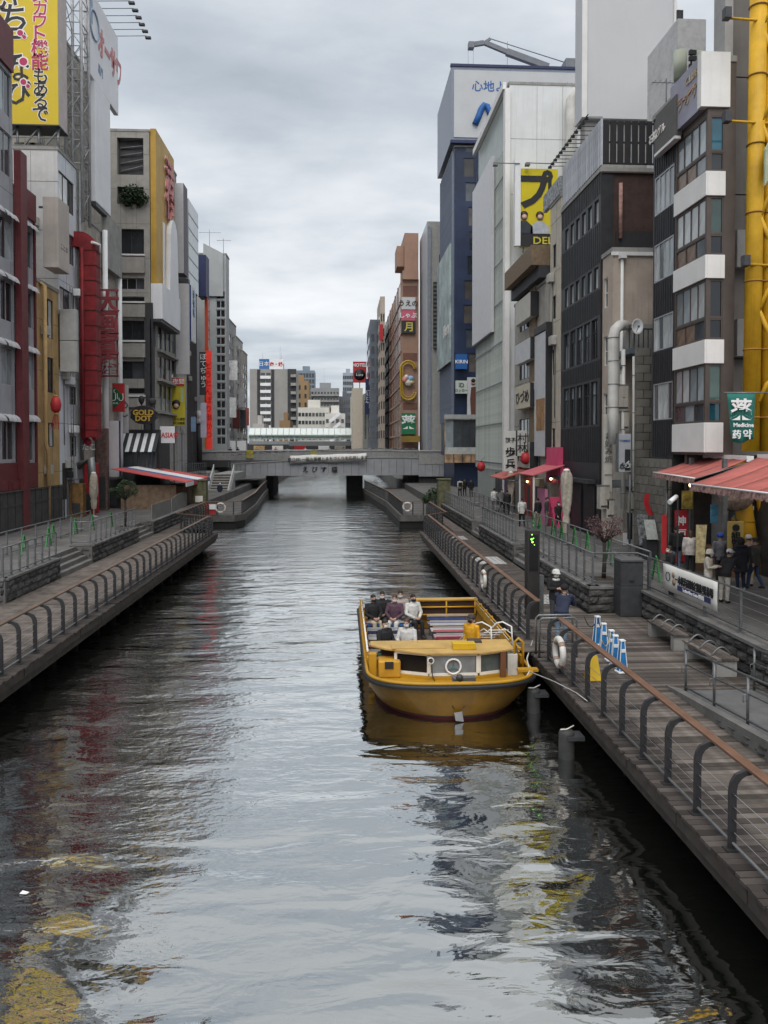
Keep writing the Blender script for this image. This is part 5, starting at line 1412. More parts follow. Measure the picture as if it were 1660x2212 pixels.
def lifebuoy(c, ax, label, R=.30, r=.062):
 t = thing('lifebuoy', label, 'lifebuoy', tuple(Vector(c) - Vector((0, 0, R))), group='ring lifebuoys on the railings')
 c = Vector(c)
 MB().torus(c, R, r, ax, 26, 10).build('ring', M_BUOYW, t)
 for k in range(4):
  a0 = math.pi / 4 + k * math.pi / 2
  pts = []
  for j in range(4):
   a = a0 - .16 + .32 * j / 3
   q = Vector((R * math.cos(a), R * math.sin(a), 0))
   if ax == 'x': q = Vector((0, q.x, q.y))
   if ax == 'y': q = Vector((q.x, 0, q.y))
   pts.append(c + q)
  MB().tube(pts, r * 1.06, 10).build('band', mat('lifebuoy_band', (.35, .25, .2), .6, var=.2), t)
 return t
lifebuoy(PZ(862, 1099, 1.6) - Vector((0, .25, 0)) if False else Vector((5.2, 60.15, 1.65)), 'y', 'white lifebuoy on the right landing under the bridge', .33, .07)
lifebuoy(Vector((-9.6, 60.6, 1.6)), 'y', 'white lifebuoy on the left landing below the stairs', .36, .07)
bx_ = thing('rescue_box', 'red rescue equipment box on the left landing railing', 'box', (-10.4, 60.65, 1.1))
MB().box(-10.8, -10.0, 60.5, 60.75, 1.1, 1.9).build('case', M_RED, bx_, bevel=.02)
MB().box(-10.45, -9.95, 60.42, 60.49, 1.5, 1.9).build('notice', M_WHITE, bx_)
M_MOSS = mat('mossy_stone', (.125, .125, .07), .9, var=.35, scale=2.5, streak=.5, bump=.3)
for (ua, uc, v0, v1, yy, lab) in ((415, 445, 1036, 1091, 61.5, 'square moss-green stone pillar beside the left landing'), (948, 974, 1034, 1092, 61.0, 'square moss-green stone pillar on the right bank before the bridge')):
 xa, xb = PY(ua, 1060, yy).x, PY(uc, 1060, yy).x
 r = thing('stone_pillar', lab, 'pillar', ((xa + xb) / 2, yy, ZP))
 z1 = PY(ua, v0, yy).z
 MB().box(xa, xb, yy, yy + 1.0, 1.0, z1 - .12).build('shaft', M_MOSS, r, bevel=.03)
 MB().box(xa - .06, xb + .06, yy - .06, yy + 1.06, z1 - .115, z1).build('cap', M_MOSS, r, bevel=.02)
 if ua < 500:
  MB().box(xa + .25, xa + .85, yy - .03, yy - .003, 2.0, 2.5).build('notice', M_HALO, r)
# ==== FAR: second bridge with arcade, city behind
M_ARC = mat('arcade_pale_green', (.44, .50, .48), .5, var=.06, scale=.5)
M_ARCG = mat('arcade_glass', (.52, .57, .56), .25, var=.05)
YA = 188.0
ar = thing('arcade_bridge', 'pale green covered arcade spanning the canal far behind the first bridge', 'bridge', (0, YA, 4))
xa, xb = PY(538, 950, YA).x, PY(760, 950, YA).x
zA = lambda v: PY(650, v, YA).z
npan = 18
for k in range(npan):
 a, c = xa + (xb - xa) * k / npan, xa + (xb - xa) * (k + 1) / npan
 MB().hexa([(a + .05, YA, zA(939)), (c - .05, YA, zA(939)), (c - .05, YA + 2, zA(939)), (a + .05, YA + 2, zA(939)), (a + .05, YA + 1.2, zA(925)), (c - .05, YA + 1.2, zA(925)), (c - .05, YA + 2, zA(925)), (a + .05, YA + 2, zA(925))]).build('roof_panel', M_ARCG, ar)
 MB().box(a + .2, c - .2, YA + .35, YA + .45, zA(949), zA(942.3)).build('window', M_ARCG, ar)
 MB().box(a - .18, a + .18, YA + .1, YA + .7, zA(953), zA(942)).build('post', M_ARC, ar)
MB().box(xa, xb, YA - .3, YA + .9, zA(942), zA(939.3)).build('gutter', mat('arcade_green', (.2, .33, .27), .5), ar)
MB().box(xa, xb, YA + 1.5, YA + 3, zA(926), zA(923.5)).build('ridge', M_ARC, ar)
MB().box(xa, xb, YA - .2, YA + 6, zA(960), zA(953)).build('beam', mat('arcade_beam', (.22, .235, .24), .6), ar)
MB().box(PY(625, 955, YA).x, xb, YA - .5, YA - .22, zA(963), zA(954)).build('soffit_screen', mat('arcade_beam_dark', (.13, .135, .14), .6), ar)
MB().box(xa, xb, YA + .5, YA + 8, 2.4, 4.6).build('deck_slab', M_BRCONC, ar)
MB().box(xa - 3, xb + 3, YA + 9, YA + 9.3, 4.6, zA(957)).build('shop_screen', M_CHAR, ar)
for k, u in enumerate((560, 600, 648, 700, 735)):
 p = PY(u, 967, YA + 8)
 MB().box(p.x - 1.4, p.x + 1.4, YA + 8, YA + 8.6, 4.6, p.z + .5).build('shop_front', [M_OCHRE, M_HALO, M_RED, M_WHITE, M_DIRTY][k], ar)
M_FARGL = glass('far_window', (.045, .05, .055), rnd=.2)
def far_building(u0, u1, v0, Y, label, c, floors, bays, side=None, win=(.55, .6), depth=16, balc=None, name='distant_building', wu=None, streak=.2):
 f = Face('y', Y, -1)
 xa, xb = PY(u0, 880, Y).x, PY(u1, 880, Y).x
 z1 = PY((u0 + u1) / 2, v0, Y).z
 r = thing(name, label, 'building', ((xa + xb) / 2, Y, ZP))
 m = mat('far_' + name + '_%d_%d' % (u0, v0), c, .8, var=.08, scale=.3, streak=streak)
 MB().box(xa, xb, Y, Y + depth, ZP, z1).build('wall', m, r)
 MB().box(xa + (xb - xa) * .3, xa + (xb - xa) * .7, Y + 4, Y + 9, z1 + .01, z1 + 2.6).build('roof_house', m, r)
 za = 8.0
 fh = (z1 - 1.0 - za) / max(1, floors)
 wa, wb = (xa, xb) if wu is None else (PY(wu[0], 880, Y).x, PY(wu[1], 880, Y).x)
 for i in range(floors):
  for j in range(bays):
   w = (wb - wa) / bays
   cx = wa + w * (j + .5); cz = za + fh * (i + .5)
   shared_box('window', w * win[0], .12, fh * win[1], M_FARGL, r, (cx, Y - .02, cz))
  if balc:
   MB().box(wa + .05, wb - .05, Y - 1.1, Y - .09, za + fh * i + .02, za + fh * i + .02 + balc[0]).build('balcony', balc[1], r)
 return r, xa, xb, Y, z1
r, xa, xb, Y, z1 = far_building(540, 640, 797, 262, 'grey apartment tower with white balconies and a blue roof sign beyond the arcade', (.30, .29, .275), 10, 2, wu=(563, 586), balc=(1.0, M_WHITE), win=(.8, .75))
MB().box(PY(556, 880, Y).x, PY(563, 880, Y).x, Y - .12, Y - .003, 8, z1 - .2).build('dark_stripe', M_CHAR, r)
MB().box(PY(586.5, 880, Y).x, PY(593, 880, Y).x, Y - .12, Y - .003, 8, z1 - .2).build('dark_stripe', M_CHAR, r)
MB().box(PY(622, 880, Y).x, PY(640.5, 880, Y).x, Y - .25, Y - .003, 8, z1 + .05).build('dark_corner', M_CHAR, r)
for i in range(9):
 zz_ = 10 + i * 2.9
 if zz_ < z1 - 2: MB().box(PY(629, 880, Y).x, PY(640.2, 880, Y).x, Y - 1.4, Y - .26, zz_, zz_ + .95).build('balcony', M_CONC, r)
f = Face('y', Y + 1, -1)
xa_, xb2, xc_ = PY(560, 790, Y + 1).x, PY(582, 790, Y + 1).x, PY(612, 790, Y + 1).x
z0, z1b = z1 + .1, PY(585, 783 - 2, Y + 1).z + .9
sg = thing('rooftop_sign', 'blue and white sign on the roof of the grey apartment tower', 'sign', ((xa_ + xc_) / 2, Y + 1, z0))
MB().box(xa_, xb2, Y + 1, Y + 1.6, z0, z1b).build('blue_panel', mat('far_sign_blue', (.05, .15, .36), .5), sg)
MB().box(xb2 + .02, xc_, Y + 1, Y + 1.6, z0, z1b).build('white_panel', M_WHITE, sg)
lettering(sg, '日本', f, (xa_ + xb2) / 2, (z0 + z1b) / 2 + .1, 1.8, M_INK_WH, n=.05)
lettering(sg, '肉・鍋', f, (xb2 + xc_) / 2, (z0 + z1b) / 2, 1.5, M_INK_RED, n=.05, bold=.03)
for u in (567, 608): antenna(PY(u, 780, Y).x, Y + 1, z1b, 2.2, 'short antenna cluster on the blue roof sign ' + ('left end' if u < 600 else 'right end'), yagi=False)
antenna(PY(604, 750, Y).x, Y + 3, z1, 8.0, 'tall thin mast above the grey apartment tower', yagi=False)
far_building(628, 667, 822, 300, 'tan apartment block behind the grey tower', (.30, .20, .10), 7, 3, win=(.35, .5))
far_building(642, 680, 800, 390, 'blue glazed high-rise tower far behind the tan block', (.20, .25, .30), 12, 6, win=(.8, .7))
far_building(672, 733, 838, 330, 'grey stepped apartment building in the middle distance', (.26, .27, .28), 9, 9, win=(.6, .5), balc=(.8, M_CONC))
far_building(733, 757, 856, 340, 'dark low grey apartment building right of the stepped one', (.13, .14, .155), 6, 5, win=(.6, .5))
far_building(644, 711, 880, 235, 'white office building with ribbon windows above the arcade', (.56, .55, .50), 4, 9, win=(.75, .45))
far_building(702, 746, 893, 228, 'cream building with a zigzag outdoor stair right of the white office', (.60, .58, .54), 3, 4, win=(.55, .45))
rr_ = [o for o in bpy.data.objects if o.get('label', '').startswith('cream building with')][0]
for k in range(3):
 a, c = PY(713, 880, 226).x, PY(735, 880, 226).x
 z_ = 8 + k * 3
 MB().bar((a, 226.5, z_), (c, 226.5, z_ + 2.6), .8, .9).build('stair_flight', M_WHITE, rr_)
far_building(741, 764, 805, 420, 'pale blue-grey tower far away beside the hotel sign', (.33, .37, .42), 12, 6, win=(.85, .6))
far_building(604, 626, 908, 230, 'small brown roof block in front of the grey apartment tower', (.25, .16, .09), 1, 2)
far_building(546, 570, 915, 225, 'low mixed roofs with a yellow sign at the left arcade end', (.42, .40, .38), 1, 3)
antenna(PY(700, 838, 330).x, 335, PY(700, 838, 330).z, 9, 'thin mast on the grey stepped apartment building', yagi=False)
# ==== RIGHT BANK
M_BAYWH = mat('bay_white_panel', (.74, .73, .71), .6, var=.06, scale=.8, streak=.15)
M_TAUPE = mat('wall_taupe', (.155, .142, .13), .75, var=.1, scale=.8, streak=.35)
M_PILAS = mat('pilaster_grey', (.34, .335, .325), .7, var=.08, streak=.25)
M_RIBBLK = mat('ribbed_black', (.028, .029, .033), .5, var=.2, scale=2, streak=.25)
def ribs(parent, F, s0, s1, z0, z1, m, pitch=.22, n0=.003, n1=.03, name='cladding_rib'):
 s = s0 + pitch / 2
 mb = MB()
 while s < s1 - .02:
  mb.fbox(F, s - .018, s + .018, n0, n1, z0, z1); s += pitch
 o = mb.build(name, m, parent); o['kind'] = 'stuff'; return o
sA, sB = FR.s(1524), FR.s(1456)
b = Bld('white-banded building with wide bay windows and a faded lilac roof sign', FR, sA, sB, FR.z(1524, 132), 1.05, M_FRAME_BR, z0=6.12)
for v0, v1 in ((258, 374), (430, 552), (606, 733), (788, 911)):
 z1, z0 = FR.z(1520, v0), FR.z(1520, v1)
 zm = z0 + (z1 - z0) * .36
 b.win_sz(sA + .1, sB - .08, zm, z1, 4, 1, fm=M_FRAME_BR, pm=[M_GLASS_LT, M_CURT_SKY, M_CURT_SKY], n=-.05)  # bright sky reflection is put into the pale pane colours
 b.win_sz(sA + .1, sB - .08, z0, zm - .04, 3, 1, fm=M_FRAME_BR, pm=[M_GLASS2, M_GLASS_LT, mat('pane_brown_curtain', (.2, .13, .09), .25, var=.3)], n=-.05)
 b.ewin(XR + .12, XR + .62, zm, z1, 1, 1, fm=M_FRAME_BR, pm=[M_GLASS_TEAL, M_GLASS, glass('glass_greenish', (.05, .09, .08))], n=-.05)
 b.ewin(XR + .12, XR + .62, z0, zm - .04, 1, 1, fm=M_FRAME_BR, pm=[M_GLASS_TEAL, M_GLASS2, M_GLASS], n=-.05)
for v0, v1 in ((376, 428), (554, 604), (735, 786), (913, 977)):
 z1, z0 = FR.z(1520, v0), FR.z(1520, v1)
 MB().box(XR - .07, XR - .003, sA - .06, sB, z0, z1).box(XR, XR + .66, sA - .06, sA - .003, z0, z1).build('spandrel', M_BAYWH, b.root, bevel=.01)
b.done(edepth=.12, depth=.12)
z1, z0 = FR.z(1521, 127), FR.z(1521, 240)
MB().box(XR - .3, XR + .78, sA - .1, sA + .2, z0, z1 + .05).build('sign_return', M_BAYWH, b.root)
FSg = Face('x', XR - .24, -1)
sgn = thing('rooftop_sign', 'faded lilac sign board with yellow and red script on the bay-window building', 'sign', tuple(FSg.P((sA + sB) / 2, 0, z0)))
MB().fbox(FSg, sA + .205, sB - .02, -.3, .0, z0, z1).build('board', mat('sign_lilac', (.30, .295, .37), .5, var=.2, scale=.5), sgn)
M_FADEYEL = mat('print_faded_yellow', (.45, .36, .20), .6, var=.2)
lettering(sgn, 'カラオケ', FSg, (sA + sB) / 2 + .1, z0 + .85, .62, M_FADEYEL, n=.015)
lettering(sgn, 'CLUB', FSg, sA + .75, z1 - .45, .42, M_FADEYEL, n=.015)
MB().tube([FSg.P(sA + .4, .02, z1 - .85), FSg.P(sA + 1.2, .02, z1 - 1.05), FSg.P(sA + 2.0, .02, z1 - .9)], .02, 5).build('red_stroke', M_FADERED, sgn)
YW = 28.3
FWl = Face('y', YW, -1)
b = thing('taupe_wall_building', 'tall taupe windowless building behind the yellow steel columns', 'building', (18, YW + 3, ZP))
xp0, xp1 = PY(1563, 500, 27.9).x, PY(1569, 500, YW).x
x9 = 30.0
zs = [ZP] + sorted(PY(1590, v, YW).z for v in (1000, 775, 420, 166)) + [42]
MB().box(xp0, xp1, 27.9, YW + .45, ZP, 44).build('pilaster', M_PILAS, b)
for a, c in zip(zs[:-1], zs[1:]):
 MB().box(xp1 + .01, x9, YW, YW + .5, a + .025, c - .025).build('wall_panel', M_TAUPE, b)
MB().box(xp1 + .01, x9 - .01, YW + .1, YW + .48, ZP, 41.9).build('core', M_JOINT, b)
for v in (530, 720):
 p = PY(1600, v, YW)
 MB().box(p.x - .3, p.x + .9, YW - .35, YW - .003, p.z - .9, p.z + .5).build('wall_unit', M_PILAS, b)
M_YEL = mat('paint_yellow', (.58, .33, .012), .6, var=.16, scale=1.2, streak=.55, grime=.2)
yc = 26.4
tw = thing('yellow_steel_frame', 'tall yellow tubular steel frame with lamps at the right frame edge', 'steel frame', (14.6, yc, ZP))
def col(u_top, u_bot, v_bot, r_, name='column'):
 a, c = PY(u_bot, v_bot, yc), PY(u_top, -60, yc)
 a2 = a
 MB().tube([a2, c], r_, 18).build(name, M_YEL, tw)
 for k in range(7):
  p = a2.lerp(c, (k + .5) / 7)
  MB().torus(p, r_ + .012, .03, 'z', 18, 5).build('flange', mat('flange_rust', (.30, .15, .03), .6, var=.2), tw)
col(1641, 1622, 975, .29)
col(1672, 1655, 975, .24)
for k in range(7):
 z_ = 8 + 3.3 * k
 pa, pb = PY(1645, 500, yc).x, PY(1672, 500, yc).x
 MB().tube([(pa - .15, yc - .2, z_), (pb + .2, yc - .1, z_ + 1.6)], .085, 8).build('brace', M_YEL, tw)
 MB().tube([(pb + .2, yc - .1, z_ + 1.6), (pa - .15, yc - .2, z_ + 3.2)], .085, 8).build('brace', M_YEL, tw)
for v in (48, 268, 575):
 p = PY(1560 if v < 300 else 1600, v, yc)
 MB().tube([(p.x, yc - .3, p.z), (p.x + 2.4, yc - .1, p.z)], .045, 7).build('lamp_arm', M_YEL, tw)
 MB().box(p.x - .12, p.x + .12, yc - .5, yc - .22, p.z - .1, p.z + .3).build('floodlight', M_DKSTEEL, tw, bevel=.03)
pst = thing('framed_poster', 'tilted pale green framed poster hung on the yellow frame', 'poster', tuple(PY(1650, 350, yc - .5)))
a, c = PY(1647, 395, yc - .6), PY(1690, 270, yc - .6)
MB().hexa([(a.x, yc - .8, a.z - .15), (c.x, yc - .2, a.z + .7), (c.x, yc - .1, a.z + .7), (a.x, yc - .7, a.z - .15), (a.x, yc - .8, c.z - .9), (c.x, yc - .2, c.z), (c.x, yc - .1, c.z), (a.x, yc - .7, c.z - .9)]).build('sheet', mat('poster_palegreen', (.5, .55, .38), .5, var=.15), pst)
lc = thing('yellow_column', 'pair of ringed shade-darkened yellow column feet under the red awning', 'column', (15, 27, ZP))
for ua, ub in ((1592, 1630), (1642, 1675)):
 a, c = PY(ub, 1250, 26.9), PY(ua, 1000, 26.9)
 a.z = ZP
 MB().tube([a, c], .3, 16).build('shaft', mat('paint_yellow_shaded', (.50, .27, .015), .5, var=.15), lc)  # column yellow with the awning's shade mixed into the colour
 for k in range(5):
  MB().torus(a.lerp(c, (k + .4) / 5), .305, .022, 'z', 18, 5).build('ring', mat('flange_rust', (.3, .15, .03)), lc)
yf = 25.6
p0, p1 = PY(1570, 848, yf), PY(1632, 848, yf)
fl = thing('hanging_banner', 'green cloth banner with white medicine characters before the yellow columns', 'banner', tuple(PY(1600, 955, yf)))
MB().tube([p0 - Vector((.1, 0, 0)), p1 + Vector((1.0, 0, 0))], .025, 6).build('pole', M_STEEL, fl)
vs = []; fs = []
nn, mm = 10, 8
for j in range(mm + 1):
 for i in range(nn + 1):
  t, w = i / nn, j / mm
  u = 1571 + 61 * t + (w * 12 * (1 - t)) - w * 2 * t
  v = 850 + 103 * w + 4 * math.sin(t * 5) * w
  p = PY(u, v, yf)
  vs.append((p.x, yf + .06 * math.sin(t * 7 + w * 2) * w, p.z))
for j in range(mm):
 for i in range(nn):
  a = j * (nn + 1) + i
  fs.append((a, a + 1, a + nn + 2, a + nn + 1))
mb = MB(); mb.add(vs, fs, True)
o = mb.build('cloth', mat('cloth_green', (.02, .155, .125), .8, var=.12), fl)
o.modifiers.new('thick', 'SOLIDIFY').thickness = .01
ff = Face('y', yf - .09, -1)
for tx, u, v, sz in (('薬', 1602, 884, .78), ('Medicine', 1607, 918, .2), ('药', 1592, 938, .32), ('약', 1615, 938, .36)):
 p = PY(u, v, yf - .09); lettering(fl, tx, ff, p.x, p.z, sz, M_INK_WH, n=.01, bold=.02)
sA, sB = FR.s(1455), FR.s(1409)
b = Bld('narrow black ribbed building with a dark sign and pale windows', FR, sA + .02, sB, FR.z(1440, 228), 12, M_RIBBLK, end=False)
for v0, v1 in ((388, 468), (532, 612), (688, 760), (830, 908)):
 b.win(1412, 1453, v0, v1, 1415, 4, 1, fm=M_FRAME_AL, pm=[M_CURT_SKY, M_GLASS_LT, M_GLASS_LT, M_GLASS2], n=-.04)
b.done()
for va, vb in ((345, 384), (470, 530), (614, 686), (762, 828), (910, 985)):
 ribs(b.root, FR, sA + .04, sB, FR.z(1415, vb), FR.z(1415, va), M_RIBBLK)
FS2 = Face('x', XR - .3, -1)
z0, z1 = FS2.z(1452, 300), FS2.z(1452, 213)
sgn = thing('fascia_sign', 'dark grey sign board with pale kanji above the narrow black building', 'sign', tuple(FS2.P((sA + sB) / 2, 0, z0)))
MB().fbox(FS2, FS2.s(1456), FS2.s(1412), -.26, 0, z0, z1).build('board', mat('sign_slate', (.09, .085, .08), .6, var=.12), sgn)
lettering(sgn, '石橋グル', FS2, (sA + sB) / 2, (z0 + z1) / 2, .40, M_HALO, n=.015, bold=.015)
MB().fbox(FS2, FS2.s(1456), FS2.s(1412), -.2, .05, z0 - .12, z0 - .01).build('light_strip', M_FRAME_WH, sgn)
M_BLOCK = mat('concrete_block', (.165, .155, .135), .9, var=.18, scale=2.5, rnd=.2, bump=.25, grime=.3)
YBk = 33.4
FBk = Face('y', YBk, -1)
bw = thing('block_wall', 'grey-brown concrete block wall under the narrow black building', 'wall', (XR + .7, YBk, ZP))
xa, xb = XR + .01, PY(1440, 1000, YBk).x + .3
z = ZP; row = 0
ztop = PY(1395, 768, YBk).z
while z < ztop:
 x = xa - (0 if row % 2 else .3)
 while x < xb:
  a, c = max(x, xa), min(x + .6, xb)
  if c - a > .06: shared_box('block', round(c - a - .02, 2), .3, .36, M_BLOCK, bw, ((a + c) / 2, YBk + .15, z + .19))
  x += .62
 z += .38; row += 1
MB().box(xa + .02, xb - .02, YBk + .06, YBk + .26, ZP, z).build('mortar', M_JOINT, bw)
s = FR.s(1409)
z = ZP; row = 0
bw2 = thing('block_wall', 'canal-side concrete block wall at the foot of the narrow black building', 'wall', (XR, 31, ZP))
ztp = FR.z(1430, 988)
while z < ztp - .1:
 y_ = FR.s(1455) - (0 if row % 2 else .3)
 while y_ < 33.4:
  a, c = max(y_, FR.s(1455)), min(y_ + .6, 33.4)
  if c - a > .06: shared_box('block', .12, round(c - a - .02, 2), .36, M_BLOCK, bw2, (XR - .04, (a + c) / 2, z + .19))
  y_ += .62
 z += .38; row += 1
MB().box(XR - .03, XR + .35, FR.s(1455), 33.39, ZP, z).build('mortar', M_JOINT, bw2)
M_BEIGEH = mat('render_beige', (.44, .37, .31), .8, var=.12, scale=1.0, streak=.4)
sA, sB = FR.s(1323), FR.s(1301)
b = Bld('beige rendered house with white drain pipe between two black buildings', FR, sA, sB, FR.z(1323, 540), 7.5, M_BEIGEH)
for v0, v1 in ((602, 665), (728, 790), (850, 905)):
 b.win(1304, 1312, v0, v1, 1308, 1, 2, fm=M_FRAME_WH, pm=[M_GLASS2])
b.done()
E_ = b.E
p = PY(1343, 560, sA)
MB().tube([(p.x, sA - .12, p.z), (p.x, sA - .12, 3)], .08, 8).box(p.x - .16, p.x + .16, sA - .3, sA - .003, p.z, p.z + .3).build('drain_pipe', M_FRAME_WH, b.root)
MB().box(XR - .1, XR + 7.5, sA - .1, sA - .003, b.z1 - .3, b.z1 - .13).build('cornice', M_FRAME_WH, b.root)
YTe = 34.6
te = thing('roof_terrace', 'small roof terrace with grey railing and a satellite dish above the block wall', 'terrace', (XR + 1.3, YTe, 10))
za = PY(1375, 752, YTe).z; zb = PY(1375, 712, YTe).z
xa, xb = XR + .1, XR + 3
MB().box(xa, xb, YTe - .05, sA - .02, za - .25, za).build('slab', mat('terrace_blue_grey', (.13, .16, .19), .6), te)
for k in range(14):
 x = xa + (xb - xa) * k / 13; MB().box(x - .02, x + .02, YTe - .04, YTe, za + .002, zb).build('baluster', M_DKSTEEL, te)
MB().box(xa, xb, YTe - .07, YTe + .03, zb + .003, zb + .06).build('top_rail', M_DKSTEEL, te)
MB().box(xa + .3, xa + 1.5, YTe + .5, YTe + 1.4, za + .003, za + 1.2).build('roof_unit', M_CONC, te)
MB().hexa([(xa + .2, YTe - .8, za - .5), (xb, YTe - .8, za - .5), (xb, YTe + .3, za - .28), (xa + .2, YTe + .3, za - .28), (xa + .2, YTe - .8, za - .42), (xb, YTe - .8, za - .42), (xb, YTe + .3, za - .253), (xa + .2, YTe + .3, za - .253)]).build('tin_canopy', M_STEEL, te)
for u, v, yy, sc_, lab in ((1378, 705, 33.9, .36, 'white satellite dish on the roof terrace'), (1341, 793, 34.2, .3, 'smaller white satellite dish below the terrace duct')):
 p = PY(u, v, yy)
 d = thing('satellite_dish', lab, 'satellite dish', (p.x, yy + .3, p.z - .5))
 mb = MB(); vs = []; fs = []
 for i in range(5):
  rr2 = sc_ * i / 4
  for k in range(16):
   a = 2 * math.pi * k / 16
   vs.append((p.x + rr2 * math.cos(a) * .75, yy + .18 - .18 * (i / 4) ** 2, p.z + rr2 * math.sin(a)))
 for i in range(4):
  for k in range(16): fs.append((i * 16 + k, i * 16 + (k + 1) % 16, (i + 1) * 16 + (k + 1) % 16, (i + 1) * 16 + k))
 mb.add(vs, fs, True); o = mb.build('dish', M_WHITE, d); o.modifiers.new('thick', 'SOLIDIFY').thickness = .015
 MB().tube([(p.x, yy + .2, p.z), (p.x, yy + .35, p.z - .1), (p.x, yy + .35, p.z - .7)], .03, 6).build('mount', M_STEEL, d)
 MB().tube([(p.x, yy + .18, p.z - sc_ * .7), (p.x - .05, yy - .25, p.z - .05)], .015, 5).box(p.x - .09, p.x - .01, yy - .3, yy - .22, p.z - .09, p.z + .0).build('receiver', M_STEEL, d)
dk = thing('exhaust_duct', 'white curved ventilation duct running down beside the beige house', 'duct', tuple(PZ(1330, 1150, ZP)))
yy = 34.0
P_ = lambda u, v, y=yy: PY(u, v, y)
M_DUCTW = mat('duct_white', (.55, .54, .51), .5, var=.12, scale=1.5, streak=.35)
MB().tube([P_(1352, 703, 35.5), P_(1340, 703), P_(1330, 712), P_(1326, 728), P_(1326, 900), P_(1326, 960)], .24, 14).build('pipe', M_DUCTW, dk)
for v in (730, 780, 830, 880): MB().torus(P_(1326, v), .245, .02, 'z', 16, 5).build('joint_ring', M_STEEL, dk)
for u, v0, v1, r_, lab in ((1347, 755, 1100, .1, 'slim grey downpipe beside the white duct'), (1371, 770, 1175, .09, 'thick service pipe on the block wall corner')):
 t_ = thing('downpipe', lab, 'pipe', tuple(P_(u, v1)))
 MB().tube([P_(u, v0), P_(u, v1)], r_, 8).build('pipe', M_DUCTW, t_)
 for k in range(5):
  p = P_(u, v0 + (v1 - v0) * (k + .5) / 5); MB().torus(p, r_ + .005, .018, 'z', 10, 4).build('clip', M_STEEL, t_)
for u, v, w, h_, lab in ((1345, 860, 24, 55, 'large grey meter cabinet on brackets beside the terrace wall'), (1352, 910, 12, 40, 'pale slanted switch box on the terrace wall'), (1306, 1075, 20, 50, 'white air conditioner near the pale vertical sign'), (1318, 1100, 16, 40, 'lower white air conditioner beside the pale vertical sign'), (1368, 1085, 22, 45, 'small pale service box on the block wall')):
 p0, p1 = P_(u - w / 2, v + h_ / 2), P_(u + w / 2, v - h_ / 2)
 t_ = thing('service_box', lab, 'box', ((p0.x + p1.x) / 2, yy, p0.z))
 MB().box(p0.x, p1.x, yy - .1, yy + .4, p0.z, p1.z).build('case', M_DIRTY, t_, bevel=.02)
 MB().box(p0.x - .03, p1.x + .03, yy - .12, yy + .42, p1.z + .003, p1.z + .04).build('lid', M_STEEL, t_)
 MB().box(p0.x + .04, p1.x - .04, yy - .13, yy - .103, p0.z + .1, p0.z + .18).build('handle', M_DKSTEEL, t_)
cl = thing('utility_shed', 'cluttered grey lean-to front with pipes below the beige house', 'shed', (XR + .5, 36, ZP))
MB().box(XR + .05, XR + 3, 35.2, sA - .03, ZP, 7.5).build('wall', M_DIRTY, cl)
for k, (a, c, d_, e_) in enumerate(((.3, .9, 2.0, 4.2), (1.2, 1.9, 2.2, 3.6), (1.3, 1.8, 4.2, 5.6))):
 MB().box(XR + a, XR + c, 35.1, 35.197, ZP + d_ - 1.7, ZP + e_ - 1.4).build('door', M_CHAR, cl)
MB().hexa([(XR - .6, 34.9, 4.5), (XR + 1.4, 34.9, 4.5), (XR + 1.4, 35.19, 4.8), (XR - .6, 35.19, 4.8), (XR - .6, 34.9, 4.56), (XR + 1.4, 34.9, 4.56), (XR + 1.4, 35.19, 4.86), (XR - .6, 35.19, 4.86)]).build('canopy', M_STEEL, cl)
slim_sign(1306, 1324, 895, 1065, 34.4, 'tall narrow cream sign with faint handwritten characters beside the white duct', mat('sign_cream', (.52, .50, .45), .6, var=.1, streak=.2), None, 'お好み焼 一', mat('print_grey', (.2, .19, .18), .6), .36, vertical=True)
r = slim_sign(1337, 1364, 937, 1020, 32.6, 'grey coffee-shop sign with a cup symbol on a pole before the block wall', mat('sign_cool_grey', (.36, .375, .40), .5, var=.06), M_STEEL, [('TOMBO', .5, .18, .13, M_INK_BLUE)], n=.01)
pp = OFF[r.name]
MB().box(pp.x, pp.x + .24, 32.57, 32.597, pp.z + .08, pp.z + 1.0).build('dark_panel', M_BLACK, r)
lettering(r, '☕', Face('y', 32.56, -1), pp.x + .12, pp.z + .35, .3, M_INK_WH, n=.01)
lettering(r, '☕', Face('y', 32.58, -1), pp.x - .12, pp.z + .3, .26, M_INK, n=.01)
MB().tube([(pp.x + .3, 32.75, ZP), (pp.x + .3, 32.75, pp.z + 1.4)], .05, 8).build('pole', M_STEEL, r)
sA, sB = FR.s(1296), FR.s(1212)
b = Bld('long ribbed black building with small white windows and roof slats', FR, sA, sB, FR.z(1296, 369), 9, M_RIBBLK, em=mat('brown_metal_wall', (.055, .03, .024), .6, var=.2, streak=.3))
L = sB - sA
def wrow(v0, v1, n, cols, rows, pm, ur=1285, fr=.05, split=None, w=.62):
 z1, z0 = FR.z(ur, v0), FR.z(ur, v1)
 for k in range(n):
  a = sA + .35 + (L - .7) * k / n
  b.win_sz(a, a + (L - .7) / n * w, z0, z1, cols, rows, fm=M_BLACK, pm=pm, fr=fr, split=split)
wrow(437, 486, 6, 1, 1, [M_CURT_SKY])
wrow(580, 626, 6, 1, 1, [M_CURT_SKY, M_GLASS_LT])
wrow(690, 776, 5, 2, 2, [M_GLASS, M_GLASS2, M_GLASS_LT], split=[.66], w=.8)
wrow(824, 918, 5, 2, 2, [M_GLASS, M_GLASS, M_GLASS2, M_GLASS_LT], split=[.7], w=.8)
b.done()
for va, vb in ((372, 430), (490, 575), (630, 684), (780, 818), (922, 1000)):
 ribs(b.root, FR, sA + .05, sB - .05, FR.z(1285, vb), FR.z(1285, va), M_RIBBLK, pitch=.3)
pe = PY(1325, 400, sA)
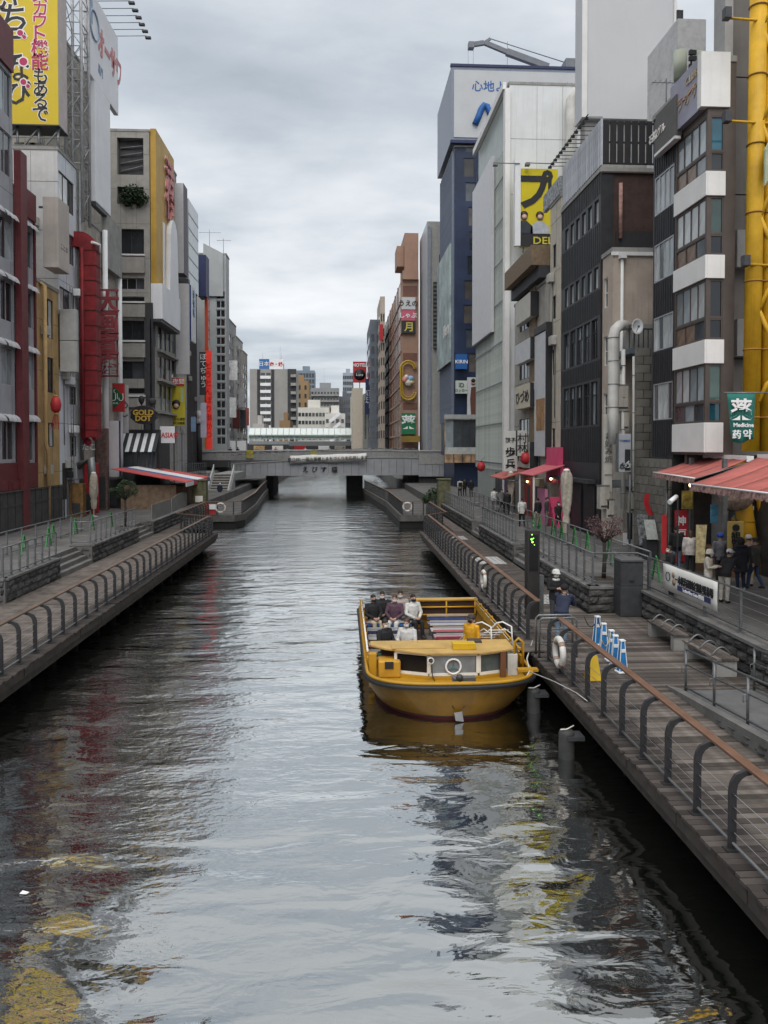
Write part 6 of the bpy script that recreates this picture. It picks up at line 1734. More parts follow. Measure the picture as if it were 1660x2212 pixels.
MB().box(XR + .02, pe.x, sA - .06, sA - .003, ZP, b.z1 - .2).build('black_return', M_RIBBLK, b.root)
zd0, zd1 = PY(1360, 540, sA).z, PY(1360, 500, sA).z
MB().box(PY(1330, 520, sA).x, XR + 8.9, sA - .08, sA - .0035, zd0, zd1).build('recess_shade', M_BLACK, b.root)  # black slab on the wall stands for a shaded recess
p = PY(1339, 410, sA)
MB().tube([(p.x, sA - .18, PY(1339, 398, sA).z), (p.x, sA - .18, zd1 - .4)], .1, 8).build('rusty_pipe', mat('rusty_pink_pipe', (.35, .2, .17), .7, var=.35, scale=4), b.root)
MB().box(XR, XR + 9, sA - .14, sA - .0038, b.z1 - .2, b.z1 - .121).build('cornice', M_FRAME_BR, b.root)
for k in range(3):
 a = sA + .5 + k * 2.2
 MB().fbox(FR, a, a + 1.6, .04, .1, ZP, 4.4).build('door', M_BLACK, b.root)
 MB().fbox(FR, a - .1, a + 1.7, .04, .5, 4.5, 4.7).build('door_canopy', M_CHAR, b.root)
z0, z1 = b.z1 + .25, FR.z(1298, 257)
sl_ = thing('roof_slat_screen', 'white and black slatted screen box on the long black building', 'screen', (XR + 2, (sA + sB) / 2, z0))
M_SLATW = mat('slat_pale', (.46, .48, .52), .5, var=.12, rnd=.15)
nsl = 22
for k in range(nsl):
 a = sA + .05 + (L - .1) * k / nsl
 shared_box('pale_slat', .1, round(L / nsl * .62, 2), round(z1 - z0, 2), M_SLATW, sl_, (XR + .06, a + L / nsl * .35, (z0 + z1) / 2))
xe = PY(1412, 300, sA).x + .4
nk = 8
for k in range(nk):
 a = XR + .14 + (xe - XR - .1) * k / nk
 w = (xe - XR - .1) / nk
 shared_box('dark_slat', round(w * .76, 2), .1, round(z1 - z0 - .15, 2), M_BLACK, sl_, (a + w * .38, sA + .1, (z0 + z1) / 2))
for zz_ in (z0 + .1, (z0 + z1) / 2, z1 - .2):
 MB().box(XR + .12, xe, sA + .16, sA + .24, zz_, zz_ + .08).box(XR + .115, XR + .2, sA + .25, sB, zz_, zz_ + .08).build('rail', M_BLACK, sl_)
for k in range(13):
 s = sA + .1 + L * k / 12.3
 MB().tube([FR.P(s, -.1, z1 + .1), FR.P(s, .75, z1 + .08)], .022, 4).box(XR - .85, XR - .65, s - .06, s + .06, z1 - .06, z1 + .06).build('lamp_arm', M_BLACK, sl_)
MB().tube([FR.P(sA - .2, .75, z1 + .08), FR.P(sB + .3, .75, z1 + .08)], .03, 5).build('lamp_rail', M_BLACK, sl_)
antenna(PY(1440, 200, 36).x, 36, PY(1440, 260, 36).z, 2.0, 'spindly television antenna behind the dark kanji sign')
sA, sB = FR.s(1211), FR.s(1188)
b = Bld('thin cream building strip with narrow windows beside the long black building', FR, sA + .02, sB, FR.z(1205, 430), 8, mat('render_cream', (.50, .46, .38), .75, var=.1, streak=.3), end=False)
for v0, v1 in ((530, 580), (640, 690), (755, 810), (925, 990)):
 b.win(1193, 1200, v0, v1, 1196, 1, 2, fm=M_FRAME_DK, pm=[M_GLASS])
b.done()
z0_, z1_ = FR.z(1205, 432) + .12, FR.z(1205, 390)
r = thing('rooftop_sign', 'mottled black and white roof panel above the thin cream strip', 'sign', tuple(FR.P(sA, 0, z0_)))
MB().fbox(FR, sA, sB + 1.4, -.15, .1, z0_, z1_).build('board', mat('mottled_print', (.3, .32, .33), .6, var=.6, scale=6), r)
sA, sB = FR.s(1187), FR.s(1112)
M_TILEBR = mat('brown_tile', (.19, .135, .085), .7, var=.2, scale=5, bump=.1, streak=.2)
b = Bld('brown tiled building with stacked white sign boxes and a projecting eave', FR, sA, sB, FR.z(1187, 600), 8, mat('concrete_cream', (.36, .34, .30), .8, var=.1, streak=.4), em=mat('concrete_cream', (.36, .34, .30)))
for v0, v1 in ((660, 715), (772, 820), (905, 955)):
 b.win(1122, 1146, v0, v1, 1130, 3, 1, fm=M_FRAME_DK, pm=[M_GLASS, M_GLASS2, M_GLASS_LT])
b.done()
MB().fbox(FR, FR.s(1160), FR.s(1148), .003, .15, ZP, FR.z(1155, 612)).build('tiled_pier', M_TILEBR, b.root)
z0_, z1_ = FR.z(1150, 600), FR.z(1150, 560)
MB().fbox(FR, FR.s(1180), FR.s(1118), -.5, 1.0, z0_, z1_).build('eave_box', M_TILEBR, b.root)
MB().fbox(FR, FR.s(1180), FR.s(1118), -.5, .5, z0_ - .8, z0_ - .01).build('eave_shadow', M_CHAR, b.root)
for k, (v0, v1, c, tx) in enumerate(((643, 694, (.50, .48, .42), None), (737, 782, (.55, .56, .58), None), (832, 882, (.55, .50, .38), 'ひづめ'), (955, 1010, (.45, .44, .40), '村松'))):
 F3 = Face('x', XR - .55, -1)
 a, c_ = F3.s(1146), F3.s(1113)
 r = thing('lightbox_sign', ['topmost cream light box on the brown tiled building', 'white light box second from top on the brown tiled building', 'cream light box with brush lettering on the brown tiled building', 'lowest pale light box with dark strokes on the brown tiled building'][k], 'sign', tuple(F3.P((a + c_) / 2, 0, F3.z(1130, v1))), group='light boxes on the brown tiled building')
 MB().fbox(F3, a, c_, -.5, 0, F3.z(1130, v1), F3.z(1130, v0)).build('box', mat('lightbox_%d' % k, c, .5, var=.08), r, bevel=.02)
 MB().fbox(F3, a - .12, a - .003, -.5, .02, F3.z(1130, v1), F3.z(1130, v0)).build('dark_side', M_BLACK, r)
 if tx: lettering(r, tx, F3, (a + c_) / 2, (F3.z(1130, v1) + F3.z(1130, v0)) / 2, .95, M_INK, n=.02, squeeze=1.4, bold=.01)
F3 = Face('x', XR - .35, -1)
a, c_ = F3.s(1180), F3.s(1155)
r = thing('lightbox_sign', 'tall white panel in a black frame beside the brown tiled building', 'sign', tuple(F3.P(a, 0, F3.z(1165, 985))))
MB().fbox(F3, a, c_, -.3, 0, F3.z(1165, 985), F3.z(1165, 722)).build('panel', mat('lightbox_white2', (.55, .56, .58), .5, var=.06), r)
MB().fbox(F3, a - .15, a - .003, -.32, .05, F3.z(1165, 990), F3.z(1165, 705)).fbox(F3, a, c_ + .1, -.32, .05, F3.z(1165, 720), F3.z(1165, 705)).build('frame', M_BLACK, r)
MB().fbox(F3, a + .3, c_ - .5, .003, .02, F3.z(1165, 930), F3.z(1165, 862)).build('picture', mat('print_amber', (.35, .18, .06), .5, var=.4, scale=2), r)
slim_sign(1088, 1118, 931, 1018, 52.5, 'white vertical dumpling shop sign with black brush characters', mat('sign_offwhite', (.58, .58, .55), .5, var=.06), None, [('餃子', .5, .22, .36, M_INK), ('歩', .5, .52, .72, M_INK), ('兵', .5, .81, .72, M_INK)], bold=.02)
slim_sign(1118, 1140, 930, 985, 51.0, 'pale sign with thin black strokes behind the dumpling sign', mat('sign_pale2', (.48, .47, .44), .6, var=.1), M_BLACK, [('村', .5, .3, .7, M_INK), ('林', .5, .68, .7, M_INK)])
sA, sB = FR.s(1099), FR.s(1033)
M_WHWALL = mat('white_end_wall', (.66, .675, .675), .65, var=.05, scale=.6, streak=.3)
b = Bld('white building with pale green louvred front and a yellow poster on its end wall', FR, sA, sB, FR.z(1099, 184), 14, mat('curtain_pale_green', (.34, .385, .36), .35, var=.1, scale=.8), em=M_WHWALL)
b.done()
L = sB - sA
s = sA + .4
zt = FR.z(1090, 330)
while s < sB:
 shared_box('louvre', .22, .07, round(zt - 4.5, 2), mat('louvre_pale', (.47, .51, .48), .5, var=.1, rnd=.1), b.root, (XR - .12, s, (zt + 4.5) / 2)); s += .62
for k in range(9):
 z_ = 5 + k * 3.3
 if z_ < zt: MB().fbox(FR, sA + .1, sB, .24, .27, z_, z_ + .12).build('transom', M_STEEL, b.root)
za, zb = FR.z(1050, 735), FR.z(1050, 330)
MB().fbox(FR, FR.s(1074), sB + .2, .28, .55, za, b.z1 - 4).build('blank_white_panel', mat('panel_white_blank', (.62, .62, .64), .5, var=.05, streak=.15), b.root)
MB().fbox(FR, sA - .05, sB + .1, .28, .55, b.z1 - .5, b.z1 + .05).build('top_eave', M_BAYWH, b.root)
MB().fbox(FR, sA - .3, sA + .45, .003, .4, ZP, b.z1 - .52).build('corner_column', M_BAYWH, b.root)
for v in (300, 420):
 z_ = PY(1150, v, sA).z
 MB().box(XR + .1, XR + 13, sA - .012, sA - .003, z_ - .015, z_ + .015).build('joint', M_CONC, b.root)
for u in (1160, 1215):
 x = PY(u, 400, sA).x
 MB().box(x - .012, x + .012, sA - .012, sA - .003, 20, b.z1 - .2).build('joint', M_CONC, b.root)
p = PY(1235, 250, sA - .6)
MB().tube([(p.x + .9, sA - .6, PY(1235, 208, sA).z), (p.x + .3, sA - .6, PY(1235, 208, sA).z), (p.x, sA - .6, PY(1235, 222, sA).z), (p.x, sA - .6, 18)], .42, 14).build('vent_pipe', M_DUCTW, b.root)
Yp = 58.0; fP = Face('y', Yp, -1)
p0, p1 = PY(1124, 533, Yp), PY(1206, 365, Yp)
po = thing('billboard', 'yellow poster billboard with black katakana and two figures on the white end wall', 'billboard', ((p0.x + p1.x) / 2, Yp, p0.z))
M_POY = mat('poster_bright_yellow', (.62, .50, .01), .5, var=.04)
MB().box(p0.x, p1.x, Yp, Yp + .4, p0.z, p1.z).build('face', M_POY, po)
hh, ww = p1.z - p0.z, p1.x - p0.x
lettering(po, 'プ', fP, p0.x + ww * .40, p0.z + hh * .74, hh * .52, M_INK, n=.03, bold=.035, squeeze=.95)
MB().box(p0.x + ww * .74, p0.x + ww * .83, Yp - .03, Yp - .004, p0.z + hh * .5, p0.z + hh * .86).build('letter_stroke', M_INK, po)
MB().box(p0.x + .01, p1.x - .01, Yp - .02, Yp - .003, p0.z + .01, p0.z + hh * .17).build('black_base', M_INK, po)
lettering(po, 'DEL', fP, p0.x + ww * .62, p0.z + hh * .085, hh * .13, mat('print_yellow', (.62, .52, .05), .5), n=.03, bold=.01, squeeze=1.2)
for cx, col_, sc_ in ((.10, (.035, .04, .05), 1.0), (.52, (.42, .44, .47), 1.05)):
 x = p0.x + ww * cx; zb_ = p0.z + hh * .172
 w2 = ww * .24 * sc_
 body = [(x - w2, zb_), (x - w2 * .9, zb_ + hh * .1), (x - w2 * .3, zb_ + hh * .16), (x + w2 * .3, zb_ + hh * .16), (x + w2 * .95, zb_ + hh * .09), (x + w2, zb_)]
 MB().prism(body, Yp - .045, Yp - .03).build('figure_body', mat('print_cloth_%d' % int(cx * 100), col_, .6, var=.2, scale=2), po)
 MB().lathe((x, Yp - .055, zb_ + hh * .235), [(.01, -.005), (ww * .105, 0), (.01, .005)], 16, ax='y').build('figure_hair', mat('print_hair', (.04, .025, .02), .6), po)
 MB().lathe((x + .02, Yp - .075, zb_ + hh * .205), [(.01, -.005), (ww * .078, 0), (.01, .005)], 16, ax='y').build('figure_face', mat('print_skin', (.55, .36, .27), .6), po)
for k in range(3):
 MB().tube([(p0.x + ww * (.1 + .35 * k), Yp + .2, p0.z - .4), (p0.x + ww * (.1 + .35 * k), Yp + .2, p0.z)], .05, 6).build('support_post', M_STEEL, po)
r, *_ = boxpx(1112, 1124, None, 345, 530, 57.8, 'slim white sign edge beside the yellow poster', M_WHITE, thick=.5)
for k in range(2):
 p = PY(1075 + 70 * k, 345, 57)
 MB().tube([(p.x, 57.6, p.z), (p.x + 1.9, 57.8, p.z + .05)], .04, 5).box(p.x - .2, p.x + .15, 57.4, 57.8, p.z - .22, p.z - .02).build('lamp_arm', M_STEEL, r)
sA, sB = FR.s(982), FR.s(954)
M_NAVYW = mat('navy_curtain', (.022, .034, .075), .35, var=.3, scale=.25)
b = Bld('dark navy glazed office tower beside the bridge under a white box sign', FR, sA, sB, FR.z(982, 318), 22, M_NAVYW)
fE = b.E
for k in range(12):
 z_ = 9.5 + 2.85 * k
 x = PY(1008, 700, sA).x + .35 * math.sin(k * 1.1)
 b.ewin(x, x + 1.25, z_, z_ + 2.2, 1, 1, fm=M_NAVYW, pm=[M_GLASS, M_GLASS2, glass('glass_taupe', (.09, .08, .075))])
b.done()
for k in range(1, 4):
 x = XR + .3 + k * 2.2
 z0_ = 9
 mb = MB()
 mb.add([(x + .25 * math.sin(t * .55 + k), sA - .1 - .08 * (t % 2), z0_ + t * 3) for t in range(13)] + [(x + .12 + .25 * math.sin(t * .55 + k), sA - .004, z0_ + t * 3) for t in range(13)], [(t, t + 1, t + 14, t + 13) for t in range(12)])
 o = mb.build('wavy_fin', mat('navy_fin', (.05, .075, .13), .3, var=.2), b.root); o.modifiers.new('thick', 'SOLIDIFY').thickness = .05
s = sA + .3
while s < sB:
 shared_box('fin', .3, .1, round(b.z1 - 10, 2), mat('navy_fin_light', (.16, .19, .25), .35, var=.1), b.root, (XR - .15, s, (b.z1 + 9) / 2)); s += .9
z0_, z1_ = b.z1 + .5, PY(990, 148, sA).z
bs = thing('rooftop_sign', 'large white box sign with blue characters and arch logo on the navy tower', 'sign', (XR + 11, sA, z0_))
M_BOXS = mat('box_sign_white', (.46, .47, .48), .5, var=.04, scale=.5)
MB().box(XR - .5, XR + 22, sA - .5, sB + .6, z0_, z1_).build('box', mat('box_sign_side', (.20, .23, .29), .4, var=.08), bs)
MB().box(XR - .2, XR + 21.8, sA - .58, sA - .503, z0_ + .3, z1_ - .4).build('front_panel', M_BOXS, bs)
MB().box(XR - .6, XR + 22.1, sA - .62, sA - .2, z0_ - .35, z0_ - .003).box(XR - .6, XR + 22.1, sA - .62, sA - .2, z1_ + .003, z1_ + .3).build('trim', M_NAVY, bs)
fS = Face('y', sA - .58, -1)
p = PY(1082, 186, sA - .6)
lettering(bs, '心地よい、美しい暮らし', fS, p.x + 4.0, p.z, 1.35, M_INK_BLUE, n=.02, bold=.01)
pts = [PY(u, v, sA - .75) for u, v in ((1027, 268), (1035, 250), (1041, 234), (1047, 225), (1053, 228), (1058, 240), (1066, 258))]
MB().tube([(q.x, sA - .64, q.z) for q in pts], .36, 8).build('logo_arch', M_INK_BLUE, bs)
cr_ = thing('roof_crane', 'grey rooftop crane jib above the white box sign', 'crane', (PY(1200, 140, sA + 3).x, sA + 3, z1_))
Q = lambda u, v: PY(u, v, sA + 3)
M_CRANE = mat('crane_grey', (.16, .17, .19), .5, var=.1)
MB().bar(Q(1185, 145), Q(1095, 112), .62, .7).bar(Q(1098, 113), Q(1048, 92), .42, .5).build('boom', M_CRANE, cr_)
MB().bar(Q(1046, 92), Q(1016, 97), .4, .5).bar(Q(1046, 92), Q(1060, 83), .25, .3).build('jib', M_CRANE, cr_)
MB().tube([Q(1060, 83), Q(1245, 142)], .06, 5).build('stay', M_CRANE, cr_)
MB().box(Q(1012, 97).x, Q(1024, 97).x, sA + 2.6, sA + 3.4, Q(1015, 105).z, Q(1015, 92).z).build('head', M_CRANE, cr_)
MB().box(Q(1218, 140).x, Q(1254, 140).x, sA + 2, sA + 5, z1_ + .31, Q(1230, 134).z).build('cab', M_CRANE, cr_)
for u in (1012, 1023): MB().tube([Q(u, 103), Q(u, 142)], .02, 4).build('cable', M_CRANE, cr_)
antenna(Q(1108, 145).x, sA + 6, z1_, 6.5, 'tall thin lightning mast beside the roof crane', yagi=False)
yy = sA - .6
slim_sign(985, 1010, 765, 797, yy, 'stacked blue and white tenant signs on the navy tower', M_INK_BLUE, None, [('KIRIN', .5, .5, .6, M_INK_WH)], thick=.4)
slim_sign(985, 1010, 822, 850, yy, 'small white and green tenant sign below the blue one', mat('sign_mint', (.5, .55, .5), .5, var=.1), None, [('ID', .5, .35, .7, M_INK), ('ロッカー', .5, .75, .4, M_INK)], thick=.4)
r = slim_sign(1010, 1034, 815, 900, yy + .1, 'white poster of a figure in a brown coat on the navy tower', mat('poster_lightgrey', (.52, .52, .54), .5, var=.05), None, thick=.3, name='wall_poster')
pp = OFF[r.name]
x = pp.x + .1
zb_ = pp.z
hP = PY(1020, 815, yy).z - PY(1020, 900, yy).z
MB().prism([(x - .3, zb_ + .05), (x - .42, zb_ + hP * .45), (x - .3, zb_ + hP * .75), (x + .3, zb_ + hP * .77), (x + .5, zb_ + hP * .4), (x + .3, zb_ + .05)], yy + .06, yy + .08).build('figure_coat', mat('print_brown', (.12, .045, .03), .6, var=.2), r)
MB().lathe((x - .05, yy + .05, zb_ + hP * .86), [(.01, -.004), (.28, 0), (.01, .004)], 14, ax='y').build('figure_head', mat('print_skin', (.55, .36, .27)), r)
MB().lathe((x - .05, yy + .045, zb_ + hP * .92), [(.01, -.004), (.26, 0), (.01, .004)], 14, ax='y').build('figure_hair', M_INK, r)
FPn = Face('x', XR - .45, -1)
r = thing('billboard', 'tall pale teal printed billboard on the canal side of the navy tower', 'billboard', tuple(FPn.P(sA + 4, 0, FPn.z(970, 790))))
MB().fbox(FPn, sA + .2, sB + .5, -.1, .1, FPn.z(981, 775), FPn.z(981, 512)).build('face', mat('poster_teal_mix', (.30, .38, .37), .45, var=.45, scale=.35), r)
lettering(r, 'Liberty', FPn, sA + 3, FPn.z(981, 700), 2.2, M_HALO, n=.12, squeeze=.8)
sh = thing('corner_shop', 'lit glazed corner shop at bridge level below the navy tower', 'shop', (XR + 4, sA - 2, 4.8))
p0, p1 = PY(962, 975, sA - 1.0), PY(1037, 905, sA - 1.0)
MB().box(p0.x, p1.x + 2, sA - .62, sA - .55, 4.6, p1.z).build('back', mat('shop_interior', (.30, .2, .12), .7, var=.5, scale=.8, emit=.25), sh)  # back wall glows in place of lamps inside the shop
for k in range(4):
 a, c = p0.x + (p1.x - p0.x) * k / 4, p0.x + (p1.x - p0.x) * (k + 1) / 4
 MB().box(a + .05, c - .05, sA - 1.0, sA - .97, 6.4, p1.z - .1).build('pane', M_GLASS_LT if k == 0 else M_GLASS2, sh)
 MB().box(c - .04, c + .04, sA - 1.05, sA - .95, 4.6, p1.z).build('mullion', M_DKSTEEL, sh)
MB().box(p0.x - .1, p1.x + .1, sA - 1.3, sA - .64, p1.z + .01, p1.z + .5).build('fascia', mat('shop_fascia', (.34, .36, .36), .5), sh)
MB().box(p0.x, p1.x, sA - 1.2, sA - .9, 5.6, 6.38).build('transom_panel', mat('shop_transom', (.42, .44, .42), .5), sh)
b9 = 112.0
F9 = Face('x', PY(905, 800, b9).x + .4, -1)
r, xa, xb, Y, y2, z0, z1 = boxpx(923, 958, 907, 478, 985, 107.0, 'pale grey building with a narrow louvred stair beyond the navy tower', mat('wall_pale_concrete', (.36, .36, .34), .7, var=.08, streak=.3), mat('panel_white_glass', (.42, .45, .48), .35, var=.06), cat='building', name='building', left=False)
MB().box(PY(936, 700, Y).x, PY(947, 700, Y).x, Y - .5, Y - .064, PY(930, 752, Y).z, PY(930, 610, Y).z).build('louvre_stair', M_CHAR, r)
for k in range(16):
 z_ = PY(930, 752, Y).z + (PY(930, 610, Y).z - PY(930, 752, Y).z) * k / 16
 MB().box(PY(936, 700, Y).x, PY(947, 700, Y).x, Y - .6, Y - .503, z_, z_ + .25).build('louvre', M_STEEL, r)
MB().box(PY(924, 700, Y).x, PY(931, 700, Y).x, Y - .3, Y - .064, 5, PY(920, 490, Y).z).build('grey_shaft', mat('shaft_blue_grey', (.25, .27, .31), .6), r)
for v in (550, 640):
 MB().box(PY(949, 700, Y).x, PY(953, 700, Y).x, Y - .1, Y - .064, PY(945, v + 40, Y).z, PY(945, v, Y).z).build('window', M_GLASS, r)
M_BRNB = mat('brown_building', (.34, .205, .145), .65, var=.1, scale=.6, streak=.25)
r, xa, xb, Y, y2, z0, z1 = boxpx(868, 905, 831, 602, 978, 114.0, 'terracotta brown building with stacked signs and gridded side across the bridge', M_BRNB, M_BRNB, cat='building', name='building', left=False)
M_BRND = mat('brown_dark', (.17, .08, .06), .6, var=.1)
fY = Face('y', Y - .07, -1)
def by(u, v): return PY(u, v, Y - .1)
for v0, v1 in ((617, 640), (762, 780), (870, 885)):
 MB().box(by(871, v0).x, by(902, v0).x, Y - .09, Y - .062, by(880, v1).z, by(880, v0).z).build('recess', M_BRND, r)
MB().box(xa + .1, xb - .1, Y - .6, Y - .063, z1 - .2, z1 + 1.1).build('balcony', M_BRNB, r)
MB().box(xa + .5, xb, Y + .6, Y + 9, z1 + .01, by(885, 500).z).build('upper_block', M_BRNB, r)
MB().box(xa - .6, xa + .49, Y + 1.5, Y + 6, by(885, 570).z, by(885, 525).z).build('upper_balcony', M_BRNB, r)
for k in range(9):
 z_ = 8 + k * (z1 - 9) / 9
 MB().box(xa - .18, xa - .003, Y, y2, z_, z_ + .3).build('grid_beam', M_BRNB, r)
for k in range(7):
 y_ = Y + (y2 - Y) * k / 7
 MB().box(xa - .14, xa - .003, y_, y_ + .4, 6, z1).build('grid_post', M_BRNB, r)
MB().box(xa - .05, xa - .002, Y + .5, y2, 6, z1 - .5).build('side_glazing', mat('brown_glass', (.13, .075, .06), .2, var=.15), r)
for (v0, v1, c, tx, tm, sz) in ((642, 668, (.6, .6, .6), 'うえの', M_INK, 1.0), (670, 692, (.55, .12, .18), 'しゃぶ', M_INK_WH, .9), (692, 720, (.03, .03, .03), '月', mat('print_moon', (.6, .5, .1), .5), 1.5), (892, 938, (.012, .17, .07), '薬', M_INK_WH, 2.2)):
 lab = {642: 'white sign with black characters near the top of the terracotta building', 670: 'pink sign on the terracotta building', 692: 'black sign with a yellow moon emblem on the terracotta building', 892: 'green medicine sign at the foot of the terracotta building'}[v0]
 slim_sign(868, 898, v0, v1, Y - .5, lab, mat('tb_sign_%d' % v0, c, .5, var=.06), None, [(tx, .5, .42 if v0 == 892 else .5, sz, tm)], thick=.4, bold=.02)
orn = thing('ornament_sign', 'tall golden oval ring ornament sign with coloured centre on the terracotta building', 'sign', tuple(by(882, 868)))
cx, cz = by(882, 822).x, by(882, 822).z
hw, hh = 1.15, by(882, 780).z - cz
for k_, rr2 in ((1.0, .14), (.72, .1)):
 pts = []
 for j in range(29):
  a = 2 * math.pi * j / 28
  px_, pz_ = math.cos(a) * hw * k_, math.sin(a) * hw * k_
  pts.append((cx + px_, Y - .5, cz + pz_ + (hh - hw) * (1 if math.sin(a) >= 0 else -1) * (1 if k_ == 1 else .97)))
 MB().tube(pts, rr2, 6).build('gold_ring', mat('gold_paint', (.45, .29, .03), .4, var=.1), orn)
for j in range(26):
 a = 2 * math.pi * j / 26
 MB().bar((cx + math.cos(a) * hw * .72, Y - .5, cz + math.sin(a) * hw * .72 + (hh - hw) * (1 if math.sin(a) >= 0 else -1)), (cx + math.cos(a) * hw * 1.12, Y - .5, cz + math.sin(a) * hw * 1.12 + (hh - hw) * (1 if math.sin(a) >= 0 else -1)), .08).build('bulb_spoke', mat('gold_paint', (.45, .29, .03)), orn)
for dx, dz, rr2, c in ((-.5, .1, .5, (.6, .25, .2)), (.35, .2, .5, (.25, .4, .6)), (0, -.35, .55, (.62, .6, .5)), (.5, -.3, .35, (.6, .5, .2)), (-.3, .5, .35, (.62, .6, .58))):
 MB().lathe((cx + dx, Y - .75, cz + dz), [(.05, -.2), (rr2 * .8, -.1), (rr2, 0), (rr2 * .8, .1), (.05, .2)], 12, ax='y').build('coloured_cluster', mat('cluster_%d' % int(dx * 100 + 60), c, .5, var=.3, scale=3), orn)
MB().box(by(866, 940).x, by(905, 940).x, Y - 1.6, Y - .52, by(880, 955).z, by(880, 942).z).build('gold_striped_awning', mat('gold_stripe', (.3, .2, .04), .5, var=.4, scale=.2), r)
rows = [(822, 832, 815, 640, 985, 140.0, 'beige narrow building left of the terracotta one', (.42, .36, .30)), (800, 823, 793, 690, 985, 150.0, 'blue-grey dark building further along the right row', (.13, .15, .18)),
  (786, 801, 783, 850, 985, 160.0, 'small grey-green building between dark and cream ones', (.27, .28, .25))]
for u0, u1, u2, v0, v1, Y, lab, c in rows:
 rr, xa, xb, Y, y2, z0, z1 = boxpx(u0, u1, u2, v0, v1, Y, lab, mat('row_%d' % u0, c, .75, var=.1, scale=.5, streak=.3), mat('row_%d' % u0, c), cat='building', name='building', left=False)
 for k in range(9):
  z_ = 8 + (z1 - 10) * k / 9
  for j in range(2):
   w = (xb - xa) / 2
   shared_box('window', w * .55, .06, 1.4, M_FARGL, rr, (xa + w * (j + .5), Y - .07, z_ + .8))
   shared_box('window', .06, (y2 - Y) * .3, 1.4, M_FARGL, rr, (xa - .02, Y + (y2 - Y) * (.28 + .45 * j), z_ + .8))
rr, xa, xb, Y, y2, z0, z1 = boxpx(762, 784, 757, 838, 972, 166.0, 'plain cream tower-like building below the hotel sign', mat('row_cream', (.55, .49, .40), .8, var=.06), mat('row_cream', (.55, .49, .4)), cat='building', name='building', left=False)
Yh = 166.0
p0, p1 = PY(763, 826, Yh), PY(792, 781, Yh)
ht = thing('hotel_sign', 'red hotel sign with a black oval on a roof frame at the far right row', 'sign', ((p0.x + p1.x) / 2, Yh, p0.z))
MB().box(p0.x, p1.x, Yh, Yh + .6, p0.z, p1.z).build('board', mat('hotel_red', (.42, .03, .04), .5, var=.06), ht)
fh_ = Face('y', Yh, -1)
lettering(ht, 'HOTEL', fh_, (p0.x + p1.x) / 2, p1.z - .75, 1.0, M_INK_WH, n=.06, bold=.03)
MB().lathe(((p0.x + p1.x) / 2, Yh - .05, p0.z + 1.7), [(.02, -.02), (1.25, 0), (.02, .02)], 20, ax='y').build('oval', M_INK, ht)
lettering(ht, 'Luxe', fh_, (p0.x + p1.x) / 2, p0.z + 1.7, .8, M_INK_WH, n=.14)
for k in range(3):
 x = p0.x + (p1.x - p0.x) * k / 2
 MB().tube([(x, Yh + .3, z1 + .02), (x, Yh + .3, p0.z)], .1, 5).build('frame_post', M_STEEL, ht)
r = slim_sign(790, 797, 818, 895, 158.0, 'dark blue vertical sign with white characters on the right far row', M_NAVY, None, 'どうとん', M_INK_WH, .7, vertical=True)
r = slim_sign(820, 828, 700, 735, 139.0, 'round red sign edge on the beige narrow building', M_RED, None, thick=.3)
Ys = 47.5
p0, p1 = PY(1257, 300, Ys), PY(1459, 300, Ys)
slb = thing('blank_hoarding', 'huge plain pale grey slab billboard rising above the slatted roof', 'billboard', ((p0.x + p1.x) / 2, Ys, ZP))
M_SLAB = mat('slab_pale_grey', (.53, .54, .555), .6, var=.03, scale=.3, streak=.06)
zl, zh = PY(1350, 256, Ys).z, PY(1350, -120, Ys).z
MB().box(p0.x, p1.x, Ys, Ys + 1.4, zl, zh).build('slab', M_SLAB, slb)
MB().box(p0.x - .02, p0.x + .3, Ys - .12, Ys - .003, zl, zh).build('edge_frame', M_BAYWH, slb)
MB().box(p1.x - .16, p1.x + .02, Ys - .12, Ys - .003, zl, zh).build('edge_frame', M_BAYWH, slb)
MB().box(p0.x + .3, p1.x - .3, Ys + .3, Ys + 1.2, ZP, zl - .01).build('support_wall', M_CONC, slb)
Yt_ = 40.0
p0, p1 = PY(1463, 300, Yt_), PY(1524, 300, Yt_)
lt = thing('lift_tower', 'white square lift tower with faint stains behind the lilac sign', 'tower', ((p0.x + p1.x) / 2, Yt_, ZP))
zt = PY(1490, 40, Yt_).z
MB().box(p0.x, p1.x, Yt_, Yt_ + 4, ZP, zt).build('wall', mat('tower_white_stained', (.55, .55, .55), .7, var=.06, grime=.35, scale=4), lt)
MB().box(p0.x + 1.4, PY(1562, 130, Yt_).x, Yt_ + .5, Yt_ + 6, ZP, PY(1540, 105, Yt_).z).build('low_block', M_BAYWH, lt)
for u, w in ((1478, .14), (1484, .1), (1474, .08)):
 x = PY(u, 30, Yt_).x
 MB().box(x - w / 2, x + w / 2, Yt_ + .5, Yt_ + .6, zt, zt + .75).build('roof_vent', M_DKSTEEL, lt)
for u, v0, v1 in ((1470, 111, 172), (1512, 113, 150)):
 p = PY(u, v1, 38.5); q = PY(u, v0, 38.5)
 an = thing('cell_antenna', 'pale green cylindrical cell antenna on the roof ' + ('nearer the slab' if u < 1490 else 'right of its mast'), 'antenna', (p.x, 38.5, p.z), group='cell antennas on the roof')
 MB().tube([p, q], .32 if u < 1490 else .26, 14).build('cylinder', mat('antenna_sage', (.42, .45, .36), .6, var=.06), an)
 MB().tube([p - Vector((0, 0, .8)), p], .05, 6).build('mount', M_DKSTEEL, an)
an = thing('cell_antenna', 'dark antenna mast with small boxes between the two sage cylinders', 'antenna', tuple(PY(1494, 172, 38.4)), group='cell antennas on the roof')
MB().tube([PY(1494, 180, 38.4), PY(1494, 106, 38.4)], .06, 6).build('mast', M_STEEL, an)
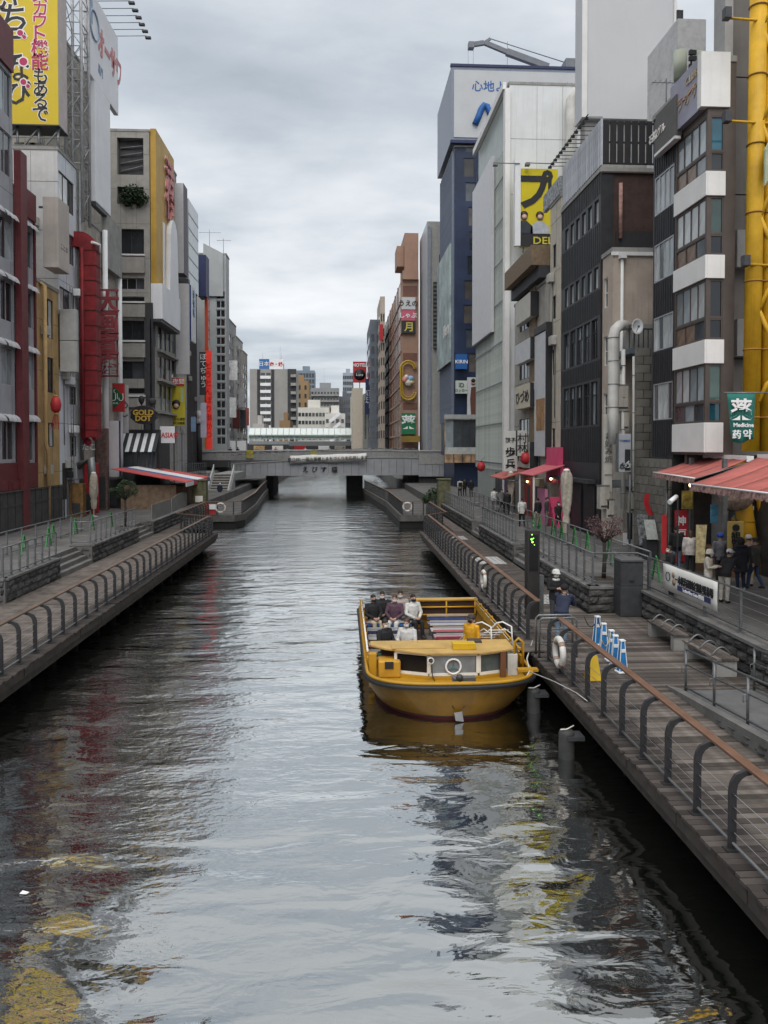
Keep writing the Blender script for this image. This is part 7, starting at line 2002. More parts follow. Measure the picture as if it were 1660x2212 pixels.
for v in (115, 128, 145): MB().box(PY(1487, v, 38.4).x, PY(1502, v, 38.4).x, 38.2, 38.35, PY(1490, v + 5, 38.4).z, PY(1490, v - 4, 38.4).z).build('box', M_DKSTEEL, an)
# ==== SHOP FRONT UNDER THE RED AWNINGS
M_AWN = mat('awning_red_cloth', (.44, .125, .105), .85, var=.16, scale=.9, grime=.35, streak=.2)
M_VAL = mat('awning_valance', (.28, .17, .15), .85, var=.6, scale=9)
def awning(fl, fr_, br, bl, label, n=4):
 r = thing('shop_awning', label, 'awning', tuple((Vector(fl) + Vector(fr_)) / 2))
 fl, fr_, br, bl = map(Vector, (fl, fr_, br, bl))
 for k in range(n):
  a, b = fl.lerp(fr_, k / n), fl.lerp(fr_, (k + 1) / n); c, d = bl.lerp(br, k / n), bl.lerp(br, (k + 1) / n)
  sag = Vector((0, 0, -.03))
  vs = []
  for i in range(5):
   t = i / 4
   for w in (0.004, .33, .66, .996):
    p = a.lerp(b, w).lerp(c.lerp(d, w), t) + sag * math.sin(math.pi * w) + Vector((0, 0, -.05 * math.sin(math.pi * t)))
    vs.append(p)
  mb = MB(); mb.add(vs, [(i * 4 + j, i * 4 + j + 1, (i + 1) * 4 + j + 1, (i + 1) * 4 + j) for i in range(4) for j in range(3)], True)
  o = mb.build('cloth_panel', M_AWN, r); o.modifiers.new('thick', 'SOLIDIFY').thickness = .012
  mb = MB(); vs = []
  m_ = 10
  for i in range(m_ + 1):
   p = a.lerp(b, i / m_); h_ = .17 + (.035 if i % 2 else 0) + random.uniform(-.015, .02)
   vs += [p + Vector((-.01, 0, -.012)), p + Vector((-.03, 0, -h_ - .012))]
  mb.add(vs, [(2 * i, 2 * i + 2, 2 * i + 3, 2 * i + 1) for i in range(m_)])
  o = mb.build('valance', M_VAL, r); o.modifiers.new('thick', 'SOLIDIFY').thickness = .008
 MB().tube([fl, fr_], .03, 7).build('front_bar', M_FRAME_WH, r)
 for t in (0, .5, 1): MB().tube([fl.lerp(fr_, t) + Vector((0, 0, -.02)), bl.lerp(br, t) + Vector((0, 0, -.12))], .022, 5).build('arm', M_STEEL, r)
 MB().bar(bl + Vector((.1, 0, .02)), br + Vector((.1, 0, .02)), .25, .2).build('housing', M_BAYWH, r)
 return r
awning((12.15, 29.0, 5.42), (12.1, 25.4, 5.33), (13.95, 25.4, 5.98), (13.95, 29.0, 6.02), 'smaller faded red awning below the white-banded building')
awning((10.6, 22.5, 5.28), (10.7, 15.5, 5.22), (13.85, 15.5, 6.15), (13.75, 24.4, 6.05), 'large faded red awning at the right frame edge over the shop queue', 6)
sf = thing('shop_interior', 'dark open shop front with boards and bottles under the red awnings', 'shop', (14.6, 25, ZP))
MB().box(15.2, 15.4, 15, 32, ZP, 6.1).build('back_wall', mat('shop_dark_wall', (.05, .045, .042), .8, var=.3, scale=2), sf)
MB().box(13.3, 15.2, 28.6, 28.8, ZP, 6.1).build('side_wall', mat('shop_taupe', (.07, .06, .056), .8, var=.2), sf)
for p_, n_ in (((13.3, 28.2), 'post'), ((13.25, 25.6), 'post')):
 MB().box(p_[0] - .07, p_[0] + .07, p_[1] - .07, p_[1] + .07, ZP, 6.0).build(n_, M_STEEL, sf)
MB().box(13.35, 14.2, 26.2, 27.9, ZP, ZP + 1.0).build('counter', mat('counter_wood', (.16, .09, .05), .6, var=.2), sf)
rs = random.Random(21)
for k in range(5):
 for j in range(16):
  x_ = 14.3 + .05 * j; h_ = rs.uniform(.12, .34)
  MB().box(x_ + .004, x_ + .044, 27.0, 27.2, ZP + .342 + .5 * k, ZP + .342 + .5 * k + h_).build('packet', mat('packet_%d' % (j * 7 % 6), [(.5, .1, .06), (.5, .4, .08), (.1, .25, .4), (.5, .5, .48), (.12, .3, .12), (.4, .2, .08)][j * 7 % 6], .5, var=.2), sf)
for k, (y_, z_, c_) in enumerate(((22.0, 4.6, 0), (23.2, 4.7, 3), (24.4, 4.6, 1), (19.5, 4.6, 5), (20.6, 4.7, 0))):
 MB().box(15.1, 15.19, y_, y_ + .9, z_ - .9, z_ + .3).build('wall_notice', mat('packet_%d' % c_, (.5, .4, .1)), sf)
for k in range(5): MB().box(14.3, 15.1, 27.0, 27.5, ZP + .3 + .5 * k, ZP + .34 + .5 * k).build('shelf', M_CHAR, sf)
slim_sign(1536, 1553, 1090, 1130, 26.8, 'narrow blue and white notice strip on the awning post', mat('notice_blue', (.10, .30, .45), .5, var=.3, scale=5), None, thick=.05, name='notice_board')
slim_sign(1572, 1608, 1126, 1225, 24.9, 'tall ochre standing banner with black kanji under the large awning', mat('banner_ochre', (.42, .31, .10), .8, var=.1), None, [('◉', .5, .14, .3, M_INK), ('観', .5, .33, .34, M_INK), ('覧', .5, .5, .34, M_INK), ('車', .5, .67, .34, M_INK), ('の', .5, .83, .3, M_INK)], thick=.03, name='standing_banner')
slim_sign(1458, 1488, 1102, 1215, 27.6, 'tall red standing banner with white kana under the smaller awning', mat('banner_red', (.36, .02, .03), .8, var=.1), None, [('神', .45, .2, .38, M_INK_WH), ('戸', .5, .45, .36, M_INK_WH), ('牛', .5, .68, .36, M_INK_WH)], thick=.03, name='standing_banner')
slim_sign(1474, 1498, 1060, 1100, 28.0, 'yellow, white and black price boards above the red standing banner', mat('price_yellow', (.50, .40, .10), .6, var=.5, scale=4), None, thick=.05, name='menu_board')
slim_sign(1430, 1442, 1112, 1195, 27.2, 'narrow red banner strip at the corner of the shop', M_RED, None, thick=.03, name='standing_banner')
mbd = thing('menu_board', 'tilted yellow menu board leaning beside the pale-jacketed woman', 'menu board', tuple(PZ(1515, 1215, ZP)))
a = PY(1507, 1135, 26.2); c = PY(1530, 1215, 26.2)
MB().hexa([(a.x - .08, 26.1, c.z), (c.x - .18, 26.1, c.z), (c.x - .18, 26.15, c.z), (a.x - .08, 26.15, c.z), (a.x + .05, 26.35, a.z), (c.x + .03, 26.35, a.z), (c.x + .03, 26.4, a.z), (a.x + .05, 26.4, a.z)]).build('panel', mat('menu_yellow', (.50, .41, .22), .7, var=.35, scale=7), mbd)
MB().bar((a.x + .2, 26.9, ZP), (a.x + .2, 26.4, a.z - .1), .04).build('leg', M_DKSTEEL, mbd)
fan = thing('fan_sign', 'large round fan-shaped sign hanging under the large awning', 'sign', tuple(PY(1598, 1090, 26.2)))
p = PY(1592, 1072, 26.2)
MB().lathe((p.x, 26.2, p.z + .2), [(.02, -.03), (.72, -.03), (.72, .03), (.02, .03)], 24, ax='y').build('disc', mat('fan_beige', (.34, .25, .20), .7, var=.5, scale=5), fan)
cam_ = thing('security_camera', 'white bullet security camera on a post at the shop corner', 'camera', tuple(PY(1450, 1082, 26.5)))
p = PY(1447, 1085, 26.3); q = PY(1462, 1073, 26.6)
MB().tube([p, q], .085, 12).build('body', M_WHITE, cam_)
MB().tube([q, q + Vector((.1, .1, -.12)), q + Vector((.1, .1, -2.9))], .03, 6).build('post', M_STEEL, cam_)
stt = thing('lamp_post', 'thin grey post with side arm at the block wall corner', 'post', tuple(PZ(1442, 1190, ZP)))
p = PY(1442, 1035, 28.5)
MB().tube([(p.x, 28.5, ZP), (p.x, 28.5, p.z)], .04, 7).build('pole', M_STEEL, stt)
MB().tube([(p.x - .3, 28.5, p.z - .4), (p.x + .25, 28.5, p.z - .4)], .025, 5).build('arm', M_STEEL, stt)
for k, (u, v0, v1, c, lab) in enumerate(((1393, 1112, 1178, (.18, .19, .20), 'black and white printed A-board against the block wall'), (1409, 1124, 1165, (.40, .42, .40), 'pale glass menu stand beside the printed A-board'))):
 yy = 31.5 - k * 1.0
 a, c2 = PY(u - 12, v1, yy), PY(u + 12, v0, yy)
 r = thing('menu_stand', lab, 'menu stand', ((a.x + c2.x) / 2, yy, ZP))
 MB().hexa([(a.x, yy - .1, a.z), (c2.x, yy - .1, a.z), (c2.x, yy - .05, a.z), (a.x, yy - .05, a.z), (a.x, yy + .25, c2.z), (c2.x, yy + .25, c2.z), (c2.x, yy + .3, c2.z), (a.x, yy + .3, c2.z)]).build('panel', mat('menu_print_%d' % k, c, .6, var=.6 if k == 0 else .2, scale=9), r)
 MB().box(a.x, c2.x, yy + .0, yy + .4, ZP, a.z - .003).build('base', M_CHAR, r)
pe = thing('white_pedestal', 'white stepped pedestal at the foot of the grey sign pole', 'pedestal', tuple(PZ(1365, 1178, ZP)))
p = PZ(1362, 1178, ZP)
MB().box(p.x - .35, p.x + .35, p.y, p.y + .7, ZP, ZP + .6).box(p.x - .12, p.x + .35, p.y + .2, p.y + .7, ZP + .603, ZP + 1.1).build('block', M_WHITE, pe, bevel=.02)
MB().box(p.x - .05, p.x + .2, p.y + .3, p.y + .6, ZP + 1.1, ZP + 2.9).build('shaft', M_WHITE, pe)
fg = thing('feather_flag', 'curved red feather flag before the block wall', 'flag', tuple(PZ(1400, 1175, ZP)))
pts = [PY(u, v, 31.0) for u, v in ((1400, 1068), (1398, 1085), (1402, 1100), (1410, 1115))]
mb = MB(); vs = []
for q in pts: vs += [(q.x - .13, 31.0, q.z), (q.x + .1, 31.05, q.z + .05)]
mb.add(vs, [(2 * i, 2 * i + 1, 2 * i + 3, 2 * i + 2) for i in range(3)]); o = mb.build('cloth', M_RED, fg); o.modifiers.new('thick', 'SOLIDIFY').thickness = .01
MB().tube([(pts[3].x, 31.02, ZP), (pts[3].x, 31.02, pts[3].z), (pts[0].x + .1, 31.02, pts[0].z)], .018, 5).build('pole', M_DKSTEEL, fg)
pk = thing('pink_stall', 'bright pink stall with pink stairs and canopy below the long black building', 'stall', (12.6, 45, ZP))
M_PINKP = mat('paint_pink', (.55, .07, .16), .6, var=.1)
MB().box(12.85, 13.15, 44.5, 47.2, 4.2, 6.4).build('upper_panel', M_PINKP, pk)
MB().box(12.1, 12.25, 44.6, 46.4, ZP, 3.9).build('front', mat('paint_pink_pale', (.55, .2, .32), .6, var=.15), pk)
for k in range(6): MB().box(12.3, 13.1, 43.2 + .22 * k, 44.55, ZP + .28 * k + .002, ZP + .28 * (k + 1)).build('stair_step', M_PINKP, pk)
MB().box(12.9, 13.1, 43.1, 44.5, ZP + 1.7, 5.2).build('stair_wall', M_PINKP, pk)
MB().hexa([(11.2, 44.0, 4.7), (11.2, 47.8, 4.7), (13.1, 47.8, 5.3), (13.1, 44.0, 5.3), (11.2, 44.0, 4.76), (11.2, 47.8, 4.76), (13.1, 47.8, 5.36), (13.1, 44.0, 5.36)]).build('canopy', mat('awning_pink', (.5, .12, .14), .8), pk)
for yy in (44.1, 47.6): MB().box(11.25, 11.33, yy, yy + .08, ZP, 4.7).build('canopy_post', M_WHITE, pk)
aw = thing('small_awning', 'small red awning over a shop doorway near the dumpling sign', 'awning', (11.8, 54, 4.3))
MB().hexa([(11.0, 51.5, 4.2), (11.0, 56, 4.2), (13.1, 56, 4.9), (13.1, 51.5, 4.9), (11.0, 51.5, 4.26), (11.0, 56, 4.26), (13.1, 56, 4.96), (13.1, 51.5, 4.96)]).build('cloth', M_AWN, aw)
for yy in (51.6, 55.8): MB().tube([(11.05, yy, 4.2), (13.1, yy, 3.9)], .03, 5).build('arm', M_STEEL, aw)
for k, (x, y, c, lab) in enumerate(((12.6, 50, (.28, .03, .03), 'red door panel right of the dumpling shop'), (12.7, 57, (.10, .03, .12), 'purple hanging cloth at the louvred building'), (12.7, 48.2, (.35, .30, .2), 'wooden shop panel beside the pink stall'), (12.6, 60, (.05, .05, .06), 'dark shop opening farthest along the right facades'))):
 r = thing('small_shop', lab, 'shop front', (x, y, ZP))
 MB().box(x, x + .3, y, y + 1.8, ZP, ZP + 2.6 + (1.6 if k == 1 else 0)).build('panel', mat('shop_panel_%d' % k, c, .7, var=.2), r)
 MB().box(x - .03, x - .002, y + .2, y + .9, ZP + .2, ZP + 2.1).build('door', M_CHAR, r)
for (u, v, yy, lab) in ((1040, 1008, 63, 'red paper lantern near the bridge abutment'), (1136, 990, 51, 'red round lantern beside the dumpling sign')):
 p = PY(u, v, yy)
 r = thing('paper_lantern', lab, 'lantern', tuple(p))
 MB().lathe(p, [(.1, -.4), (.28, -.3), (.36, 0), (.28, .3), (.1, .4)], 12).build('shade', M_RED, r)
 MB().lathe(p + Vector((0, 0, .4)), [(.11, 0), (.11, .07)], 8).build('rim', M_BLACK, r)
 MB().tube([p + Vector((0, 0, .47)), p + Vector((1.5 if u > 1100 else .3, 0, .8))], .015, 4).build('hanger', M_DKSTEEL, r)
# ==== PROMENADE FURNITURE
M_CANVAS = mat('parasol_canvas', (.40, .36, .30), .85, var=.2, scale=6, streak=.3)
def parasol(x, y, h, label, r=.25, lean=0.0):
 t_ = thing('closed_parasol', label, 'parasol', (x, y, ZP), group='closed canvas parasols')
 MB().tube([(x, y, ZP), (x, y, ZP + h + .05)], .035, 7).build('pole', M_FRAME_WH, t_)
 MB().lathe((x, y, ZP), [(.3, 0), (.3, .06), (.06, .1)], 14).build('base', M_CONC, t_)
 n, mm = 18, 14; vs = []; fs = []
 for j in range(mm + 1):
  w = j / mm
  z = ZP + .55 + (h - .55) * w
  R = r * (.5 + .5 * min(1, w * 1.9)) * (1 if w < .9 else (1 - (w - .9) * 5.0))
  if .22 < w < .34: R *= .72
  for k in range(n):
   a = 2 * math.pi * k / n + w * 2.6
   rr2 = R * (1 + .22 * math.cos(4 * a - w * 5))
   vs.append((x + rr2 * math.cos(a) + lean * w, y + rr2 * math.sin(a), z))
 for j in range(mm):
  for k in range(n): fs.append((j * n + k, j * n + (k + 1) % n, (j + 1) * n + (k + 1) % n, (j + 1) * n + k))
 MB().add(vs, fs, True).build('canvas', M_CANVAS, t_)
 MB().lathe((x, y, ZP + h), [(r * .62, -.05), (r * .62, .02), (.05, .07)], 12).build('cap', M_HALO, t_)
 return t_
p = PZ(1224, 1175, ZP); parasol(p.x, p.y, 3.55, 'twisted beige parasol nearer the viewer on the right promenade')
p = PZ(1104, 1110, ZP); parasol(p.x, p.y, 2.9, 'beige parasol farther along by the dumpling sign')
p = PZ(203, 1117, ZP); parasol(p.x, p.y, 2.95, 'beige parasol on the left promenade near the red duct', .26)
M_GREENB = mat('barrier_green', (.03, .20, .05), .5, var=.15)
def a_barrier(x, y, label, i, along=True, s=1.0, col=None):
 t_ = thing('barrier_stand', label, 'barrier', (x, y, ZP), group='green A-shaped barrier stands')
 for d in (-1, 1):
  if along: a, b = (x, y + d * .33 * s, ZP), (x, y + d * .06, ZP + .8 * s)
  else: a, b = (x + d * .33 * s, y, ZP), (x + d * .06, y, ZP + .8 * s)
  MB().bar(a, b, .055, .055).build('leg', col or M_GREENB, t_)
 c = Vector((x, y, ZP))
 u_ = Vector((0, 1, 0)) if along else Vector((1, 0, 0))
 MB().bar(c + u_ * -.22 * s + Vector((0, 0, .32 * s)), c + u_ * .22 * s + Vector((0, 0, .32 * s)), .05).build('crossbar', col or M_GREENB, t_)
 MB().tube([c + u_ * -.08 + Vector((0, 0, .78 * s)), c + Vector((0, 0, .87 * s)), c + u_ * .08 + Vector((0, 0, .78 * s))], .035, 6).build('top_loop', col or M_GREENB, t_)
 return t_
names_r = ['first', 'second', 'third', 'fourth', 'fifth', 'sixth', 'seventh']
ptsR = [(1425, 1255), (1322, 1212), (1275, 1192), (1253, 1180), (1230, 1168), (1212, 1160), (1178, 1148), (1165, 1142)]
for i, (u, v) in enumerate(ptsR):
 p = PZ(u, v, ZP)
 a_barrier(min(max(p.x, 10.4), 10.9), p.y, 'green A-shaped stand on the right promenade, ' + ['nearest, behind the banner railing', 'behind the grey cabinet', 'beside the bare tree', 'just past the bare tree', 'next to the near parasol base', 'just past the near parasol', 'second last of the row', 'farthest of the row'][i], i)
for i, (u, v) in enumerate(((105, 1180), (52, 1200), (115, 1172), (163, 1155), (200, 1146), (240, 1138))):
 p = PZ(u, v, ZP)
 a_barrier(p.x, p.y, 'green A-shaped stand on the left promenade, ' + ['before the dark hoarding', 'at the left frame edge', 'at the end of the hoarding', 'by the inner railing steps', 'below the parasol', 'beside the small tree'][i], i)
def small_tree(x, y, h, R, label, lm, n, seed, squash=(1, 1, .7)):
 rs = random.Random(seed)
 t_ = thing('small_tree', label, 'tree', (x, y, ZP))
 mb = MB()
 z0 = ZP + .08
 top = Vector((x + rs.uniform(-.05, .05), y, z0 + h * .62))
 mb.tube([(x, y, z0), Vector((x, y, z0)).lerp(top, .5) + Vector((rs.uniform(-.05, .05), 0, 0)), top], [.085, .07, .055], 8)
 tips = []
 for k in range(9):
  a = 2 * math.pi * k / 9 + rs.uniform(-.3, .3)
  rr2 = R * rs.uniform(.55, .95)
  tip = top + Vector((math.cos(a) * rr2, math.sin(a) * rr2, h * rs.uniform(.12, .38)))
  mid = top.lerp(tip, .5) + Vector((0, 0, -.04 + rs.uniform(0, .08)))
  mb.tube([top - Vector((0, 0, .05)), mid, tip], [.035, .022, .008], 5)
  tips.append(tip); tips.append(mid)
  for _ in range(2):
   t2 = tip + Vector((rs.uniform(-.2, .2), rs.uniform(-.2, .2), rs.uniform(0, .2)))
   mb.tube([mid, t2], [.014, .005], 4); tips.append(t2)
 mb.build('trunk', M_BARK, t_)
 mb = MB()
 for c in tips: leaves(mb, c, R * .27, n, .075, rs, squash)
 mb.build('crown', lm, t_)
p = PZ(1316, 1265, ZP + .1); small_tree(9.0, 25.6, 2.15, .58, 'small bare-trunked tree with maroon leaves in the stone planter', M_LEAF_RED, 16, 5)
p = PZ(270, 1142, ZP); small_tree(p.x, p.y, 2.6, .75, 'small round dark green tree on the left terrace', M_LEAF_DK, 55, 6, (1, 1, .8))
for x, y, lab in ((9.0, 25.6, 'soil bed round the maroon tree'), (p.x, p.y, 'low planter box round the small green tree')):
 r = thing('planter', lab, 'planter', (x, y, ZP))
 MB().box(x - .45, x + .45, y - .45, y + .45, ZP, ZP + .12).build('kerb', M_COPE, r, bevel=.01)
 MB().box(x - .38, x + .38, y - .38, y + .38, ZP + .121, ZP + .14).build('soil', mat('soil', (.04, .03, .022), .95, var=.3, scale=12), r)
rs = random.Random(9)
for (u, v, R, lab) in ((940, 1068, .9, 'dark green bush at the mossy pillar on the right bank'), (925, 1072, .6, 'lower dark bush left of the mossy pillar')):
 p = PZ(u, v + 14, ZP)
 r = thing('bush', lab, 'shrub', tuple(p))
 mb = MB();
 for _ in range(6): leaves(mb, p + Vector((rs.uniform(-.6, .6), rs.uniform(-.5, .5), R * .6 + rs.uniform(-.2, .3))), R * .55, 60, .2, rs)
 mb.build('foliage', M_LEAF_DK, r)
 MB().tube([p, p + Vector((.1, 0, R * .5)), p + Vector((.2, .1, R))], [.05, .03, .01], 5).build('stem', M_BARK, r)
cb = thing('utility_cabinet', 'tall dark grey steel cabinet beside the stone planter', 'cabinet', (9.4, 23.9, ZD))
a, c = PY(1341, 1330, 23.6), PY(1391, 1208, 23.6)
MB().box(a.x, c.x, 23.6, 24.2, ZD, c.z - .87).build('lower_case', M_DKSTEEL, cb, bevel=.015)
MB().box(a.x, c.x, 23.6, 24.2, c.z - .86, c.z - .08).build('upper_case', M_DKSTEEL, cb, bevel=.015)
MB().box(a.x - .02, c.x + .02, 23.56, 24.24, c.z - .075, c.z).build('lid', mat('cabinet_lid', (.10, .10, .105), .5), cb, bevel=.01)
MB().box((a.x + c.x) / 2 - .07, (a.x + c.x) / 2 + .07, 23.57, 23.598, c.z - .72, c.z - .66).build('lock', M_BLACK, cb)
sp = thing('signal_pillar', 'dark signal pillar with lit green arrow lamps on the boardwalk', 'signal', (6.05, 23.6, ZD))
a, c = PY(1140, 1300, 23.4), PY(1167, 1146, 23.4)
MB().box(a.x, c.x, 23.4, 23.8, ZD, c.z).build('case', mat('signal_dark', (.028, .026, .025), .5, var=.2), sp, bevel=.015)
MB().box(c.x + .004, c.x + .16, 23.5, 23.75, ZD, PY(1160, 1245, 23.4).z).build('side_post', M_STEEL, sp)
MB().box(a.x + .06, c.x - .06, 23.375, 23.397, PY(1150, 1232, 23.4).z, PY(1150, 1155, 23.4).z).build('panel', mat('signal_panel', (.012, .012, .013), .3), sp)
M_GLOW = mat('green_lamp', (.25, .9, .08), .4, var=0, emit=2.0)
for u, v, w in ((1150, 1155, 1.2), (1149, 1165, 2.2), (1153, 1163, 1.2), (1151, 1171, 2), (1155, 1177, 1)):
 p = PY(u, v, 23.37)
 MB().lathe((p.x, 23.365, p.z), [(w / FD * 23.4 * 1.0, -.006), (w / FD * 23.4, .006)], 10, ax='y').build('lamp', M_GLOW, sp)
FBn = Face('x', 9.68, -1)
sa, sb = FBn.s(1555), FBn.s(1437)
z1, z0 = FBn.z(1437, 1217), FBn.z(1437, 1272)
bn2 = thing('railing_banner', 'white restaurant banner with black kanji and a blue strip tied to the railing', 'banner', tuple(FBn.P((sa + sb) / 2, 0, z0)))
mb = MB(); vs = []
for i in range(13):
 s = sa + (sb - sa) * i / 12
 for j in range(4):
  vs.append(FBn.P(s, .012 * math.sin(i * 1.4 + j), z0 + (z1 - z0) * j / 3))
mb.add(vs, [(i * 4 + j, (i + 1) * 4 + j, (i + 1) * 4 + j + 1, i * 4 + j + 1) for i in range(12) for j in range(3)], True)
o = mb.build('cloth', mat('banner_white', (.62, .61, .58), .8, var=.05), bn2); o.modifiers.new('thick', 'SOLIDIFY').thickness = .008
L = sb - sa; hz = z1 - z0
lettering(bn2, '一本松海運㈱定期便発着場', FBn, sa + L * .40, z0 + hz * .56, .27, M_INK, n=.03, bold=.008, squeeze=.70)
MB().fbox(FBn, sa + L * .10, sa + L * .70, .022, .026, z0 + hz * .17, z0 + hz * .36).build('blue_strip', mat('print_navy', (.03, .035, .12), .6, var=0), bn2)
lettering(bn2, 'Tombori River Cruise 道頓堀', FBn, sa + L * .40, z0 + hz * .265, .13, M_INK_WH, n=.034, squeeze=.8)
MB().torus(FBn.P(sa + L * .89, .03, z0 + hz * .55), .13, .012, 'x', 18, 5).build('emblem', M_INK, bn2)
MB().lathe(FBn.P(sa + L * .78, .03, z0 + hz * .68), [(.01, -.004), (.09, 0), (.01, .004)], 10, ax='x').lathe(FBn.P(sa + L * .77, .03, z0 + hz * .42), [(.01, -.004), (.11, 0), (.01, .004)], 10, ax='x').build('dish_picture', mat('print_tan', (.35, .24, .15), .7, var=.3, scale=8), bn2)
for s in (sa + .02, sb - .02):
 for z_ in (z0 + .03, z1 - .03): MB().torus(FBn.P(s, -.02, z_), .03, .006, 'y', 8, 4).build('tie', M_BLACK, bn2)
def bench(x0, x1, y0, y1, label):
 t_ = thing('bench', label, 'bench', ((x0 + x1) / 2, (y0 + y1) / 2, ZD))
 n = 4
 for k in range(n):
  a = x0 + (x1 - x0) * k / n
  MB().box(a + .006, a + (x1 - x0) / n - .006, y0, y1, ZD + .39, ZD + .44).build('slat', M_PLANK, t_)
 for y_ in (y0 + .05, y1 - .25): MB().box(x0 + .03, x1 - .03, y_, y_ + .2, ZD + .003, ZD + .387).build('leg', M_CONC, t_)
 for k in range(3):
  y_ = y0 + (y1 - y0) * (k + .5) / 3
  pts = [(x0 + .03 + (x1 - x0 - .06) * i / 10, y_, ZD + .44 + .2 * math.sin(math.pi * i / 10)) for i in range(11)]
  MB().tube(pts, .02, 7).build('hoop', M_STEEL, t_)
bench(8.75, 9.3, 17.2, 19.0, 'plank bench with steel hoop dividers against the stone wall, nearer one')
bench(8.75, 9.3, 19.5, 21.3, 'plank bench with steel hoop dividers against the stone wall, farther one')
M_CONEB = mat('cone_blue', (.02, .17, .42), .5, var=.15, scale=5)
cpos = [(1291, 1393), (1305, 1411), (1321, 1428), (1330, 1441), (1344, 1453)]
for i, (u, v) in enumerate(cpos):
 p = PZ(u, v, ZD)
 t_ = thing('blue_cone', 'tall blue and white queue cone on the boardwalk, ' + ['farthest of the five', 'second farthest', 'middle of the five', 'second nearest', 'nearest of the five'][i], 'cone', (p.x, p.y, ZD), rz=random.uniform(-.2, .2), group='blue queue cones')
 w0, w1, h_ = .105, .045, .76
 q = [(-w0, -w0 * .8, .05), (w0, -w0 * .8, .05), (w0, w0 * .8, .05), (-w0, w0 * .8, .05), (-w1, -w1, h_), (w1, -w1, h_), (w1, w1, h_), (-w1, w1, h_)]
 MB().hexa(q).build('body', M_CONEB, t_, local=True)
 mb = MB()
 for sx in (-1, 1):
  for sy in (-1, 1): mb.bar((sx * w0, sy * w0 * .8, .05), (sx * w1, sy * w1, h_), .016)
 mb.box(-.05, .05, -.078, -.06, .5, .58).build('white_edge', M_WHITE, t_, local=True)
 MB().box(-.065, .065, -.065, .065, h_, h_ + .03).build('cap', M_WHITE, t_, local=True)
 MB().box(-.14, .14, -.12, .12, .003, .05).build('foot', M_WHITE, t_, local=True, bevel=.015)
for i, (a, b) in enumerate((((1262, 1390), (1291, 1393)), ((1291, 1393), (1321, 1428)), ((1321, 1428), (1300, 1445)))):
 A, B = PZ(*a, ZD) + Vector((0, 0, .75)), PZ(*b, ZD) + Vector((0, 0, .7))
 pts = [A.lerp(B, k / 8) - Vector((0, 0, .25 * math.sin(math.pi * k / 8))) for k in range(9)]
 tag(MB().tube(pts, .014, 5).build('queue_chain', [M_BLACK, M_BLACK, mat('chain_yellow', (.5, .38, .15), .6)][i]), ['black chain from the worker to the farthest blue cone', 'black chain between the blue cones', 'yellow and red chain hanging near the blue cones'][i], 'chain')
yc_ = thing('folded_sign', 'yellow caution stand behind the near railing', 'sign', tuple(PZ(1283, 1465, ZD)))
p = PZ(1281, 1467, ZD)
for d in (-1, 1): MB().hexa([(p.x - .16, p.y + d * .14, ZD + .003), (p.x + .16, p.y + d * .14, ZD + .003), (p.x + .16, p.y + d * .16, ZD + .003), (p.x - .16, p.y + d * .16, ZD + .003), (p.x - .1, p.y + d * .01, ZD + .55), (p.x + .1, p.y + d * .01, ZD + .55), (p.x + .1, p.y + d * .03, ZD + .55), (p.x - .1, p.y + d * .03, ZD + .55)]).build('leaf', mat('caution_yellow', (.55, .36, .02), .5, var=.1), yc_)
gt = thing('gangway_rail', 'bright steel tube gangway gate between boat and boardwalk', 'gate', (5.2, 20, ZD))
for y_ in (19.1, 19.45):
 MB().tube([(5.05, y_, ZD), (5.05, y_, ZD + .95), (5.12, y_, ZD + 1.02), (5.95, y_, ZD + 1.02), (6.02, y_, ZD + .95), (6.02, y_, ZD)], .028, 8).build('hoop', M_STEEL, gt)
 for z in (.35, .65): MB().tube([(5.05, y_, ZD + z), (6.02, y_, ZD + z)], .016, 6).build('bar', M_STEEL, gt)
gp = thing('gangway_plank', 'slatted wooden boarding step between the boat and the boardwalk', 'gangway', (4.9, 19.9, ZD))
for k in range(6): MB().box(4.55, 5.45, 19.55 + .14 * k, 19.67 + .14 * k, ZD + .03, ZD + .07).build('slat', M_PLANK, gp)
for x in (4.62, 5.3): MB().box(x, x + .07, 19.55, 20.4, ZD + .003, ZD + .028).build('bearer', M_STEEL, gp)
lifebuoy(Vector((5.13, 17.6, ZD + .55)), 'x', 'worn white lifebuoy hanging on the near railing beside the gangway', .31, .075)
lifebuoy(Vector((5.13, 27.2, ZD + .6)), 'x', 'white lifebuoy on the railing beyond the boat', .3, .065)
for i, (u, v, lab) in enumerate(((1212, 1560, 'grey fender pile with bracket at the near boardwalk corner'), (1190, 1450, 'grey fender pile beside the bow of the boat'), (985, 1290, 'fender pile behind the stern of the boat'))):
 y_ = {0: 15.3, 1: 18.0, 2: 28.0}[i]
 t_ = thing('fender_pile', lab, 'pile', (4.62, y_, 0))
 M_FP = mat('fender_grey', (.05, .052, .05), .7, var=.3, scale=3, streak=.5)
 MB().lathe((4.62, y_, 0), [(.16, -1.2), (.16, .5), (.14, .56), (.02, .57)], 16).build('pile', M_FP, t_)
 MB().box(4.60, 4.95, y_ - .18, y_ + .18, .4, .48).build('bracket', M_DKSTEEL, t_)
 MB().tube([(4.47, y_ - .1, .62), (4.62, y_, .58), (4.8, y_ + .1, .62)], .015, 5).build('rope', M_HALO, t_)
mr = tag(MB().tube([(4.55, 18.1, .95), (4.9, 17.2, .98), (5.1, 16.2, 1.04), (5.15, 15.6, 1.06)], .011, 6).build('mooring_rope', mat('rope_pale', (.45, .45, .44), .8)), 'pale mooring rope from the bow to the boardwalk', 'rope')
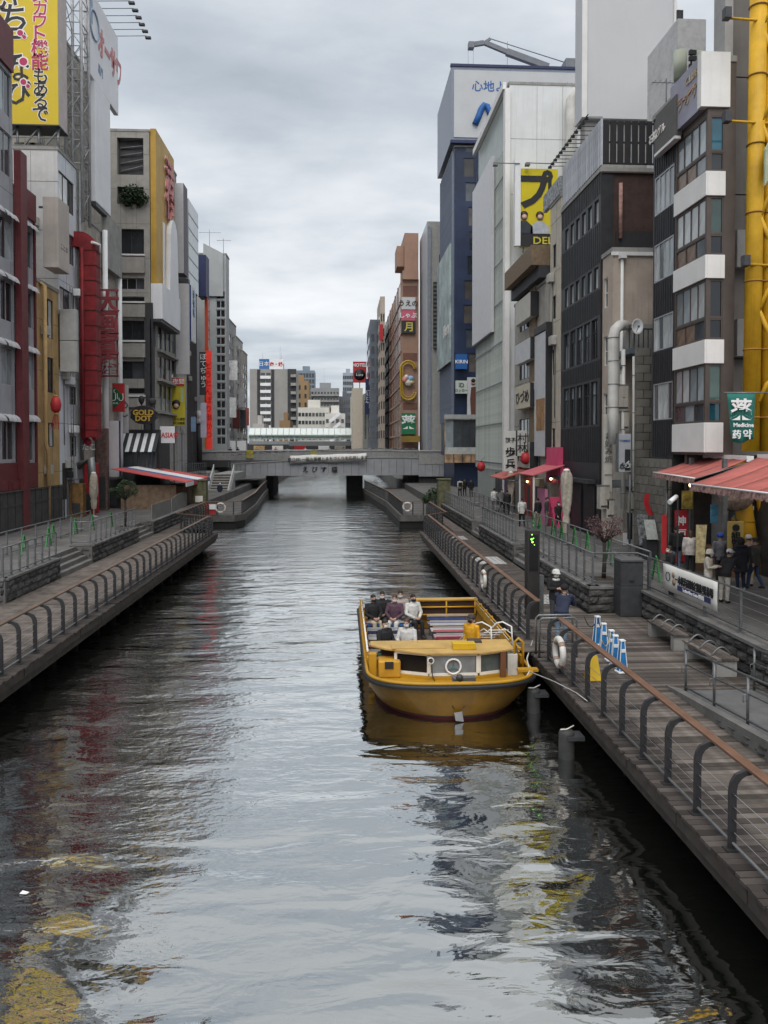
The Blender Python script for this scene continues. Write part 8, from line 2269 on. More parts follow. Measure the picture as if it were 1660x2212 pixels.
tag(MB().tube([(5.2, 20.4, 1.1), (4.75, 19.2, .95), (4.6, 18.3, .9), (4.4, 17.9, .86)], .018, 6).build('mooring_rope', mat('rope_white', (.55, .55, .54), .8)), 'thick white mooring rope beside the boarding step', 'rope')
tag(MB().box(5.9, 6.15, 15.2, 15.35, ZD + .003, ZD + .008).build('floor_cable', M_BLACK), 'small dark cable cover on the boardwalk planks', 'cable')
p = PZ(53, 1928, 0.012)
sc_ = MB().add([(p.x - .06, p.y - .03, .012), (p.x + .05, p.y - .06, .02), (p.x + .07, p.y + .0, .014), (p.x - .04, p.y + .035, .022)], [(0, 1, 2, 3)]).build('floating_scrap', M_WHITE)
sc_.modifiers.new('thick', 'SOLIDIFY').thickness = .006
tag(sc_, 'white scrap of paper floating on the dark water', 'litter')
ms = thing('market_stall', 'wooden market stall with a red, white and blue striped roof', 'stall', (-15, 62, ZP))
M_WOODB = mat('stall_wood', (.24, .165, .11), .8, var=.25, scale=3, streak=.3)
zr0 = PZ(1, 1, 1) if False else None
x0, x1, y0, y1 = -16.6, -12.5, 58.0, 67.0
for k in range(20):
 a = x0 + (x1 - x0) * k / 20
 MB().box(a, a + (x1 - x0) / 20 - .01, y0, y0 + .05, ZP, 3.55).build('board', M_WOODB, ms)
for k in range(14):
 a = y0 + .06 + (y1 - y0) * k / 14
 MB().box(x1 - .05, x1, a, a + (y1 - y0) / 14 - .02, ZP, 3.4).build('board', M_WOODB if k % 3 else mat('stall_wood_red', (.28, .10, .07), .8, var=.2), ms)
MB().box(x0, x1 - .06, y0 + .06, y1, ZP, 3.3).build('inside', M_CHAR, ms)
cols = [mat('roof_red', (.50, .08, .07), .7, var=.1), mat('roof_red', (.5, .08, .07)), mat('roof_blue', (.05, .12, .30), .7), M_WHITE, M_WHITE, mat('roof_red', (.5, .08, .07)), mat('roof_red', (.5, .08, .07))]
for k in range(7):
 a, c = y0 - .8 + (y1 - y0 + 1.2) * k / 7, y0 - .8 + (y1 - y0 + 1.2) * (k + 1) / 7
 MB().hexa([(x0 - .5, a, 4.75), (x1 + .9, a, 3.75), (x1 + .9, c, 3.75), (x0 - .5, c, 4.75), (x0 - .5, a, 4.81), (x1 + .9, a, 3.81), (x1 + .9, c, 3.81), (x0 - .5, c, 4.81)]).build('roof_strip', cols[k], ms)
for k in range(7):
 a, c = y0 - .8 + (y1 - y0 + 1.2) * k / 7, y0 - .8 + (y1 - y0 + 1.2) * (k + 1) / 7
 MB().box(x1 + .89, x1 + .93, a, c - .02, 3.45, 3.745).build('roof_valance', cols[(k + 3) % 7], ms)
hd = thing('kitchen_hood', 'grey metal kitchen exhaust hood on the left promenade below the duct', 'hood', tuple(PZ(155, 1115, ZP)))
p0, p1 = PY(142, 1035, 52), PY(176, 1000, 52)
MB().hexa([(p0.x, 51.2, p0.z), (p1.x, 51.2, p0.z), (p1.x, 52.5, p0.z), (p0.x, 52.5, p0.z), (p0.x + .2, 51.6, p1.z), (p1.x - .2, 51.6, p1.z), (p1.x - .2, 52.5, p1.z), (p0.x + .2, 52.5, p1.z)]).build('hood', M_STEEL, hd, bevel=.03)
MB().box(p0.x + .25, p1.x - .25, 51.17, 51.198, p0.z + .15, p0.z + .55).build('opening', M_BLACK, hd)
MB().tube([(p1.x - .2, 52, p1.z - .2), (p1.x + .6, 52, p1.z + .3), (p1.x + .8, 52, p0.z - 1.0)], .28, 12).build('elbow', M_STEEL, hd)
for k, (u, v0, v1, yy, w, c, lab) in enumerate(((190, 1000, 1110, 54, .9, (.36, .02, .03), 'red takoyaki shop panel below the red duct'), (219, 925, 1100, 57, .5, (.14, .09, .08), 'brown round-edged pillar beside the white slim sign'), (165, 1045, 1115, 51.5, .7, (.22, .12, .04), 'brown statue-like display of goods on the left promenade'), (243, 1035, 1095, 59, 1.6, (.03, .03, .03), 'dark open doorway beside the market stall'), (120, 1000, 1060, 50.5, .8, (.05, .04, .04), 'dark small canopy at the ochre house door'))):
 a, c2 = PY(u - 8, v1, yy), PY(u + 8, v0, yy)
 r = thing('small_shop', lab, 'shop front', ((a.x + c2.x) / 2, yy, min(a.z, ZP)))
 MB().box(a.x - w / 4, c2.x + w / 4, yy, yy + w, max(ZP, a.z - .6), c2.z).build('panel', mat('left_panel_%d' % k, c, .7, var=.35, scale=3), r, bevel=.04)
 MB().box(a.x, c2.x, yy - .03, yy - .003, a.z + .1, a.z + (c2.z - a.z) * .4).build('opening', M_CHAR, r)
dm = thing('diamond_sign', 'dark red diamond-shaped sign at the bottom of the red duct', 'sign', tuple(PY(204, 960, 54.5)))
p = PY(203, 930, 54.0)
MB().prism([(p.x - .55, p.z), (p.x, p.z + .75), (p.x + .55, p.z), (p.x, p.z - .75)], 54.0, 54.15).build('board', M_RED, dm)
lf = thing('neon_figure', 'pink-red rounded neon sign figure beside the diamond sign', 'sign', tuple(PY(187, 965, 53.8)))
for u, v, r_ in ((187, 925, .2), (185, 940, .25), (189, 955, .3)):
 q = PY(u, v, 53.8)
 MB().lathe(q, [(.03, -.12), (r_ * .8, -.06), (r_, 0), (r_ * .8, .06), (.03, .12)], 14, ax='y').build('blob', mat('neon_pink', (.42, .03, .07), .5, var=.3, scale=3), lf)
lettering(lf, 'たこ', Face('y', 53.6, -1), PY(192, 965, 53.6).x, PY(192, 965, 53.6).z, .5, M_INK_WH, n=.02)
for k, (xa, ya, xb, yb_) in enumerate(((-11.9, 48.2, -11.9, 53.5), (-11.9, 53.8, -12.1, 60.0))):
 r = thing('panel_fence', ['grey ribbed fence panel beside the far left steps', 'curved grey ribbed fence panel before the mossy pillar'][k], 'fence', (xa, ya, ZP))
 for i in range(14):
  t0, t1 = i / 14, (i + 1) / 14
  A, B = Vector((xa + (xb - xa) * t0, ya + (yb_ - ya) * t0, ZP + .1)), Vector((xa + (xb - xa) * t1 , ya + (yb_ - ya) * t1 - .03, ZP + .1))
  hh = .95 + (.2 * math.sin(math.pi * t0) if k else 0)
  MB().bar(A + Vector((0, 0, hh / 2)), B + Vector((0, 0, hh / 2)), .05, hh).build('panel', mat('fence_grey', (.20, .20, .19), .7, var=.12), r)
lp = thing('lamp_pillar', 'stout grey pillar lamp with a white globe at the left bridge corner', 'lamp', tuple(PY(430, 970, 99)))
p = PY(430, 970, 99); q = PY(430, 915, 99)
MB().tube([(p.x, 99, 4.7), (p.x, 99, q.z)], .38, 12).build('shaft', M_DKSTEEL, lp)
MB().lathe((p.x, 99, q.z), [(.45, 0), (.5, .2), (.5, .55), (.4, .7), (.42, .72), (.3, 1.6), (.02, 1.7)], 14).build('globe', M_WHITE, lp)
for k, u in enumerate((492, 520)):
 Y_ = 108
 a, c2 = PY(478 if k == 0 else 511, 976, Y_), PY(509 if k == 0 else 532, 952, Y_)
 r = thing('site_hoarding', ['left white site hoarding panel on the bridge', 'right white site hoarding panel on the bridge'][k], 'hoarding', ((a.x + c2.x) / 2, Y_, 4.7))
 MB().box(a.x, c2.x, Y_, Y_ + .1, 4.7, c2.z).build('sheet', M_WHITE, r)
 MB().box(a.x, a.x + .08, Y_ - .08, Y_ - .002, 4.7, c2.z + .1).build('post', M_STEEL, r)
M_BULB = mat('warm_bulb', (1.0, .72, .38), .4, var=0, emit=5.0)
for i, (x, y, z, lab) in enumerate(((13.0, 27.6, 5.0, 'warm hanging bulb lamp under the smaller red awning'), (13.2, 23.8, 5.1, 'warm hanging bulb lamp deep under the large awning'), (12.6, 21.6, 5.0, 'warm hanging bulb lamp over the queue'), (12.5, 50.6, 4.1, 'warm bulb lamp at the red door panel'), (12.5, 55.0, 4.0, 'warm bulb lamp under the small far awning'), (12.7, 45.5, 4.5, 'warm bulb lamp under the pink canopy'))):
 r = thing('bulb_lamp', lab, 'lamp', (x, y, z), group='warm bulb lamps of the shops')
 MB().lathe((x, y, z), [(.02, -.1), (.07, -.05), (.07, .02), (.03, .09)], 10).build('bulb', M_BULB, r)
 MB().lathe((x, y, z + .1), [(.16, -.06), (.05, .06), (.02, .08)], 12).build('shade', M_BLACK, r)
 MB().tube([(x, y, z + .17), (x, y, z + .55)], .008, 4).build('cord', M_BLACK, r)
# ==== THE YELLOW TOUR BOAT
M_HULL = mat('hull_yellow_shaded', (.26, .13, .009), .5, var=.16, scale=1.6, streak=.5, grime=.35, coat=.15)  # darker than the boat's other yellow; shade under the flare is in the colour
M_HULLD = mat('hull_bottom_red', (.10, .012, .014), .6, var=.2)
M_BYEL = mat('boat_yellow', (.44, .235, .015), .5, var=.1, scale=2, grime=.15)
M_CREAM = mat('boat_cream_deck', (.48, .31, .10), .6, var=.12, scale=2.5, grime=.2)
M_RUB = mat('rubbing_strake', (.012, .012, .013), .5)
BX = 2.65
boat = thing('tour_boat', 'yellow open-top tour boat with blunt bow moored at the boardwalk', 'boat', (BX, 21.8, 0))
def plan(hw, y_b, y_c, yst=26.2, n=26, p=2.6):
 pts = [(BX - hw, yst), (BX - hw, (yst + y_c) / 2), ]
 for k in range(n + 1):
  a = math.pi * k / n
  c, s = math.cos(a), math.sin(a)
  x = -hw * (abs(c) ** (2 / p)) * (1 if c > 0 else -1)
  y = y_c - (y_c - y_b) * (abs(s) ** (2 / p))
  pts.append((BX + x, y))
 pts += [(BX + hw, (yst + y_c) / 2), (BX + hw, yst)]
 return pts
def sheer(y): return .84 + max(0, (20.5 - y) / 3.2) * .05
levels = [(plan(1.5, 17.85, 20.2, p=2.0), -.35), (plan(1.74, 17.58, 19.7, p=2.15), .0), (plan(1.80, 17.55, 19.6, p=2.2), .10), (plan(1.98, 17.43, 19.1, p=2.5), .48), (plan(2.06, 17.36, 18.75, p=2.8), .84)]
mb = MB(); NP = len(levels[0][0])
vs = []
for pts, z in levels:
 for x, y in pts: vs.append((x, y, z if z < .8 else sheer(y)))
for i in range(len(levels) - 1):
 mb.cur = 1 if i < 2 else 0
 off_ = 0
 mb_f = [(i * NP + k, i * NP + k + 1, (i + 1) * NP + k + 1, (i + 1) * NP + k) for k in range(NP - 1)]
 if i == 0: base_off = len(mb.v); mb.v += vs
 for f in mb_f: mb.f.append(list(f)); mb.mi.append(mb.cur); mb.sm.append(True)
mb.cur = 0
st_ = [l * NP for l in range(len(levels))]; en_ = [l * NP + NP - 1 for l in range(len(levels))]
for l in range(len(levels) - 1):
 mb.f.append([st_[l], st_[l + 1], en_[l + 1], en_[l]]); mb.mi.append(0 if l >= 2 else 1); mb.sm.append(False)
mb.build('hull', [M_HULL, M_HULLD], boat)
top = plan(2.06, 17.36, 18.75, p=2.8)
MB().tube([(BX + (x - BX) * 1.012, y - .02, sheer(y) - .06) for x, y in top], .058, 8).build('rubbing_strake', M_RUB, boat)
MB().tube([(BX + (x - BX) * .99, y + .01, sheer(y) + .02) for x, y in top], .042, 8).build('gunwale', M_BYEL, boat)
def fill(pts, z, name, m, cut=None):
 P = [(x, y) for x, y in pts if cut is None or y < cut]
 if cut is not None: P = [(P[0][0], cut)] + P + [(P[-1][0], cut)]
 return MB().add([(x, y, (sheer(y) - .05) if z is None else z) for x, y in P], [tuple(range(len(P)))]).build(name, m, boat)
fill(plan(1.99, 17.43, 19.0, p=2.55), .60, 'foredeck', M_BYEL, 19.85)
MB().box(BX - 1.6, BX + 1.6, 19.9, 26.15, .05, .08).build('floor', mat('boat_floor', (.14, .12, .11), .7, var=.2), boat)
MB().box(BX - 1.95, BX + 1.95, 19.86, 19.91, .08, .80).build('bulkhead', M_BYEL, boat)
for sgn in (-1, 1):
 x = BX + sgn * 1.99
 MB().box(x - .03, x + .03, 19.3, 26.2, .80, 1.0).build('side_panel', M_BYEL, boat)
 for k in range(8):
  y = 19.6 + k * .93
  MB().box(x - .05, x + .05, y - .05, y + .05, .80, 1.14).build('stanchion', M_BYEL, boat)
 MB().tube([(x, 19.5, 1.13), (x, 26.2, 1.10)], .025, 7).build('side_rail', M_FRAME_WH if sgn < 0 else M_BYEL, boat)
 MB().tube([(x - sgn * .02, 19.5, 1.06), (x - sgn * .02, 26.2, 1.04)], .012, 5).build('rope', M_HALO, boat)
z0, z1 = .62, 1.12
xa, xb = BX - .05, BX + 1.95
MB().box(xa, xb, 26.0, 26.04, z0 + .04, z1 - .06).build('stern_panel', mat('stern_brown', (.045, .022, .018), .45, var=.15), boat)
for x in (xa, (xa + xb) / 2, xb): MB().tube([(x, 25.96, .3), (x, 25.96, z1)], .032, 7).build('stern_post', M_BYEL, boat)
for z in (z0, z0 + .26, z1): MB().tube([(xa, 25.95, z), (xb, 25.95, z)], .032, 7).build('stern_bar', M_BYEL, boat)
MB().box(xa - .1, xb + .1, 26.02, 26.3, z1 - .05, z1 + .02).build('stern_shelf', M_CREAM, boat)
MB().box(BX - 1.95, BX - .1, 26.05, 26.1, .3, .75).build('stern_panel', M_BYEL, boat)
cols = [(.05, .16, .09), (.5, .5, .5), (.46, .10, .13), (.06, .08, .20), (.5, .5, .5), (.30, .03, .05), (.04, .05, .12), (.46, .14, .16)]
for blk, (xa, xb) in enumerate(((BX - 1.85, BX - .38), (BX + .22, BX + 1.7))):
 for k in range(6):
  y = 20.75 + k * .86
  if blk == 1 and k > 5: continue
  m1 = mat('seat_stripe_%d' % ((k * 2 + blk) % 8), cols[(k * 2 + blk) % 8], .5, var=.1)
  m2 = mat('seat_pale', (.36, .35, .35), .5, var=.1)
  for j in range(4):
   MB().box(xa, xb, y + j * .1, y + j * .1 + .085, .46, .50).build('seat_slat', m1 if j % 2 == 0 else m2, boat)
  for j in range(2):
   MB().box(xa, xb, y + .42 + .02 * j, y + .445 + .02 * j, .56 + j * .1, .62 + j * .1).build('backrest_slat', m2 if j else (mat('seat_blue', (.02, .12, .38), .5) if k == 4 and blk == 0 else m1), boat)
  for x in (xa + .1, xb - .1): MB().box(x - .03, x + .03, y + .05, y + .35, .085, .457).build('bench_leg', M_STEEL, boat)
MB().box(BX - .3, BX + .15, 20.0, 25.8, .085, .10).build('aisle_mat', mat('aisle_brown', (.05, .03, .03), .6, var=.2), boat)
Fw = Face('y', 18.75, -1)
ca, cb_ = PY(928, 1440, 18.75).x, PY(1032, 1440, 18.75).x
rz = PY(980, 1412, 18.75).z
bz = .70
M_WF = mat('wheelhouse_frame', (.72, .70, .64), .5, var=.08)
wl, wr = ca - .82, cb_ + .86
def pane(pa, pb, z0, z1, m, name='windscreen_pane'):
 pa, pb = Vector((*pa, 0)), Vector((*pb, 0))
 d = (pb - pa).normalized(); nrm = Vector((d.y, -d.x, 0)) * .02
 f = .05
 A, B = pa + d * f, pb - d * f
 MB().hexa([A + nrm * .2 + Vector((0, 0, z0 + f)), B + nrm * .2 + Vector((0, 0, z0 + f)), B - nrm * .2 + Vector((0, 0, z0 + f)), A - nrm * .2 + Vector((0, 0, z0 + f)), A + nrm * .2 + Vector((0, 0, z1 - f)), B + nrm * .2 + Vector((0, 0, z1 - f)), B - nrm * .2 + Vector((0, 0, z1 - f)), A - nrm * .2 + Vector((0, 0, z1 - f))]).build(name, m, boat)
 for (p, q) in ((pa + Vector((0, 0, z0 + .02)), pb + Vector((0, 0, z0 + .02))), (pa + Vector((0, 0, z1 - .02)), pb + Vector((0, 0, z1 - .02)))):
  MB().bar(p, q, .06, .07).build('frame', M_WF, boat)
 for p in (pa, pb): MB().bar(p + Vector((0, 0, z0 + .046)), p + Vector((0, 0, z1 - .046)), .07, .06).build('frame', M_WF, boat)
M_WSC = [mat('windscreen_%d' % k, c, .18, var=.25, scale=1.5, spec=.25) for k, c in enumerate(((.012, .012, .014), (.24, .26, .28), (.10, .125, .13)))]
pane((wl, 19.1), (ca - .02, 18.77), bz, rz, M_WSC[0])
pane((ca, 18.75), (cb_, 18.75), bz, rz, M_WSC[1])
pane((cb_ + .05, 18.77), (wr, 19.05), bz, rz, M_WSC[2])
for x, y0 in ((wl, 19.12), (wr, 19.08)):
 MB().box(x - .02, x + .02, y0, 19.85, .6, rz).build('cabin_side', M_BYEL, boat)
MB().box(wl, wr, 19.15, 19.2, .5, bz - .02).build('cabin_front', M_BYEL, boat)
MB().hexa([(wl - .1, 19.02, bz - .22), (ca, 18.70, bz - .22), (ca, 19.1, bz - .22), (wl - .1, 19.14, bz - .22), (wl - .1, 19.02, bz - .02), (ca, 18.70, bz - .02), (ca, 19.1, bz - .02), (wl - .1, 19.14, bz - .02)]).hexa([(ca + .002, 18.68, bz - .22), (cb_ + .04, 18.68, bz - .22), (cb_ + .04, 19.1, bz - .22), (ca + .002, 19.1, bz - .22), (ca + .002, 18.68, bz - .025), (cb_ + .04, 18.68, bz - .025), (cb_ + .04, 19.1, bz - .025), (ca + .002, 19.1, bz - .025)]).hexa([(cb_ + .042, 18.70, bz - .22), (wr + .1, 18.98, bz - .22), (wr + .1, 19.14, bz - .22), (cb_ + .042, 19.1, bz - .22), (cb_ + .042, 18.70, bz - .022), (wr + .1, 18.98, bz - .022), (wr + .1, 19.14, bz - .022), (cb_ + .042, 19.1, bz - .022)]).build('cabin_sill', M_BYEL, boat)
MB().prism([(wl - .28, 19.15), (ca - .1, 18.62), (cb_ + .15, 18.62), (wr + .12, 18.95), (wr + .12, 19.88), (wl - .62, 19.88), (wl - .62, 19.5)], rz + .004, rz + .06, 'z').build('roof', M_CREAM, boat, bevel=.012)
MB().box(wl - .1, ca + .45, 19.0, 19.5, rz + .062, rz + .085).box(ca - .2, ca + .3, 19.52, 19.8, rz + .062, rz + .08).build('roof_hatch', M_CREAM, boat)
MB().box(cb_ - .6, cb_ - .03, 18.85, 19.12, rz + .063, rz + .22).build('roof_box', mat('box_yellow', (.58, .36, .015), .5, var=.08), boat, bevel=.01)
MB().box(cb_ - .1, cb_ + .25, 19.5, 19.8, rz + .063, rz + .11).build('rope_coil', M_DKSTEEL, boat)
cx, cz = PY(980, 1440, 18.7).x, PY(980, 1440, 18.7).z
MB().torus((cx, 18.70, cz), .185, .026, 'y', 28, 8).build('wheel_ring', M_WHITE, boat)
for a in (90, 215, 325):
 MB().bar((cx, 18.70, cz - .02), (cx + .17 * math.cos(rad(a)), 18.70, cz + .17 * math.sin(rad(a))), .025 if a != 90 else .02).build('wheel_spoke', M_STEEL, boat)
MB().lathe((cx, 18.695, cz - .02), [(.035, -.02), (.035, .02)], 10, ax='y').build('wheel_hub', mat('hub_teal', (.06, .2, .2), .4), boat)
hx, hz = PY(931, 1428, 18.6).x, PY(931, 1428, 18.6).z
MB().torus((hx, 18.6, hz), .075, .014, 'y', 16, 6).build('horn_ring', M_FRAME_WH, boat)
MB().lathe((hx, 18.6, hz), [(.03, -.05), (.045, .03)], 10, ax='y').build('horn', M_DKSTEEL, boat)
MB().tube([(hx + .03, 18.62, hz - .1), (hx + .05, 18.63, hz - .4), (hx + .12, 18.6, hz - .55)], .012, 5).build('horn_cable', M_BLACK, boat)
a, c = PY(818, 1462, 18.9), PY(868, 1428, 18.9)
MB().box(a.x, c.x - .02, 18.9, 19.4, .6, c.z).build('locker', mat('locker_yellow', (.52, .28, .03), .5, var=.15, grime=.2), boat, bevel=.04)
MB().box(a.x + .16, a.x + .38, 18.87, 18.897, .84, 1.02).build('vent', M_BLACK, boat, bevel=.01)
p, q = PY(822, 1428, 19.6), PY(862, 1400, 19.6)
MB().hexa([(p.x, 19.5, p.z - .05), (q.x, 19.4, p.z - .05), (q.x, 19.43, p.z - .05), (p.x, 19.53, p.z - .05), (p.x + .05, 19.75, rz), (q.x, 19.65, rz), (q.x, 19.68, rz), (p.x + .05, 19.78, rz)]).build('side_screen', mat('screen_brown', (.06, .03, .025), .3), boat)
MB().box(BX - 1.98, BX - 1.78, 19.0, 19.2, .6, 1.2).build('corner_post', M_BYEL, boat, bevel=.02)
a = PY(1097, 1462, 18.9)
MB().box(a.x, a.x + .26, 18.9, 19.3, .6, 1.16).build('white_locker', mat('locker_white', (.5, .49, .46), .6, var=.15, streak=.4), boat, bevel=.02)
MB().box(a.x - .2, a.x - .06, 18.8, 18.9, .6, 1.25).build('cabin_post', mat('post_brown', (.14, .06, .03), .5), boat)
hx = BX + 1.72
MB().tube([(hx, 18.95, .82), (hx, 18.95, 1.45), (hx + .1, 18.95, 1.55), (hx + .22, 18.95, 1.45), (hx + .22, 18.95, .82)], .035, 8).build('boarding_hoop', M_BYEL, boat)
MB().box(hx - .05, hx + .45, 18.3, 18.5, .88, .94).build('cleat', M_BYEL, boat)
for x in (BX + 1.12, BX + 1.68):
 MB().tube([(x - .55, 20.5, rz - .1), (x - .12, 20.35, 1.62), (x + .0, 20.2, 1.68), (x + .2, 20.0, 1.6), (x + .22, 19.95, 1.0)], .022, 7).build('stair_rail', M_FRAME_WH, boat)
 MB().tube([(x - .3, 20.45, rz - .05), (x + .05, 20.2, 1.5), (x + .22, 19.97, 1.4)], .016, 6).build('stair_rail', M_FRAME_WH, boat)
for k in range(4): MB().tube([(BX + .95 + .1 * k, 20.3 - .1 * k, rz + .0 + .09 * k), (BX + 1.5 + .1 * k, 20.3 - .1 * k, rz + .09 * k)], .014, 5).build('stair_rung', M_FRAME_WH, boat)
MB().box(BX - .02, BX + .55, 17.9, 18.05, .80, .90).box(BX + .02, BX + .26, 17.88, 17.898, .82, .88).build('bow_fitting', M_STEEL, boat, bevel=.015)
MB().lathe((BX + .15, 17.85, .9), [(.02, -.05), (.085, -.03), (.085, .04)], 12, ax='y').build('bow_lamp', M_DKSTEEL, boat)
MB().hexa([(BX - .02, 17.36, .05), (BX + .17, 17.38, .02), (BX + .17, 17.43, .02), (BX - .02, 17.41, .05), (BX - .05, 17.38, .22), (BX + .14, 17.40, .24), (BX + .14, 17.44, .24), (BX - .05, 17.43, .22)]).build('bow_anchor', mat('anchor_grey', (.3, .3, .3), .6, var=.2), boat)
for sgn in (-1, 1): MB().bar((BX + .05 + sgn * .15, 17.42, .38), (BX + .05 + sgn * .09, 17.45, .3), .015).build('anchor_guide', M_RUB, boat)
fb = tag(MB().torus((BX - .35, 25.6, .72), .15, .035, 'z', 16, 7).build('rope_ring', mat('rope_tan', (.35, .24, .13), .8)), 'coil of tan rope at the stern of the tour boat', 'rope')
wl_ = plan(1.765, 17.565, 19.65, p=2.18)
MB().tube([(x, y, .07) for x, y in wl_], .02, 5).build('weed_line', mat('weed_dark', (.02, .018, .008), .8, var=.4, scale=9), boat)
for y in (20.6, 22.8, 25.0):
 MB().lathe((BX + 2.12, y, .45), [(.02, -.3), (.09, -.24), (.09, .24), (.02, .3)], 10).build('fender', M_RUB, boat)
 MB().tube([(BX + 2.12, y, .75), (BX + 2.02, y, 1.0)], .01, 4).build('fender_rope', M_HALO, boat)
# ==== PEOPLE
def loft(mb, rings, n=12):
 vs = []; fs = []
 for c, ax, ay in rings:
  for k in range(n):
   a = 2 * math.pi * k / n
   vs.append(Vector(c) + Vector(ax) * math.cos(a) + Vector(ay) * math.sin(a))
 for i in range(len(rings) - 1):
  for k in range(n): fs.append((i * n + k, i * n + (k + 1) % n, (i + 1) * n + (k + 1) % n, (i + 1) * n + k))
 fs += [tuple(range(n))[::-1], tuple(range((len(rings) - 1) * n, len(rings) * n))]
 mb.add(vs, fs)
def ball(mb, c, r, sx=1, sy=1, sz=1):
 rr = []
 for i in range(9):
  a = -math.pi / 2 + math.pi * i / 8
  q = max(.02, math.cos(a))
  rr.append((Vector(c) + Vector((0, 0, r * sz * math.sin(a))), (r * sx * q, 0, 0), (0, r * sy * q, 0)))
 loft(mb, rr)
BODY = {}
def body(pose, bulk=1.0, coat=0.0):
 key = (pose, bulk, coat)
 if key in BODY: return BODY[key]
 V = Vector
 hip = V((0, 0, .90)); lean = V((0, 0, 0)); head_f = V((0, -.02, 0))
 L = {}
 for s in (-1, 1):
  L[s] = dict(hip=V((s * .09, 0, .88)), knee=V((s * .10, -.02, .48)), ank=V((s * .10, .02, .08)), sh=V((s * .185, 0, 1.40)), el=V((s * .235, .02, 1.13)), wr=V((s * .235, -.05, .88)))
 if pose == 'walk':
  L[1].update(knee=V((.09, -.14, .50)), ank=V((.09, -.20, .09)), el=V((.23, .10, 1.14)), wr=V((.22, .10, .90)))
  L[-1].update(knee=V((-.09, .04, .47)), ank=V((-.09, .24, .13)), el=V((-.23, -.05, 1.14)), wr=V((-.21, -.20, .95)))
 if pose == 'phone':
  for s in (-1, 1): L[s].update(el=V((s * .24, -.06, 1.13)), wr=V((s * .08, -.28, 1.16)))
  head_f = V((0, -.05, -.02))
 if pose == 'sit':
  hip = V((0, 0, .46))
  for s in (-1, 1):
   L[s].update(hip=V((s * .09, 0, .46)), knee=V((s * .11, -.40, .47)), ank=V((s * .11, -.40, .08)), sh=V((s * .185, .02, .96)), el=V((s * .25, -.06, .70)), wr=V((s * .08, -.27, .60)))
 if pose == 'lean':
  lean = V((0, -.30, -.12))
  for s in (-1, 1): L[s].update(sh=V((s * .185, -.27, 1.30)), el=V((s * .25, -.42, 1.05)), wr=V((s * .12, -.62, 1.02)), knee=V((s * .10, -.02, .48)))
 drop = V((0, 0, -.44)) if pose == 'sit' else V((0, 0, 0))
 def T(z, f): return V((0, 0, z)) + drop + lean * f
 b = bulk
 mb = MB(); mb.cur = 1
 X, Yv = lambda r: (r, 0, 0), lambda r: (0, r, 0)
 rings = [(T(.80 - coat, 0), X((.165 + coat * .12) * b), Yv((.115 + coat * .1) * b)), (T(.92, 0), X(.165 * b), Yv(.12 * b)), (T(1.06, .35), X(.148 * b), Yv(.112 * b)), (T(1.24, .75), X(.175 * b), Yv(.125 * b)), (T(1.37, .95), X(.185 * b), Yv(.11 * b)), (T(1.44, 1), X(.11), Yv(.075)), (T(1.47, 1.02), X(.06), Yv(.06))]
 if pose == 'sit': rings[0] = (T(.84, 0), X(.17 * b), Yv(.13 * b))
 loft(mb, rings)
 hc = T(1.585, 1.05) + head_f
 mb.cur = 0
 mb.tube([T(1.42, 1), hc - V((0, -.01, .06))], [.055, .05], 10)
 ball(mb, hc, .1, .76, .95, 1.18)
 ball(mb, hc + V((0, -.02, -.055)), .07, .8, .9, 1)
 mb.tube([hc + V((0, -.088, .02)), hc + V((0, -.108, -.022))], [.009, .014], 6)
 for s in (-1, 1):
  j = L[s]
  ball(mb, hc + V((s * .076, .005, -.005)), .022, .4, .8, 1.2)
  mb.cur = 1
  mb.tube([j['sh'] + V((-s * .05, 0, 0)), j['sh'], j['sh'].lerp(j['el'], .5), j['el'], j['el'].lerp(j['wr'], .5), j['wr']], [.06, .066 * b, .058 * b, .052 * b, .047 * b, .04 * b], 10)
  mb.cur = 0
  d = (j['wr'] - j['el']).normalized(); side = d.cross(V((s, 0, 0))).normalized() if abs(d.x) < .9 else V((0, 0, 1))
  if pose in ('sit', 'phone'): d = (d + V((-s * .5, -.3, 0))).normalized()
  pc = j['wr'] + d * .05
  mb.tube([j['wr'] - d * .01, pc, pc + d * .045], [.026, .036, .032], 8)
  for k, ln in enumerate((.06, .07, .066, .052)):
   o = side * (-.024 + .016 * k)
   a = pc + d * .035 + o
   mb.tube([a, a + d * ln * .55 + V((-s * .006, -.006, 0)), a + d * ln * .9 + V((-s * .022, -.014, 0))], [.0105, .0095, .008], 6)
  mb.tube([pc + side * -.026, pc + side * -.05 + d * .025, pc + side * -.055 + d * .05], [.012, .0105, .009], 6)
  mb.cur = 2
  if pose == 'sit': mb.tube([j['hip'] + V((0, .06, .03)), j['hip'], j['hip'].lerp(j['knee'], .5), j['knee'], j['knee'].lerp(j['ank'], .5), j['ank']], [.10, .10, .088, .07, .062, .05], 10)
  else: mb.tube([j['hip'] + V((0, 0, .04)), j['hip'].lerp(j['knee'], .4), j['knee'], j['knee'].lerp(j['ank'], .45), j['ank']], [.10, .092, .068, .06, .048], 10)
  mb.cur = 3
  f = V((0, -1, 0))
  an = j['ank']
  mb.tube([an + V((0, .06, -.03)), an + V((0, 0, -.02)), an + f * .09 + V((0, 0, -.04)), an + f * .17 + V((0, 0, -.05))], [.035, .05, .042, .028], 8)
 src = mb.mesh('tmp', [])
 bm = bmesh.new(); bm.from_mesh(src)
 tree = BVHTree.FromBMesh(bm); fm = [mb.mi[f.index] for f in bm.faces]
 bm.free()
 o = bpy.data.objects.new('tmp', src)
 ts = bpy.data.scenes.new('tmp'); ts.collection.objects.link(o)
 r = o.modifiers.new('r', 'REMESH'); r.mode = 'VOXEL'; r.voxel_size = .0135; r.use_smooth_shade = True
